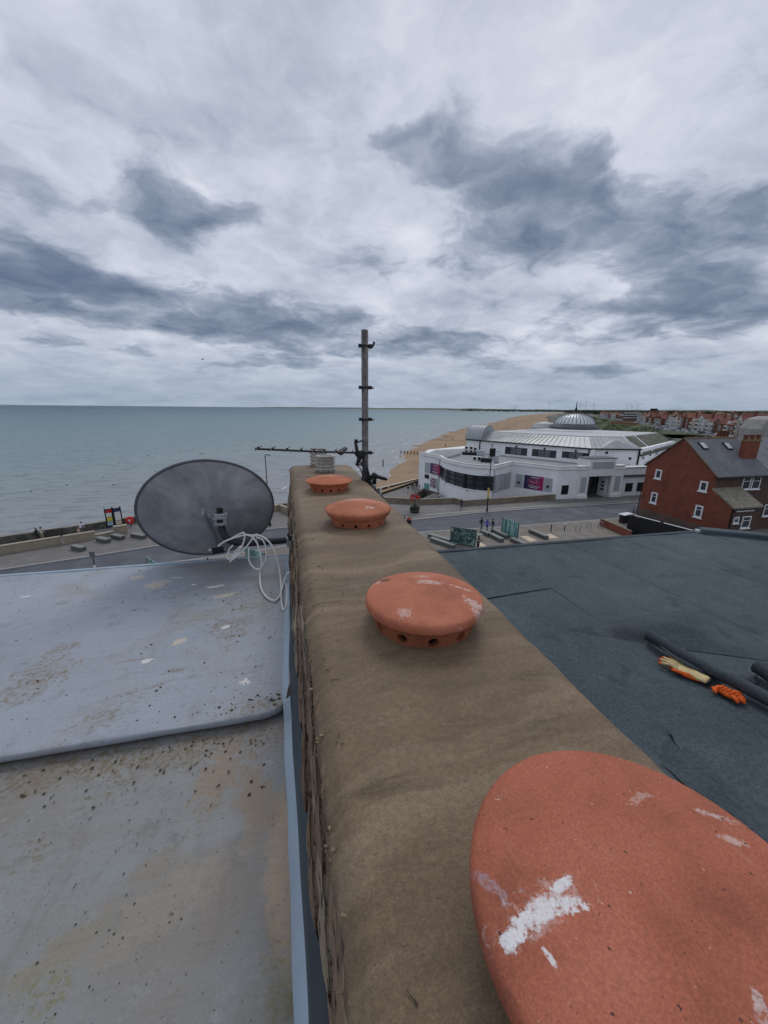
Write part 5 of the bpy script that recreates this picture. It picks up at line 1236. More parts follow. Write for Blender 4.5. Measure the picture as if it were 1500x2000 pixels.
# parapet and cornice bands
run1 = [P0] + arc + [(42.25, 68.3), (46.94, 60.42), (51.2, 60.45)]
side = 1 if Vector(offset(run1, .3)[8]).length < Vector(run1[8]).length else -1
MB().strip(run1, -.35 * side, .0, 5.201, 6.0).build('parapet', WHITE, t)
MB().strip(run1, -.10 * side, .20 * side, 5.45, 5.62).build('cornice_band', WHITE2, t)
MB().strip(run1, -.42 * side, .16 * side, 6.002, 6.12).build('parapet_coping', WHITE2, t)
MB().strip(run1, -.42 * side, -.36 * side, 5.3, 6.16).build('parapet_lining', M('lead_lining', (.075, .08, .085), .7, .3, 1), t)
MB().prism(offset(run1, -.5 * side) + [(60, 62), (90, 74), (75, 108), (38, 99)], 5.205, 5.26).build('roof_deck', M('grey_deck', (.27, .28, .29), .8, .2, .3, c2=(.2, .2, .2), thr=(.55, .7)), t)
# dividing parapet across the low roof
dv = [at(*A(250, 525), 5.9), at(*A(390, 490), 5.9)]
MB().strip([(dv[0].x + .5, dv[0].y), (dv[1].x, dv[1].y)], -.12, .12, 5.2, 5.9).build('roof_divider', GREYPANEL, t)
# portal
PY0 = 59.85
for nm, x0, x1 in (('portal_pier', 51.2, 53.3), ('portal_pier', 58.4, 60.95)): MB().box(((x0 + x1) / 2, (PY0 + 60.7) / 2, 3.0), (x1 - x0, 60.7 - PY0, 6.3)).build(nm, WHITE2, t)
MB().box((55.85, (PY0 - .12 + 63.1) / 2, 5.75), (5.6, 63.1 - PY0 + .12, 3.2)).build('portal_lintel', WHITE2, t)
MB().box((55.85, 61.4, 7.42), (6.1, 3.4, .14)).build('portal_coping', M('lead_cap', (.10, .10, .11), .6, .2, 2), t)
for x0, x1 in ((51.0, 53.0), (58.75, 61.1)):
    for z_ in (5.5, 6.0): MB().box(((x0 + x1) / 2, 60.1, z_), (x1 - x0 + .2, .75, .16)).build('pier_band', WHITE2, t)
MB().box((55.85, PY0 - .15, 6.2), (4.6, .12, 1.2)).build('name_panel', GREYPANEL, t)
dr_ = MB().box((55.85, 63.05, 1.9), (5.0, .15, 3.8)).build('entrance_doors', GLASS, t)
for i in range(5): MB().box((53.6 + i * 1.12, 62.95, 1.9), (.12, .12, 3.8)).build('door_frame', FRAMEB, dr_)
for z_ in (2.6, 1.9, 1.2): MB().box((58.32, 61.8, z_), (.06, .8, .35)).build('notice', M('dark_notice', (.06, .06, .08), .6, .3, 3), t)
MB().box((58.36, 61.8, 2.0), (.04, 1.4, 2.4)).build('notice_board', FRAMEW, t)
for nm, r in (('grey_panel', (51.6, 52.8)), ('grey_panel', (59.1, 60.3))): MB().box((sum(r) / 2, PY0 - .02, 2.6), (r[1] - r[0], .06, 2.9)).build(nm, GREYPANEL, t)
MB().box((52.2, PY0 - .1, .3), (2.1, .3, .55)).build('pier_plinth', WHITE2, t); MB().box((59.7, PY0 - .1, .3), (2.5, .3, .55)).build('pier_plinth', WHITE2, t)
# wing to the right of the portal
MB().box((69, 60.6, 2.75), (15.9, .8, 5.5)).build('wing_wall', WHITE2, t); MB().box((69, 60.15, 3.98), (15.8, .7, .28)).build('wing_canopy', M('canopy_dark', (.06, .06, .065), .6, .2, 1), t); MB().box((69, 60.5, 5.62), (16, 1.1, .16)).build('wing_coping', WHITE2, t)
p0, p1 = (61, 60.2), (77, 60.2)
for tl, br in ((B(405, 725), B(447, 788)), (B(495, 720), B(540, 785))): face_box(MB(), p0, p1, *px_rect(p0, p1, tl, br), -.05, .06).build('poster_case', BLACK, t)
# features on the notch walls
nA, nB, nC, nD = (35.9, 63.7), (42.25, 68.3), (46.94, 60.42), (51.2, 60.45)
for tl, br in ((A(665, 665), A(705, 778)), (A(712, 658), A(733, 768)), (A(738, 650), A(775, 760))): face_box(MB(), nA, nB, *px_rect(nA, nB, tl, br), -.05, .05).build('grey_panel', GREYPANEL, t)
for tl, br in ((A(822, 652), A(868, 762)), (A(1042, 682), A(1093, 795))):
    r = px_rect(nB, nC, tl, br); face_box(MB(), nB, nC, *r, -.05, .05).build('grey_panel', GREYPANEL, t)
    c = face_pt(nB, nC, (r[0] + r[1]) / 2, r[2] + (r[3] - r[2]) * .38, .08); MB().cyl(c, c + Vector((-.1, -.06, 0)), .24, n=14).build('round_lamp', BLACK, t)
POST = mat_poster()
def poster(p0, p1, tl, br):
    u0, u1, z0, z1 = px_rect(p0, p1, tl, br); a = face_pt(p0, p1, u0, z0, .1); e = Vector(p1) - Vector(p0)
    m = MB(); m.add([(0, 0, 0), (1, 0, 0), (1, 0, 1), (0, 0, 1), (0, .02, 0), (1, .02, 0), (1, .02, 1), (0, .02, 1)], [(0, 1, 2, 3), (7, 6, 5, 4), (0, 4, 5, 1), (3, 2, 6, 7), (0, 3, 7, 4), (1, 5, 6, 2)])
    o = m.build('poster', POST, t, local=True); o.location = a - t.location; o.rotation_euler = (0, 0, math.atan2(e.y, e.x)); o.scale = (u1 - u0, 2, z1 - z0)
    o['label'] = 'purple and crimson poster with a bright burst of shapes'
    for (xa, xb, za, zb_) in ((.35, .8, .86, .9), (.25, .85, .22, .255), (.35, .75, .12, .15)):
        q = MB(); q.box(((xa + xb) / 2, -.03, (za + zb_) / 2), (xb - xa, .01, zb_ - za)); q.build('print_line', FRAMEW, o, local=True)
poster(nB, nC, A(888, 660), A(1025, 785))
lA, lB = P0, (31.6, 79.5)
poster(lA, lB, A(163, 568), A(234, 667))
for tl, br, mt, nm in ((A(120, 562), A(150, 650), GREYPANEL, 'grey_panel'), (A(118, 655), A(148, 692), BLACK, 'vent_grille'), (A(116, 722), A(147, 790), M('teal_door', (.12, .30, .29), .5, .1, 2), 'side_door'), (A(162, 680), A(200, 765), M('small_poster', (.45, .33, .34), .6, .4, 1.5, c2=(.06, .05, .12), thr=(.5, .55)), 'small_poster'), (A(206, 690), A(230, 770), GREYPANEL, 'grey_panel')):
    face_box(MB(), lA, lB, *px_rect(lA, lB, tl, br), -.05, .07).build(nm, mt, t)
r = px_rect(nC, nD, A(1175, 742), A(1217, 810)); face_box(MB(), nC, nD, *r, -.05, .08).build('poster_case', BLACK, t)
r = px_rect(nC, nD, A(1278, 685), A(1318, 800)); 
c = at(*A(391, 785), .6); q = Vector(arc[12]); MB().lathe([(.0001, -.05), (.16, -.04), (.16, .1), (.0001, .12)], 12, (32.2, 66.6, .9)).build('round_lamp', BLACK, t)
# ---- upper hall
ZE, ZT = 8.4, 10.4
U0, U1, U2 = (44.1, 93.4), (59.3, 67.3), (68.9, 64.7)
U3, U4 = (98.4, 82.4), (81, 112)
up = [U0, U1, U2, U3, U4]
MB().prism(up, 5.21, ZE).build('upper_wall', WHITE, t)
MB().strip([U0, U1, U2], -.02, .45 if Vector(offset([U0, U1, U2], .45)[0]).length < Vector(U0).length else -.45, ZE - .12, ZE + .14).build('gutter', BLACK, t)
def inset(poly, k):
    c = sum((Vector(p) for p in poly), Vector((0, 0))) / len(poly); return [tuple(Vector(p) + (c - Vector(p)).normalized() * k) for p in poly]
topp = inset(up, 5.2)
m = MB(); n_ = len(up); oe = inset(up, -.3)
m.add([(*p, ZE + .13) for p in oe] + [(*p, ZT) for p in topp], [(i, (i + 1) % n_, n_ + (i + 1) % n_, n_ + i) for i in range(n_) if i != 2])
m.prism(topp, ZE, ZT - .01)
mr = m.build('mansard_roof', ZINC, t)
MB().prism(inset(topp, .6), ZT - .005, ZT + .15).build('flat_roof', M('flat_roof_grey', (.46, .48, .49), .7, .12, .2), t)
# standing seams on the two visible slopes
for (a, b, c, d_) in ((oe[0], oe[1], topp[0], topp[1]), (oe[1], oe[2], topp[1], topp[2])):
    L = (Vector(b) - Vector(a)).length; k = int(L / 1.1)
    for i in range(1, k):
        p = Vector(a).lerp(Vector(b), i / k); q = Vector(c).lerp(Vector(d_), i / k)
        MB().tube([(p.x, p.y, ZE + .15), (q.x, q.y, ZT + .02)], .055, 4).build('seam', ZINC, mr)
MOSSY = M('mossy_cladding', (.105, .11, .075), .85, .3, .35, c2=(.22, .22, .2), thr=(.5, .72))
# mossy steep slopes of the right side
b0 = Vector(U2); b1 = Vector(U3); e = (b1 - b0).normalized(); nn = Vector((-e.y, e.x))
m = MB(); zb_, zt_ = 7.35, 10.3
m.add([(*(b0 - nn * .35), zb_), (*(b1 - nn * .35), zb_), (*topp[3], ZT + .05), (*topp[2], ZT + .05)], [(0, 1, 2, 3)])
o = m.build('mossy_slope', MOSSY, t); sm = o.modifiers.new('thick', 'SOLIDIFY'); sm.thickness = .2
for u in (.0, .26):
    p = b0.lerp(b1, u); q = Vector(topp[2]).lerp(Vector(topp[3]), u); MB().tube([(*(p - nn * .38), zb_ + .15), (*q, ZT + .15)], .16, 4).build('ridge_flashing', WHITE, o)
MB().strip([b0 - nn * .3, b1 - nn * .3], -.1, .1, 7.0, 7.32).build('gutter', BLACK, t)
MB().strip([b0, b1], -.06, .2, 5.2, 7.0).build('side_wall', WHITE, t)
# upper windows
for tl, br in ((A(737, 443), A(910, 515)), (A(945, 460), A(1136, 533)), (A(1175, 478), A(1388, 548))):
    r = px_rect(U0, U1, tl, br); wn = face_box(MB(), U0, U1, *r, -.03, .05).build('window', FRAMEB, t); w_ = (r[1] - r[0]) / 4
    for i in range(4):
        face_box(MB(), U0, U1, r[0] + i * w_ + .08, r[0] + (i + 1) * w_ - .08, r[2] + .1, r[3] - .1, 0, .065).build('pane', GLASSL if i in (1, 2) else GLASS, wn)
        if i in (0, 3): face_box(MB(), U0, U1, r[0] + i * w_ + .08, r[0] + (i + 1) * w_ - .08, (r[2] + r[3]) / 2 - .04, (r[2] + r[3]) / 2 + .04, 0, .08).build('transom', FRAMEB, wn)
    c = face_pt(U0, U1, (r[0] + r[1]) / 2, r[3] + .25, .1); MB().cyl(c, c + Vector((-.2, -.12, .05)), .2, n=10).build('bulkhead_lamp', BLACK, wn)
for tl, br in ((A(720, 415), A(734, 510)), (A(915, 425), A(940, 530)), (A(1140, 445), A(1170, 545)), (A(1395, 462), A(1420, 540))): face_box(MB(), U0, U1, *px_rect(U0, U1, tl, br)[:2], 5.3, ZE - .13, -.02, .12).build('pilaster', WHITE, t)
for px in (A(545, 400), A(1388, 462)):
    u, z_ = on_face(*px, U0, U1); face_box(MB(), U0, U1, u - .1, u + .1, 5.3, ZE - .1, .02, .2).build('downpipe', BLACK, t)
for px in (B(255, 490), B(435, 535)):
    u, z_ = on_face(*px, U1, U2); c = face_pt(U1, U2, u, z_, .05); MB().cyl(c, c + Vector((-.05, -.12, 0)), .25, n=14).build('round_lamp', BLACK, t)
for px in (B(525, 530), B(580, 505), B(632, 495), B(680, 488)):
    u, z_ = on_face(*px, U2, U3); c = face_pt(U2, U3, u, z_, .25); MB().cyl(c, c + Vector((.1, -.15, 0)), .28, n=12).build('round_lamp', BLACK, t)
face_box(MB(), U1, U2, 9.6, 9.9, 5.3, ZE - .1, .02, .2).build('downpipe', BLACK, t)
# small hipped roof over the corner bay
hx, hy = (U1[0] + U2[0]) / 2 + 1.0, (U1[1] + U2[1]) / 2 + 1.5
m = MB(); m.add([(U1[0] + 1.5, U1[1] - .9, ZE + .15), (U2[0] + .2, U2[1] - .5, ZE + .15), (hx, hy, ZE + 1.7), (U1[0] + 4, U1[1] + 3.5, ZE + .6), (U2[0] + 1, U2[1] + 4, ZE + .6)], [(0, 1, 2), (1, 4, 2), (3, 0, 2), (4, 3, 2)])
m.build('hipped_roof', ZINC, t)
# barrel vault at the seaward end
ue = (Vector(U1) - Vector(U0)).normalized(); vn = Vector((-ue.y, ue.x)); vn = vn if vn.dot(Vector(U0)) > 0 else -vn
bc = Vector(U0) + vn * 3.2; BR, BL = 3.3, 4.6
def barrel(u, v): a = math.pi * v; p = bc + ue * (BL * u - .3) + vn * (-BR * math.cos(a)); return (p.x, p.y, ZE - .1 + math.sin(a) * 3.75)
m = MB().grid(barrel, 8, 24)
for k in (0, 8):
    i0 = len(m.v); pts = [barrel(k / 8, j / 24) for j in range(25)]; m.add(pts, [tuple(range(25))])
bv = m.build('barrel_vault', ZINC, t)
for k in range(6): MB().tube([(p[0], p[1], p[2] + .03) for p in (barrel(k / 5, j / 18) for j in range(19))], .10, 4).build('rib', GREYPANEL, bv)
# dome
dcx, dcy = 98.5, 121.5
dcx, dcy = dcx * .84, dcy * .84; zr = 16 - 5.5 * .84; DR = 5.6
MB().lathe([(DR + 1.2, zr - 1.5), (DR + 1.1, zr - .1), (DR + .9, zr), (DR + .5, zr + .4), (DR, zr + .7)], 48, (dcx, dcy, 0)).build('dome_drum', M('dome_drum', (.085, .09, .095), .6, .2, .5), t)
prof = [(DR * math.cos(a), zr + .65 + 3.1 * math.sin(a)) for a in [math.pi / 2 * k / 12 for k in range(12)]] + [(.3, zr + 3.78)]
dm = MB().lathe(prof, 48, (dcx, dcy, 0)).build('dome', M('dome_glazing', (.60, .63, .66), .3, .08, .6, spec=.5), t, smooth=True)
for k in range(32):
    a = 2 * math.pi * k / 32; MB().tube([(dcx + (r_ + .04) * math.cos(a), dcy + (r_ + .04) * math.sin(a), z_ + .03) for r_, z_ in prof], .07, 4).build('rib', M('dome_rib', (.10, .11, .12), .5, .1, 1), dm)
MB().lathe([(.7, 0), (.75, .3), (.3, .5), (.22, .9), (.32, 1.0), (.32, 1.4), (.14, 1.6), (.1, 3.0), (.03, 3.4), (.0001, 3.5)], 10, (dcx, dcy, zr + 3.7)).build('finial', BLACK, dm)
MB().lathe([(4.2, 0), (4.1, 1.2), (3.0, 2.4), (.0001, 3.0)], 24, (dcx - 3.5, dcy + 9, ZT - 1.0)).build('rear_turret', ZINC, t)
MB().tube([(60, 92, ZT + .4), (72, 82, ZT + .4)], .06, 5).build('roof_rail', GALV, t)
# rooftop air conditioning units: loose things on the low roof
def ac(label, px, py, w_=1.0, h=1.5, fans=2):
    p = at(px, py + 5, 5.3); t = thing('air_conditioner', label, 'air conditioner', tuple(p), 'air conditioners on the low roof of the hall', math.radians(-35)); MB().box((0, 0, h / 2), (w_, .5, h)).build('casing', WHITE2, t, local=True, bevel=.03)
    for k in range(fans):
        z_ = h * (k + .5) / fans; f = MB().lathe([(.0001, .03), (.30, .03), (.34, 0)], 16).build('fan', BLACK, t, local=True); f.location = (-.1, -.26, z_); f.rotation_euler = (R(90), 0, 0)
for lab, px, py, w_, h, fans in (('tall white air conditioner, leftmost in the row on the hall roof', *A(440, 472), 1.1, 1.75, 2), ('tall white air conditioner, second in the row on the hall roof', *A(477, 474), 1.1, 1.75, 2), ('white air conditioner, right end of the row on the hall roof', *A(507, 478), .8, 1.6, 2), ('small white air conditioner, left of the low pair', *A(506, 530), 1.1, .9, 1), ('small white air conditioner, right of the low pair', *A(540, 532), 1.1, .9, 1)): ac(lab, px, py, w_, h, fans)
for lab, px, py, sz, mt in (('grey plant cabinet on the hall roof beside the speaker box', *A(645, 548), (2.0, 1.2, 1.3), GREYPANEL), ('grey duct box behind the low air conditioners', *A(545, 498), (1.6, 1.2, 1.2), GREYPANEL), ('dark pipework frame between the air conditioners', *A(590, 545), (2.2, 1.4, .7), BLACK), ('dark duct tray under the tall air conditioners', *A(470, 490), (4.0, 1.2, .5), BLACK)):
    p = at(px, py + 4, 5.3); t2 = thing('roof_plant', lab, 'roof plant', tuple(p)); MB().box((0, 0, sz[2] / 2), sz, -.6).build('cabinet', mt, t2, local=True, bevel=.05); MB().box((0, 0, sz[2] + .05), (sz[0] + .1, sz[1] + .1, .1), -.6).build('lid', mt, t2, local=True)

# ================================================================== THE RED HOUSE AND TERRACE
GX, YR, YF2, YM = 53.3, 38.2, 48.4, 43.3; ZEV, ZRD = 8.0, 12.24
t = thing('red_brick_house', 'red brick end house with slate roof and white windows on its gable', 'house', (56, 43, 0))
m = MB(); gp = [(YF2, -.2), (YF2, ZEV), (YM, ZRD), (YR, ZEV), (YR, 6.1), (35.4, 4.36), (35.4, -.2)]
m.add([(GX, y, z) for y, z in gp] + [(GX + .4, y, z) for y, z in gp], [tuple(range(7)), tuple(range(13, 6, -1))] + [(i, (i + 1) % 7, 7 + (i + 1) % 7, 7 + i) for i in range(7)])
m.build('gable_wall', REDBRICK, t)
MB().box((GX - .03, 42, .55), (.1, 13, 1.1)).build('plinth', M('plinth_render', (.12, .085, .07), .9, .3, .6), t)
XE = 62.5
MB().box(((GX + .4 + XE) / 2, (YR + YF2) / 2, 3.9), (XE - GX - .4, YF2 - YR - .02, 8.2)).build('rear_wall', BROWNBRICK, t)
def slope(x0, x1, y0, z0, y1, z1, th=.14):
    m = MB(); m.add([(x0, y0, z0), (x1, y0, z0), (x1, y1, z1), (x0, y1, z1), (x0, y0, z0 + th), (x1, y0, z0 + th), (x1, y1, z1 + th), (x0, y1, z1 + th)], [(0, 1, 2, 3), (7, 6, 5, 4), (0, 4, 5, 1), (3, 2, 6, 7), (0, 3, 7, 4), (1, 5, 6, 2)]); return m
rf = slope(GX - .12, XE, YR - .35, ZEV - .28, YM, ZRD).build('rear_slope', SLATE, t); slope(GX - .12, XE, YF2 + .35, ZEV - .28, YM, ZRD).build('front_slope', SLATE, t)
MB().tube([(GX - .13, YM, ZRD + .14), (XE, YM, ZRD + .14)], .12, 8).build('ridge_tiles', M('ridge_clay', (.20, .12, .06), .85, .3, 2), t)
MB().strip([(GX, YR - .40), (XE, YR - .40)], -.06, .06, ZEV - .42, ZEV - .30).build('gutter', BLACK, t)
for sgn, ye, in ((1, YR), (-1, YF2)):
    dy = (YR - .35 if sgn > 0 else YF2 + .35); MB().tube([(GX - .16, dy, ZEV - .16), (GX - .16, YM, ZRD + .12)], .09, 4).build('verge', M('verge_mortar', (.13, .09, .055), .9, .3, 1), t)
fc0, fc1 = (GX, YR), (GX, YF2)
for tl, br, tr in ((B(630, 612), B(682, 700), False), (B(595, 786), B(648, 890), True), (B(970, 700), B(1038, 800), False), (B(933, 884), B(998, 1003), True)):
    px0 = on_face(*tl, (GX - .02, YR), (GX - .02, YF2)); u0, u1, z0, z1 = px_rect((GX, YR), (GX, YF2), tl, br)
    cu, wd = (u0 + u1) / 2, 1.05; window(t, (GX, YR), (GX, YF2), (cu - wd / 2, cu + wd / 2, z0 + .05, z1 - .05), fw=.2, transom=tr)
re0, re1 = (GX, YR), (XE + 20, YR)
for tl, br in ((B(1310, 676), B(1358, 770)), (B(1383, 674), B(1432, 768))): r_ = px_rect(re0, re1, tl, br); window(t, re0, re1, (r_[0] + .12, r_[1] - .12, r_[2], r_[3]), fw=.12)
# rear extension with ribbed lean-to roof
xw = 58.1
MB().box(((GX + .4 + xw - .1) / 2, (35.5 + YR) / 2, 2.1), (xw - GX - .5, YR - 35.45, 4.35)).build('extension_wall', BROWNBRICK, t)
lt = slope(GX - .1, xw, 35.1, 4.2, YR, 6.1, .12).build('lean_to_roof', M('concrete_tiles', (.21, .19, .15), .85, .2, 1.2, c2=(.11, .10, .075), thr=(.5, .7)), t)
for i in range(6):
    k = i / 6; y0, z0 = 35.1 + (YR - 35.1) * k, 4.2 + 1.9 * k; slope(GX - .12, xw + .02, y0 - .03, z0 + .13, y0 + (YR - 35.1) / 6, z0 + 1.9 / 6 + .125, .09).build('tile_course', M('concrete_tiles', ()), lt)
MB().strip([(GX - .1, 35.05), (xw, 35.05)], -.07, .07, 4.05, 4.18).build('gutter', BLACK, lt)
MB().tube([(GX + .05, 35.25, -.1), (GX + .05, 35.25, 4.1)], .09, 6).build('downpipe', BLACK, t)
x0, x1 = (GX, 35.4), (xw + 20, 35.4)
for tl, br in ((B(1240, 986), B(1268, 1032)), (B(1308, 982), B(1350, 1068))): window(t, x0, x1, px_rect(x0, x1, tl, br), fw=.13)
a = on_face(*B(1250, 942), x0, x1); b = on_face(*B(1388, 924), x0, x1); face_box(MB(), x0, x1, a[0], b[0], a[1] - .08, a[1] + .08, .02, .15).build('light_strip', FRAMEW, t)
# rooflights
for tl in (B(955, 412), B(1143, 415)):
    q = pix_dir(*tl); m0 = (ZRD - ZEV + .28) / (YM - YR + .35)
    tt = ((ZEV - .28 + .14) - m0 * (YR - .35) - CAMZ) / (q.z - m0 * q.y); p = Vector((q.x * tt, q.y * tt, CAMZ + q.z * tt))
    rl = MB().box((p.x + .45, p.y - .55, p.z - .5 * m0 + .03), (.95, 1.35, .14), 0, Matrix.Rotation(math.atan(m0), 3, 'X')).build('rooflight', FRAMEB, t)
    MB().box((p.x + .45, p.y - .6, p.z - .5 * m0 + .06), (.72, 1.05, .14), 0, Matrix.Rotation(math.atan(m0), 3, 'X')).build('pane', M('rooflight_glass', (.42, .46, .5), .15, .1, 1, spec=.6), rl)
# main chimney
a = aty(*B(1300, 400), 40.4); b = aty(*B(1440, 405), 40.4); zt_ = a.z
ck = MB().box(((a.x + b.x) / 2, 40.4, (zt_ + 9.0) / 2), (b.x - a.x - .75, .6, zt_ - 9.0)).build('chimney', REDBRICK, t)
MB().box(((a.x + b.x) / 2, 40.4, zt_ + .08), (b.x - a.x - .55, .8, .2)).build('cap_course', M('chimney_cap', (.24, .16, .08), .85, .25, 2), ck)
for i in range(3): MB().lathe([(.3, 0), (.27, .1), (.26, .45), (.32, .5), (.32, .62), (.2, .64)], 12, (a.x + .55 + i * (b.x - a.x - 1.1) / 2, 40.4, zt_ + .2)).build('chimney_pot', CHIPOT, ck)
a = aty(*B(1100, 372), 45); b = aty(*B(1190, 375), 45)
ck = MB().box(((a.x + b.x) / 2, 45, a.z - .6), (b.x - a.x, .9, 1.4)).build('chimney', REDBRICK, t)
for i in range(4): MB().lathe([(.24, 0), (.2, .1), (.2, .7), (.26, .75), (.26, .88), (.18, .9)], 12, (a.x + .25 + i * (b.x - a.x - .5) / 3, 45, a.z + .1)).build('chimney_pot', CHIPOT, ck)
# the next houses of the terrace
t = thing('terrace_house', 'brown brick terrace house joined to the right of the red gable house', 'house', (70, 43, 0))
MB().box((76, (YR + YF2) / 2, 3.9), (27, YF2 - YR - .1, 8.1)).build('wall', BROWNBRICK, t)
slope(XE + .02, 89.5, YR - .38, ZEV - .26, YM, ZRD + .02).build('rear_slope', M('lighter_slate', (.16, .165, .175), .65, .25, .6), t); slope(XE + .02, 89.5, YF2 + .38, ZEV - .26, YM, ZRD + .02).build('front_slope', SLATE, t)
window(t, (XE, YR - .05), (XE + 20, YR - .05), px_rect((XE, YR - .05), (XE + 20, YR - .05), B(1478, 890), B(1530, 975)), fw=.13)
# pale rendered gable rising behind the ridge at the right edge
a = aty(*B(1435, 385), 58); b = aty(*B(1450, 310), 58); c = aty(*B(1500, 235), 58); d_ = aty(*B(1600, 210), 58); e_ = aty(*B(1600, 400), 58)
t = thing('pale_gable_house', 'pale pebble-dashed gable rising behind the terrace roof at the right edge', 'house', (a.x, 58, 0))
m = MB(); pts = [(a.x, a.z - 9), (a.x, a.z), (b.x, b.z), (c.x, c.z), (d_.x, d_.z), (e_.x, e_.z - 9)]; k = len(pts)
m.add([(x, 58, z) for x, z in pts] + [(x, 62, z) for x, z in pts], [tuple(range(k)), tuple(range(2 * k - 1, k - 1, -1))] + [(i, (i + 1) % k, k + (i + 1) % k, k + i) for i in range(k)])
m.build('gable', M('pebble_dash', (.30, .285, .265), .95, .2, 1.2, bump=.5, bscale=8), t)
MB().box((a.x + 2, 60, a.z - .4), (3, 3, .8)).build('flat_bay', M('pebble_dash', ()), t)

# ================================================================== THE TOWN BEYOND
rn = random.Random(21)
WALLS = [((.56, .56, .55), 'white'), ((.50, .47, .41), 'cream'), ((.17, .065, .042), 'red brick'), ((.19, .10, .065), 'brown brick'), ((.44, .45, .46), 'pale grey')]
ROOFS = [((.175, .068, .042), 'orange-red tiled'), ((.145, .052, .04), 'dark red tiled'), ((.15, .085, .06), 'brown tiled'), ((.10, .10, .11), 'slate')]
WM = [M('house_wall_%d' % i, c, .8, .15, .15, c2=tuple(x * .7 for x in c), thr=(.55, .75)) for i, (c, _) in enumerate(WALLS)]
RM = [M('house_roof_%d' % i, c, .85, .3, .2, c2=tuple(x * 1.4 for x in c), thr=(.5, .7)) for i, (c, _) in enumerate(ROOFS)]
def house(label, group, p, ang, w_, dp, h, rh, wi, ri, style, detail):
    t = thing('seafront_house', label, 'house', tuple(p), group, ang)
    MB().box((0, dp / 2, h / 2 - 1), (w_, dp, h + 2)).build('wall', WM[wi], t, local=True)
    m = MB(); o_ = .35
    if style == 'gable':   # gable to the street
        m.add([(-w_ / 2 - o_, -o_, h - .1), (0, -o_, h + rh), (w_ / 2 + o_, -o_, h - .1), (-w_ / 2 - o_, dp + o_, h - .1), (0, dp + o_, h + rh), (w_ / 2 + o_, dp + o_, h - .1)], [(0, 1, 4, 3), (1, 2, 5, 4), (3, 4, 5), (0, 3, 5, 2)])
        g = MB(); g.add([(-w_ / 2 + .1, -.06, h - .05), (w_ / 2 - .1, -.06, h - .05), (0, -.06, h + rh - .35), (-w_ / 2 + .1, .3, h - .05), (w_ / 2 - .1, .3, h - .05), (0, .3, h + rh - .35)], [(0, 1, 2), (5, 4, 3), (0, 2, 5, 3), (1, 4, 5, 2), (0, 3, 4, 1)])
    elif style == 'hip':
        m.add([(-w_ / 2 - o_, -o_, h - .1), (w_ / 2 + o_, -o_, h - .1), (w_ / 2 + o_, dp + o_, h - .1), (-w_ / 2 - o_, dp + o_, h - .1), (-w_ * .18, dp / 2, h + rh), (w_ * .18, dp / 2, h + rh)], [(0, 1, 5, 4), (1, 2, 5), (2, 3, 4, 5), (3, 0, 4), (0, 3, 2, 1)])
    else:
        m.add([(-w_ / 2 - o_, -o_, h - .1), (w_ / 2 + o_, -o_, h - .1), (w_ / 2 + o_, dp + o_, h - .1), (-w_ / 2 - o_, dp + o_, h - .1), (-w_ / 2 - o_, dp / 2, h + rh), (w_ / 2 + o_, dp / 2, h + rh)], [(0, 1, 5, 4), (2, 3, 4, 5), (1, 2, 5), (3, 0, 4), (0, 3, 2, 1)])
    rf = m.build('roof', RM[ri], t, local=True)
    if style == 'gable': g.build('gable', WM[wi], t, local=True)
    c = MB().box((w_ * .32, dp * .5, h + rh * .9), (.9, 1.4, rh * .9)); c.build('chimney', WM[2], rf, local=True)
    if detail:
        st_ = max(2, int(h / 3))
        bay = MB().box((-w_ * .22, -.55, st_ * 1.45), (w_ * .36, 1.1, st_ * 2.9)).build('bay', WM[wi if rn.random() < .5 else 0], t, local=True)
        for s_ in range(st_):
            MB().box((-w_ * .22, -1.12, 1.5 + s_ * 2.9), (w_ * .30, .1, 1.5)).build('bay_window', GLASS, bay, local=True)
            wv = MB().box((w_ * .24, -.04, 1.5 + s_ * 2.9), (w_ * .26, .16, 1.7)).build('window', FRAMEW, t, local=True); MB().box((w_ * .24, -.1, 1.5 + s_ * 2.9), (w_ * .2, .12, 1.35)).build('pane', GLASS, wv, local=True)
        if style != 'gable' and rn.random() < .7:
            dm = MB().box((-w_ * .2, dp * .14, h + rh * .36), (w_ * .3, 2.4, 1.6)).build('dormer', WM[0], rf, local=True)
    else:
        for s_ in range(2):
            for q in (-.25, .25): MB().box((w_ * q, -.05, 1.6 + s_ * 2.9), (w_ * .26, .2, 1.4)).build('window', GLASS, t, local=True)
    return t
ROW = [(240, 157), (259, 180.7), (276.5, 203.7), (311, 253.5), (393, 356), (507.6, 514.7), (666, 753), (760, 905)]
rowp = chain([(a, b, 0) for a, b in ROW], 40)
def along(s):
    acc = 0
    for a, b in zip(rowp, rowp[1:]):
        l = (b - a).length
        if acc + l >= s: return a.lerp(b, (s - acc) / l), (b - a).normalized()
        acc += l
    return None, None
s = 0; i = 0
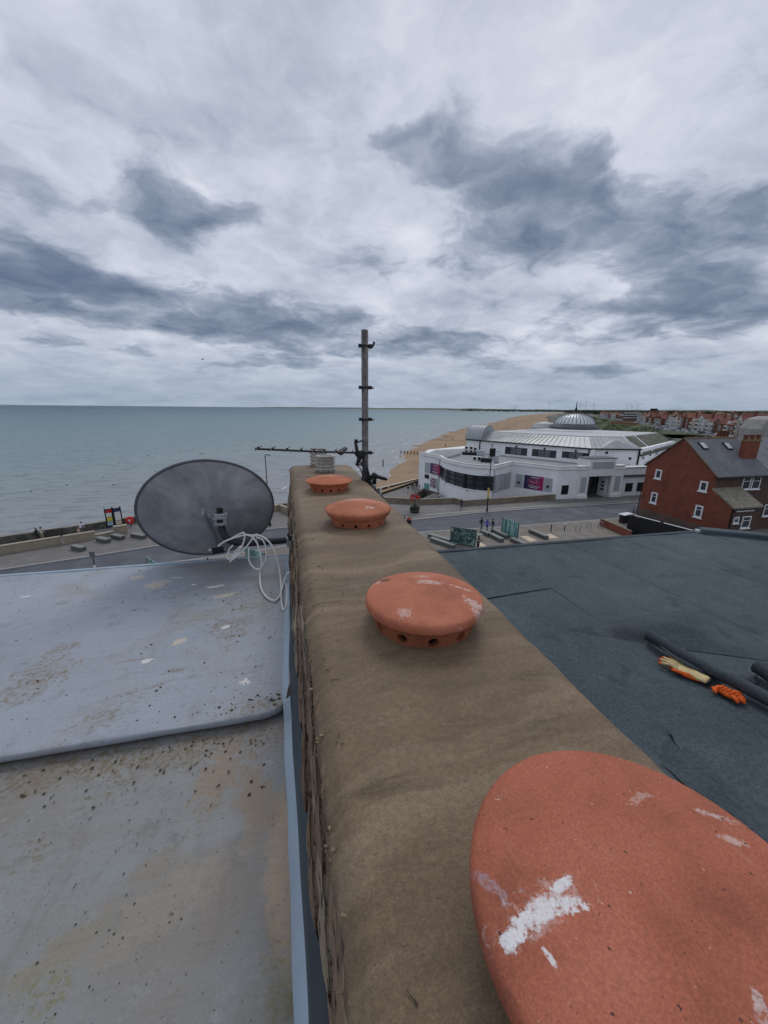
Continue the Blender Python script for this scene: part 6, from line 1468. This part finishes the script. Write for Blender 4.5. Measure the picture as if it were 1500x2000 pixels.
while True:
    near = s < 190; w_ = rn.uniform(11, 15) if near else rn.uniform(10, 17); p, e = along(s + w_ / 2)
    if p is None or i > 47: break
    wi = rn.choices(range(5), (3, 2, 4, 2.5, 1))[0]; ri = rn.choices(range(4), (4, 3, 2.5, 1.2))[0]; st_ = rn.choice(('gable', 'gable', 'hip', 'side')); h = rn.choice((6.6, 7.4, 9.2 if near else 7.5))
    ang = math.atan2(e.y, e.x)  # local +y points inland
    house('%s house with %s roof, %s from the right in the seafront row' % (WALLS[wi][1], ROOFS[ri][1], nth(i)), 'houses of the front seafront row', (p.x + rn.uniform(-2, 2), p.y + rn.uniform(-2, 2), 1.6), ang + math.pi + rn.uniform(-.08, .08), w_, 11, h, rn.uniform(3, 4.4), wi, ri, st_, s < 330)
    s += w_ + rn.choice((.6, 1.5, 3.0)); i += 1
for row, (off, z0, n_, cn) in enumerate(((34, 2.2, 34, 'second'), (72, 3.0, 30, 'third'), (125, 3.6, 26, 'fourth'))):
    s = 5
    for i in range(n_):
        w_ = rn.uniform(10, 16) * (1 + .12 * row); p, e = along(s + w_ / 2)
        if p is None: break
        nr = Vector((e.y, -e.x, 0)); q = p + nr * off
        wi = rn.choices(range(5), (3, 2, 4, 2, 1))[0]; ri = rn.choices(range(4), (5, 3, 2.5, 1.5))[0]
        house('%s house with %s roof, %s from the right in the %s row' % (WALLS[wi][1], ROOFS[ri][1], nth(i), cn), 'houses of the %s row back' % cn, (q.x + rn.uniform(-7, 7), q.y + rn.uniform(-7, 7), z0 + rn.uniform(-.6, 1.0)), math.atan2(e.y, e.x) + math.pi + rn.uniform(-.35, .35), w_, 10, rn.uniform(5.5, 7.5), rn.uniform(3, 4.5), wi, ri, rn.choice(('gable', 'hip', 'side')), False)
        s += w_ + rn.choice((1, 3, 8))
# flat-topped seafront block
p = at(*B(525, 215), 2.0); p = p * 1.0; dd = Vector((p.x, p.y)).length; k = 640 / dd; p = Vector((p.x * k, p.y * k, 1.5))
ang = math.atan2(p.y, p.x) - math.pi / 2
t = thing('flat_topped_block', 'long flat-roofed white banded block with a dark rooftop tower', 'building', tuple(p), None, ang)
MB().box((0, 6, 4), (42, 12, 10)).build('wall', WM[3], t, local=True)
for z_ in (5.0, 8.2, 11.2): MB().box((-4 if z_ > 8 else 0, 5.6, z_), (44 if z_ < 9 else 34, 13, 1.0)).build('white_band', WM[0], t, local=True)
for z_ in (6.6, 9.7): MB().box((-3, 5.9, z_), (38, 12.3, 2.0)).build('window_strip', GLASS, t, local=True)
MB().box((13, 6, 13.5), (11, 8, 4.6)).build('roof_tower', WM[3], t, local=True); MB().box((12.5, 5.5, 16.0), (8, 7, 3.0)).build('plant_room', BLACK, t, local=True)

# green bank, bushes and trees
def bank(u, v):
    p, e = along(20 + u * 640); nr = Vector((-e.y, e.x, 0)); q = p + nr * (14 + v * 62)
    z = 1.9 - 2.6 * v + 2.2 * math.sin(math.pi * min(1, v * 1.2)) * (.6 + .5 * nz(u * 9, v * 2)) + .5 * nz(u * 60, v * 9)
    return (q.x, q.y, max(z, -.6))
struct(MB().grid(bank, 120, 12).build('grass_bank', GRASS, smooth=True, norm=False))
mb = MB()
for i in range(170):
    u, v = rn.random(), rn.uniform(.25, .9)
    if nz(u * 7, v * 2, 5) < -.15: continue
    q = bank(u, v); r_ = rn.uniform(1.2, 2.6); mb.leaves((q[0], q[1], q[2] + r_ * .35), (r_ * 1.8, r_ * 1.8, r_ * .9), 34, .55, rn)
stuff(mb.build('scrub', LEAF, norm=False), 'green scrub and low bushes covering the bank below the houses', 'scrub')
for i in range(30):
    s = rn.uniform(30, 700); p, e = along(s); nr = Vector((e.y, -e.x, 0)); q = p + nr * rn.choice((165, 190, 220)) ; h = rn.uniform(9, 13.5)
    t = thing('skyline_tree', 'dark rounded tree on the skyline, %s along behind the rows of houses' % nth(i), 'tree', (q.x, q.y, 3.0), 'dark trees on the skyline behind the houses')
    MB().tube([(0, 0, 0), (.2, 0, h * .4), (-.1, .2, h * .8)], [.4, .3, .12], 6).build('trunk', BARK, t, local=True)
    m = MB(); 
    for k in range(4): m.leaves((rn.uniform(-3.5, 3.5), rn.uniform(-2, 2), h * rn.uniform(.55, .8)), (rn.uniform(2.6, 4.2), 3, h * .28), 60, .8, rn)
    m.build('crown', LEAFD, t, local=True, norm=False)

mb = MB()
for i in range(1500):
    px = rn.uniform(905, 1560); Dm = rn.uniform(1500, 3600); d_ = pix_dir(px, 800); k = Dm / math.hypot(d_.x, d_.y); x_, y_ = d_.x * k, d_.y * k
    if (y_ - 1.16 * x_) > -60 * 1 and Dm < 3000 and px < 1110: continue
    r_ = rn.uniform(5, 16); mb.leaves((x_, y_, 3 + r_ * .35), (r_ * 2.2, r_ * 2.2, r_ * .55), 9, 4.5, rn, .9)
stuff(mb.build('far_woods', LEAFD, norm=False), 'dark line of far woods along the land horizon', 'woods')
# parked cars
CARC = [((.62, .63, .64), 'white'), ((.30, .31, .33), 'silver'), ((.022, .023, .026), 'black'), ((.05, .09, .20), 'blue'), ((.33, .03, .03), 'red'), ((.12, .125, .13), 'grey')]
CM = [M('car_paint_%s' % n, c, .25, .04, 1, spec=.6) for c, n in CARC]
def make_car():
    t = thing('parked_car', '', 'car')
    m = MB(); secs = [(-2.1, .42, .80), (-2.05, .30, .92), (-1.2, .28, .98), (1.1, .28, .98), (1.95, .30, .86), (2.1, .40, .70)]
    vs = []
    for x, z0, z1 in secs: vs += [(x, -.86, z0), (x, -.90, (z0 + z1) / 2), (x, -.82, z1), (x, .82, z1), (x, .90, (z0 + z1) / 2), (x, .86, z0)]
    m.add(vs, [(6 * i + j, 6 * i + (j + 1) % 6, 6 * i + 6 + (j + 1) % 6, 6 * i + 6 + j) for i in range(5) for j in range(6)] + [tuple(range(6)), tuple(range(30, 36))])
    m.build('body', CM[0], t, local=True)
    def cab(x0, x1, x2, x3, z0, z1, y0, y1): return [(x0, -y0, z0), (x3, -y0, z0), (x3, y0, z0), (x0, y0, z0), (x1, -y1, z1), (x2, -y1, z1), (x2, y1, z1), (x1, y1, z1)]
    fs = [(0, 1, 5, 4), (1, 2, 6, 5), (2, 3, 7, 6), (3, 0, 4, 7), (4, 5, 6, 7)]
    MB().add(cab(-1.75, -1.25, .35, 1.05, .96, 1.40, .80, .64), fs).build('glasshouse', GLASS, t, local=True)
    MB().add(cab(-1.28, -1.2, .32, .40, 1.39, 1.45, .66, .62), fs).build('roof', CM[0], t, local=True)
    for x in (-1.3, 1.3):
        for y in (-.82, .82): MB().cyl((x, y - .1, .31), (x, y + .1, .31), .31, n=12).build('wheel', BLACK, t, local=True)
    return t
proto = make_car(); used = False; ci = 0
carmesh = {}
def car(label, group, p, rz, k):
    global used
    o = proto if not used else copy_tree(proto); used = True
    o.location = p; o.rotation_euler = (0, 0, rz); o['label'] = label; o['group'] = group
    for ch in o.children:
        if ch.name.split('.')[0] in ('body', 'roof'):
            key = (ch.name.split('.')[0], k)
            if key not in carmesh: me = ch.data.copy(); me.materials[0] = CM[k]; carmesh[key] = me
            ch.data = carmesh[key]
for i in range(40):
    s = 12 + i * 12.5 + rn.uniform(-3, 3); p, e = along(s); nr = Vector((-e.y, e.x, 0)); q = p + nr * rn.uniform(6.5, 8); k = rn.choices(range(6), (6, 3, 3, 1, 1, 2))[0]
    car('%s parked car, %s from the right along the house fronts' % (CARC[k][1], nth(i)), 'cars parked along the house fronts', (q.x, q.y, 1.75), math.atan2(e.y, e.x), k)
struct(MB().grid(lambda u, v: (lambda pe: (pe[0].x - pe[1].y * (3 + 10 * v), pe[0].y + pe[1].x * (3 + 10 * v), 1.72))(along(2 + u * 690)), 120, 1).build('seafront_road', ROADM, norm=False))
for i in range(16):
    p = at(1374 + i * 5.4 - (i % 2) * 2, 856 - .35 * i + (i % 3) * 1.6, .1); k = rn.choices(range(6), (6, 3, 3, 1, 1, 1))[0]
    if p.y < 90: continue
    car('%s car, %s from the left in the car park behind the red house' % (CARC[k][1], nth(i)), 'cars in the car park behind the red house', (p.x, p.y, .02), rn.uniform(0, 3.1), k)
for i in range(22):
    p = at(1275 + i * 4.4, 838 + .42 * i + (i % 2) * 2.4, 1.0); k = rn.choices(range(6), (7, 4, 2, 1, 1, 1))[0]
    car('%s car, %s from the left in the car park above the green bank' % (CARC[k][1], nth(i)), 'cars parked above the green bank', (p.x, p.y, 1.6), rn.uniform(.4, 1.4), k)
# tan beach huts behind the hall and a paved deck below them
hb0, hb1 = at(1193, 832, .5), at(1243, 835, .5)
TANH = M('hut_boards', (.42, .26, .13), .8, .2, 1); 
for i in range(14):
    p = hb0.lerp(hb1, i / 13); t = thing('beach_hut', 'narrow tan beach hut, %s from the left in the row behind the dome' % nth(i), 'beach hut', (p.x, p.y, .2), 'tan beach huts behind the dome', .9)
    MB().box((0, 0, 1.7), (1.9, 2.4, 3.4)).build('cabin', TANH, t, local=True); m = MB(); m.add([(-1.1, -1.4, 3.35), (1.1, -1.4, 3.35), (0, -1.4, 4.6), (-1.1, 1.4, 3.35), (1.1, 1.4, 3.35), (0, 1.4, 4.6)], [(0, 1, 2), (5, 4, 3), (0, 2, 5, 3), (1, 4, 5, 2), (0, 3, 4, 1)]); m.build('roof', RM[i % 2], t, local=True); MB().box((0, -1.22, 1.3), (.8, .06, 2.4)).build('door', BLACK, t, local=True)
struct(MB().prism([tuple(at(*p, .1)[:2]) for p in ((1150, 842), (1195, 838), (1275, 838), (1262, 846), (1180, 848))], -.3, .12).build('beach_deck', M('pale_deck', (.42, .42, .42), .8, .15, .1)))

# wind turbines
for i, (px, py, sc, a0) in enumerate(((1007, 793, .9, .3), (1074.5, 788, .85, .5), (1145, 784, 1.25, 0), (1134, 790, .9, .2), (1160.5, 789, .95, .1), (1226, 792, 1.0, .5), (1235, 794, .8, .55), (1247, 790, 1.15, .6))):
    Dm = 4200; d_ = pix_dir(px, py); kk = Dm / math.hypot(d_.x, d_.y); p = Vector((d_.x * kk, d_.y * kk, CAMZ + d_.z * kk)); H = p.z
    t = thing('wind_turbine', 'distant pale wind turbine on the horizon, %s from the left' % ORD[[0, 1, 3, 2, 4, 5, 6, 7].index(i)], 'wind turbine', (p.x, p.y, 0), 'wind turbines on the horizon', math.atan2(p.y, p.x) + math.pi / 2)
    TB = M('turbine', (.42, .46, .50), .6, .05, .01)
    MB().lathe([(1.7, 0), (.9, H)], 8).build('tower', TB, t, local=True); MB().box((0, 0, H + .5), (3, 7, 3)).build('nacelle', TB, t, local=True)
    for k in range(3):
        a = a0 + k * 2.0944; v = Vector((math.sin(a), 0, math.cos(a))); L = 46 * sc
        MB().tube([Vector((0, 5.5, H)), Vector((0, 5.5, H)) + v * L * .3, Vector((0, 5.5, H)) + v * L], [.7, 1.1, .25], 5).build('blade', TB, t, local=True)

# ================================================================== PEOPLE AND BIRDS
def person(label, p, rz, h, top, legs, hair=(.03, .02, .015), stride=.25, bend=0.0, pack=None, arms=.12, lean=0.0, group=None):
    """one skinned body in clothing zones"""
    k = h / 1.75
    J = {'pel': (0, 0, .95), 'spi': (0, .02 + lean * .3, 1.2), 'che': (0, .03 + lean, 1.40 - bend * .1), 'nec': (0, .04 + lean * 1.2, 1.52 - bend * .15), 'hea': (0, .06 + lean * 1.4, 1.66 - bend * .2), 'top': (0, .05 + lean * 1.4, 1.75 - bend * .2),
         'hl': (-.09, 0, .92), 'kl': (-.10, stride * .55 + .03, .50), 'al': (-.10, stride, .07), 'tl': (-.10, stride + .16, .035), 'hr': (.09, 0, .92), 'kr': (.10, -stride * .25 + .03, .50), 'ar': (.10, -stride, .10), 'tr': (.10, -stride + .14, .04),
         'sl': (-.18, .03 + lean, 1.42 - bend * .1), 'el': (-.24, -arms + lean, 1.14), 'wl': (-.24, arms * .6 + lean, .92), 'fl': (-.23, arms + lean, .84), 'sr': (.18, .03 + lean, 1.42 - bend * .1), 'er': (.24, arms + lean, 1.14), 'wr': (.24, arms * 2.2 + lean, .94), 'fr': (.23, arms * 2.6 + lean, .87)}
    rad = {'pel': .135, 'spi': .125, 'che': .15, 'nec': .06, 'hea': .105, 'top': .07, 'hl': .095, 'kl': .065, 'al': .045, 'tl': .04, 'hr': .095, 'kr': .065, 'ar': .045, 'tr': .04, 'sl': .07, 'el': .05, 'wl': .036, 'fl': .036, 'sr': .07, 'er': .05, 'wr': .036, 'fr': .036}
    keys = list(J); ed = [('pel', 'spi'), ('spi', 'che'), ('che', 'nec'), ('nec', 'hea'), ('hea', 'top'), ('pel', 'hl'), ('hl', 'kl'), ('kl', 'al'), ('al', 'tl'), ('pel', 'hr'), ('hr', 'kr'), ('kr', 'ar'), ('ar', 'tr'), ('che', 'sl'), ('sl', 'el'), ('el', 'wl'), ('wl', 'fl'), ('che', 'sr'), ('sr', 'er'), ('er', 'wr'), ('wr', 'fr')]
    me = bpy.data.meshes.new('person_body'); me.from_pydata([Vector(J[q]) * k for q in keys], [(keys.index(a), keys.index(b)) for a, b in ed], [])
    o = bpy.data.objects.new('person', me); COL.objects.link(o)
    sk = o.modifiers.new('skin', 'SKIN'); me.skin_vertices[0] if len(me.skin_vertices) else None
    if not len(me.skin_vertices):
        bm = bmesh.new(); bm.from_mesh(me); bm.verts.layers.skin.verify(); bm.to_mesh(me); bm.free()
    for i, q in enumerate(keys): me.skin_vertices[0].data[i].radius = (rad[q] * k, rad[q] * k * (.75 if q in ('che', 'spi', 'pel') else 1)); me.skin_vertices[0].data[i].use_root = (i == 0)
    sub = o.modifiers.new('sub', 'SUBSURF'); sub.levels = 1; sub.render_levels = 1
    hn = 'cloth_%03d_%03d' % (int(top[0] * 999), int(legs[2] * 999) + int(top[2] * 99))
    m = mat_zones(hn, [(0, (.02, .02, .02)), (.04 * k, legs), (.465 * k, top), (.755 * k, (.42, .25, .17))])
    me.materials.append(m); o.location = p; o.rotation_euler = (0, 0, rz); tag(o, label, 'person', group)
    hx = J['hea']; MB().lathe([(.0001, .115), (.075, .09), (.112, .03), (.112, -.03), (.09, -.06), (.07, -.06)], 12, (hx[0] * k, (hx[1] - .018) * k, (hx[2] + .01) * k)).build('hair', M('hair_%d' % int(hair[0] * 999), hair, .8, .2, 9), o, smooth=True, local=True)
    if pack: MB().box((0, (-.20 + lean) * k, 1.25 * k), (.32 * k, .2 * k, .46 * k)).build('backpack', M('pack', pack, .8, .2, 5), o, local=True, bevel=.04)
    return o
BLK = (.014, .014, .017); NVY = (.02, .022, .04); JEAN = (.035, .045, .08)
q = at(901, 994); person('person in dark clothes walking alone by the retaining wall', q, 1.9, 1.72, BLK, BLK, stride=.34)
q = at(*E(815, 508)); person('person with a dark backpack, left of the three walking together', q, -1.2, 1.74, NVY, BLK, stride=.33, pack=(.05, .06, .06))
q = at(*E(888, 530)); person('person in a bright blue jacket in the middle of the three walking', q, -1.2, 1.68, (.03, .05, .42), NVY, hair=(.12, .06, .03), stride=.2, arms=.2)
q = at(*E(966, 535)); person('person all in black, right of the three walking together', q, 1.5, 1.78, BLK, BLK, stride=.2)
q = at(*D(800, 520)); person('person in a white shirt leaning on the sea wall', (q.x, q.y, 0), -.4, 1.72, (.60, .58, .66), (.10, .09, .12), stride=.1, lean=.12, bend=.5, arms=.08)
q = at(*D(780, 545)); person('small person in pale pink behind the stepped tan wall', (q.x, q.y, 0), .4, 1.2, (.52, .36, .33), (.3, .24, .2), hair=(.3, .17, .08), stride=.05)
q = at(*D(420, 570)); person('person in cream standing at the dark railing on the left', (q.x, q.y, 0), .2, 1.6, (.52, .48, .38), (.3, .28, .22), stride=.06)
q = at(*D(375, 575)); person('person in black beside the one in cream, by the railing', (q.x, q.y, 0), .6, 1.5, BLK, BLK, stride=.06)
crowd = [('person in dark top and pale trousers walking ahead of the group below the hall', 797, 962, NVY, (.4, .38, .36)), ('person in black at the left of the group by the beach parapet', 803.5, 956, BLK, BLK), ('person in black holding the middle of the group by the beach parapet', 807, 957, BLK, NVY), ('person in a cream coat in the group by the beach parapet', 809.5, 956, (.52, .48, .40), (.3, .28, .24)), ('person in navy just right of the cream coat', 812.5, 955, NVY, BLK), ('person in black nearest the corner of the white hall', 815.5, 953, BLK, BLK), ('person in grey walking towards the hall stairs', 818.5, 960, (.2, .2, .22), BLK)]
for i, (lab, px, py, tc_, lc) in enumerate(crowd): person(lab, at(px, py, -3), i * 1.3, 1.7, tc_, lc, stride=.2 + .03 * (i % 3), group='people on the lower promenade')
q = at(*G(1388, 228)); person('person in grey standing at the corner of the red house', (q.x - 1.2, q.y - 1, .0), 2, 1.7, (.16, .16, .18), BLK, stride=.1)
for i, (px, py) in enumerate(((884, 861), (871, 854), (939, 828), (970, 834), (991, 838), (1007, 833), (870, 873))):
    q = at(px, py, -3.3); person('tiny dark figure on the sand, %s from the left' % ORD[[1, 0, 3, 4, 5, 6, 2][i] if i < 7 else i], q, i, 1.75, (BLK, NVY, (.3, .05, .05))[i % 3], NVY, stride=.25, group='far figures on the beach')
# breakwater posts
for i in range(6):
    q = at(783 + i * 6.5, 884.5 + .5 * i, -3.7); o = MB().lathe([(.28, -.8), (.24, 1.0), (.0001, 1.05)], 8).build('groyne_post', BARK, None, local=True); o.location = q; tag(o, 'dark timber groyne post in the sand, %s from the water' % ORD[i], 'post', 'groyne posts crossing the beach')
q = at(748, 911, -4); o = MB().lathe([(.22, -.8), (.2, 2.4), (.0001, 2.5)], 8).build('groyne_post', BARK, None, local=True); o.location = q; tag(o, 'tall dark marker post standing alone in the shallows', 'post')
# gulls on and over the water
GULL = M('gull', (.35, .35, .36), .7, .2, 8); GULLD = M('gull_dark', (.06, .06, .065), .8, .2, 8)
def gull(label, p, rz, flying, s=1.0, group='gulls on the water'):
    t = thing('gull', label, 'gull', tuple(p), group, rz)
    MB().tube([(-.24 * s, 0, .05), (-.12 * s, 0, .07 * s), (.05 * s, 0, .08 * s), (.18 * s, 0, .13 * s), (.24 * s, 0, .14 * s), (.31 * s, 0, .12 * s)], [.02 * s, .06 * s, .09 * s, .055 * s, .05 * s, .01 * s], 8).build('body', GULL if flying else GULLD, t, local=True)
    if flying:
        for sg in (-1, 1):
            m = MB(); m.add([(.1 * s, sg * .06 * s, .1 * s), (-.1 * s, sg * .06 * s, .1 * s), (-.14 * s, sg * .4 * s, .28 * s), (.06 * s, sg * .4 * s, .30 * s), (-.25 * s, sg * .85 * s, .2 * s)], [(0, 1, 2, 3), (3, 2, 4)]); o = m.build('wing', GULLD, t, local=True); sm = o.modifiers.new('thick', 'SOLIDIFY'); sm.thickness = .02
rg = random.Random(4)
spots_ = [(305, 877), (288, 890), (277, 903), (304, 921), (426, 873), (112, 890), (41, 905), (17, 868), (90, 840), (180, 1000 - 120), (232, 905), (202, 932), (130, 948), (221, 947), (60, 960), (352, 882)]
for i, (px, py) in enumerate(spots_): gull('small dark gull resting on the sea, %s from the left' % nth(sorted(spots_).index((px, py))), at(px, py, -3.97), rg.uniform(0, 6), False, 1.1 if py > 890 else 1.3)
gull('gull flying low over the water left of the dish', at(395, 888, 2), 1.0, True, 1.5, None); gull('gull with raised wings over the sea near the left edge', at(42, 932, 1), 2.0, True, 1.4, None); gull('gull gliding high in the sky to the left of the mast', atd(396, 703, 150), .5, True, 1.5, None)
S.render.engine = 'CYCLES'
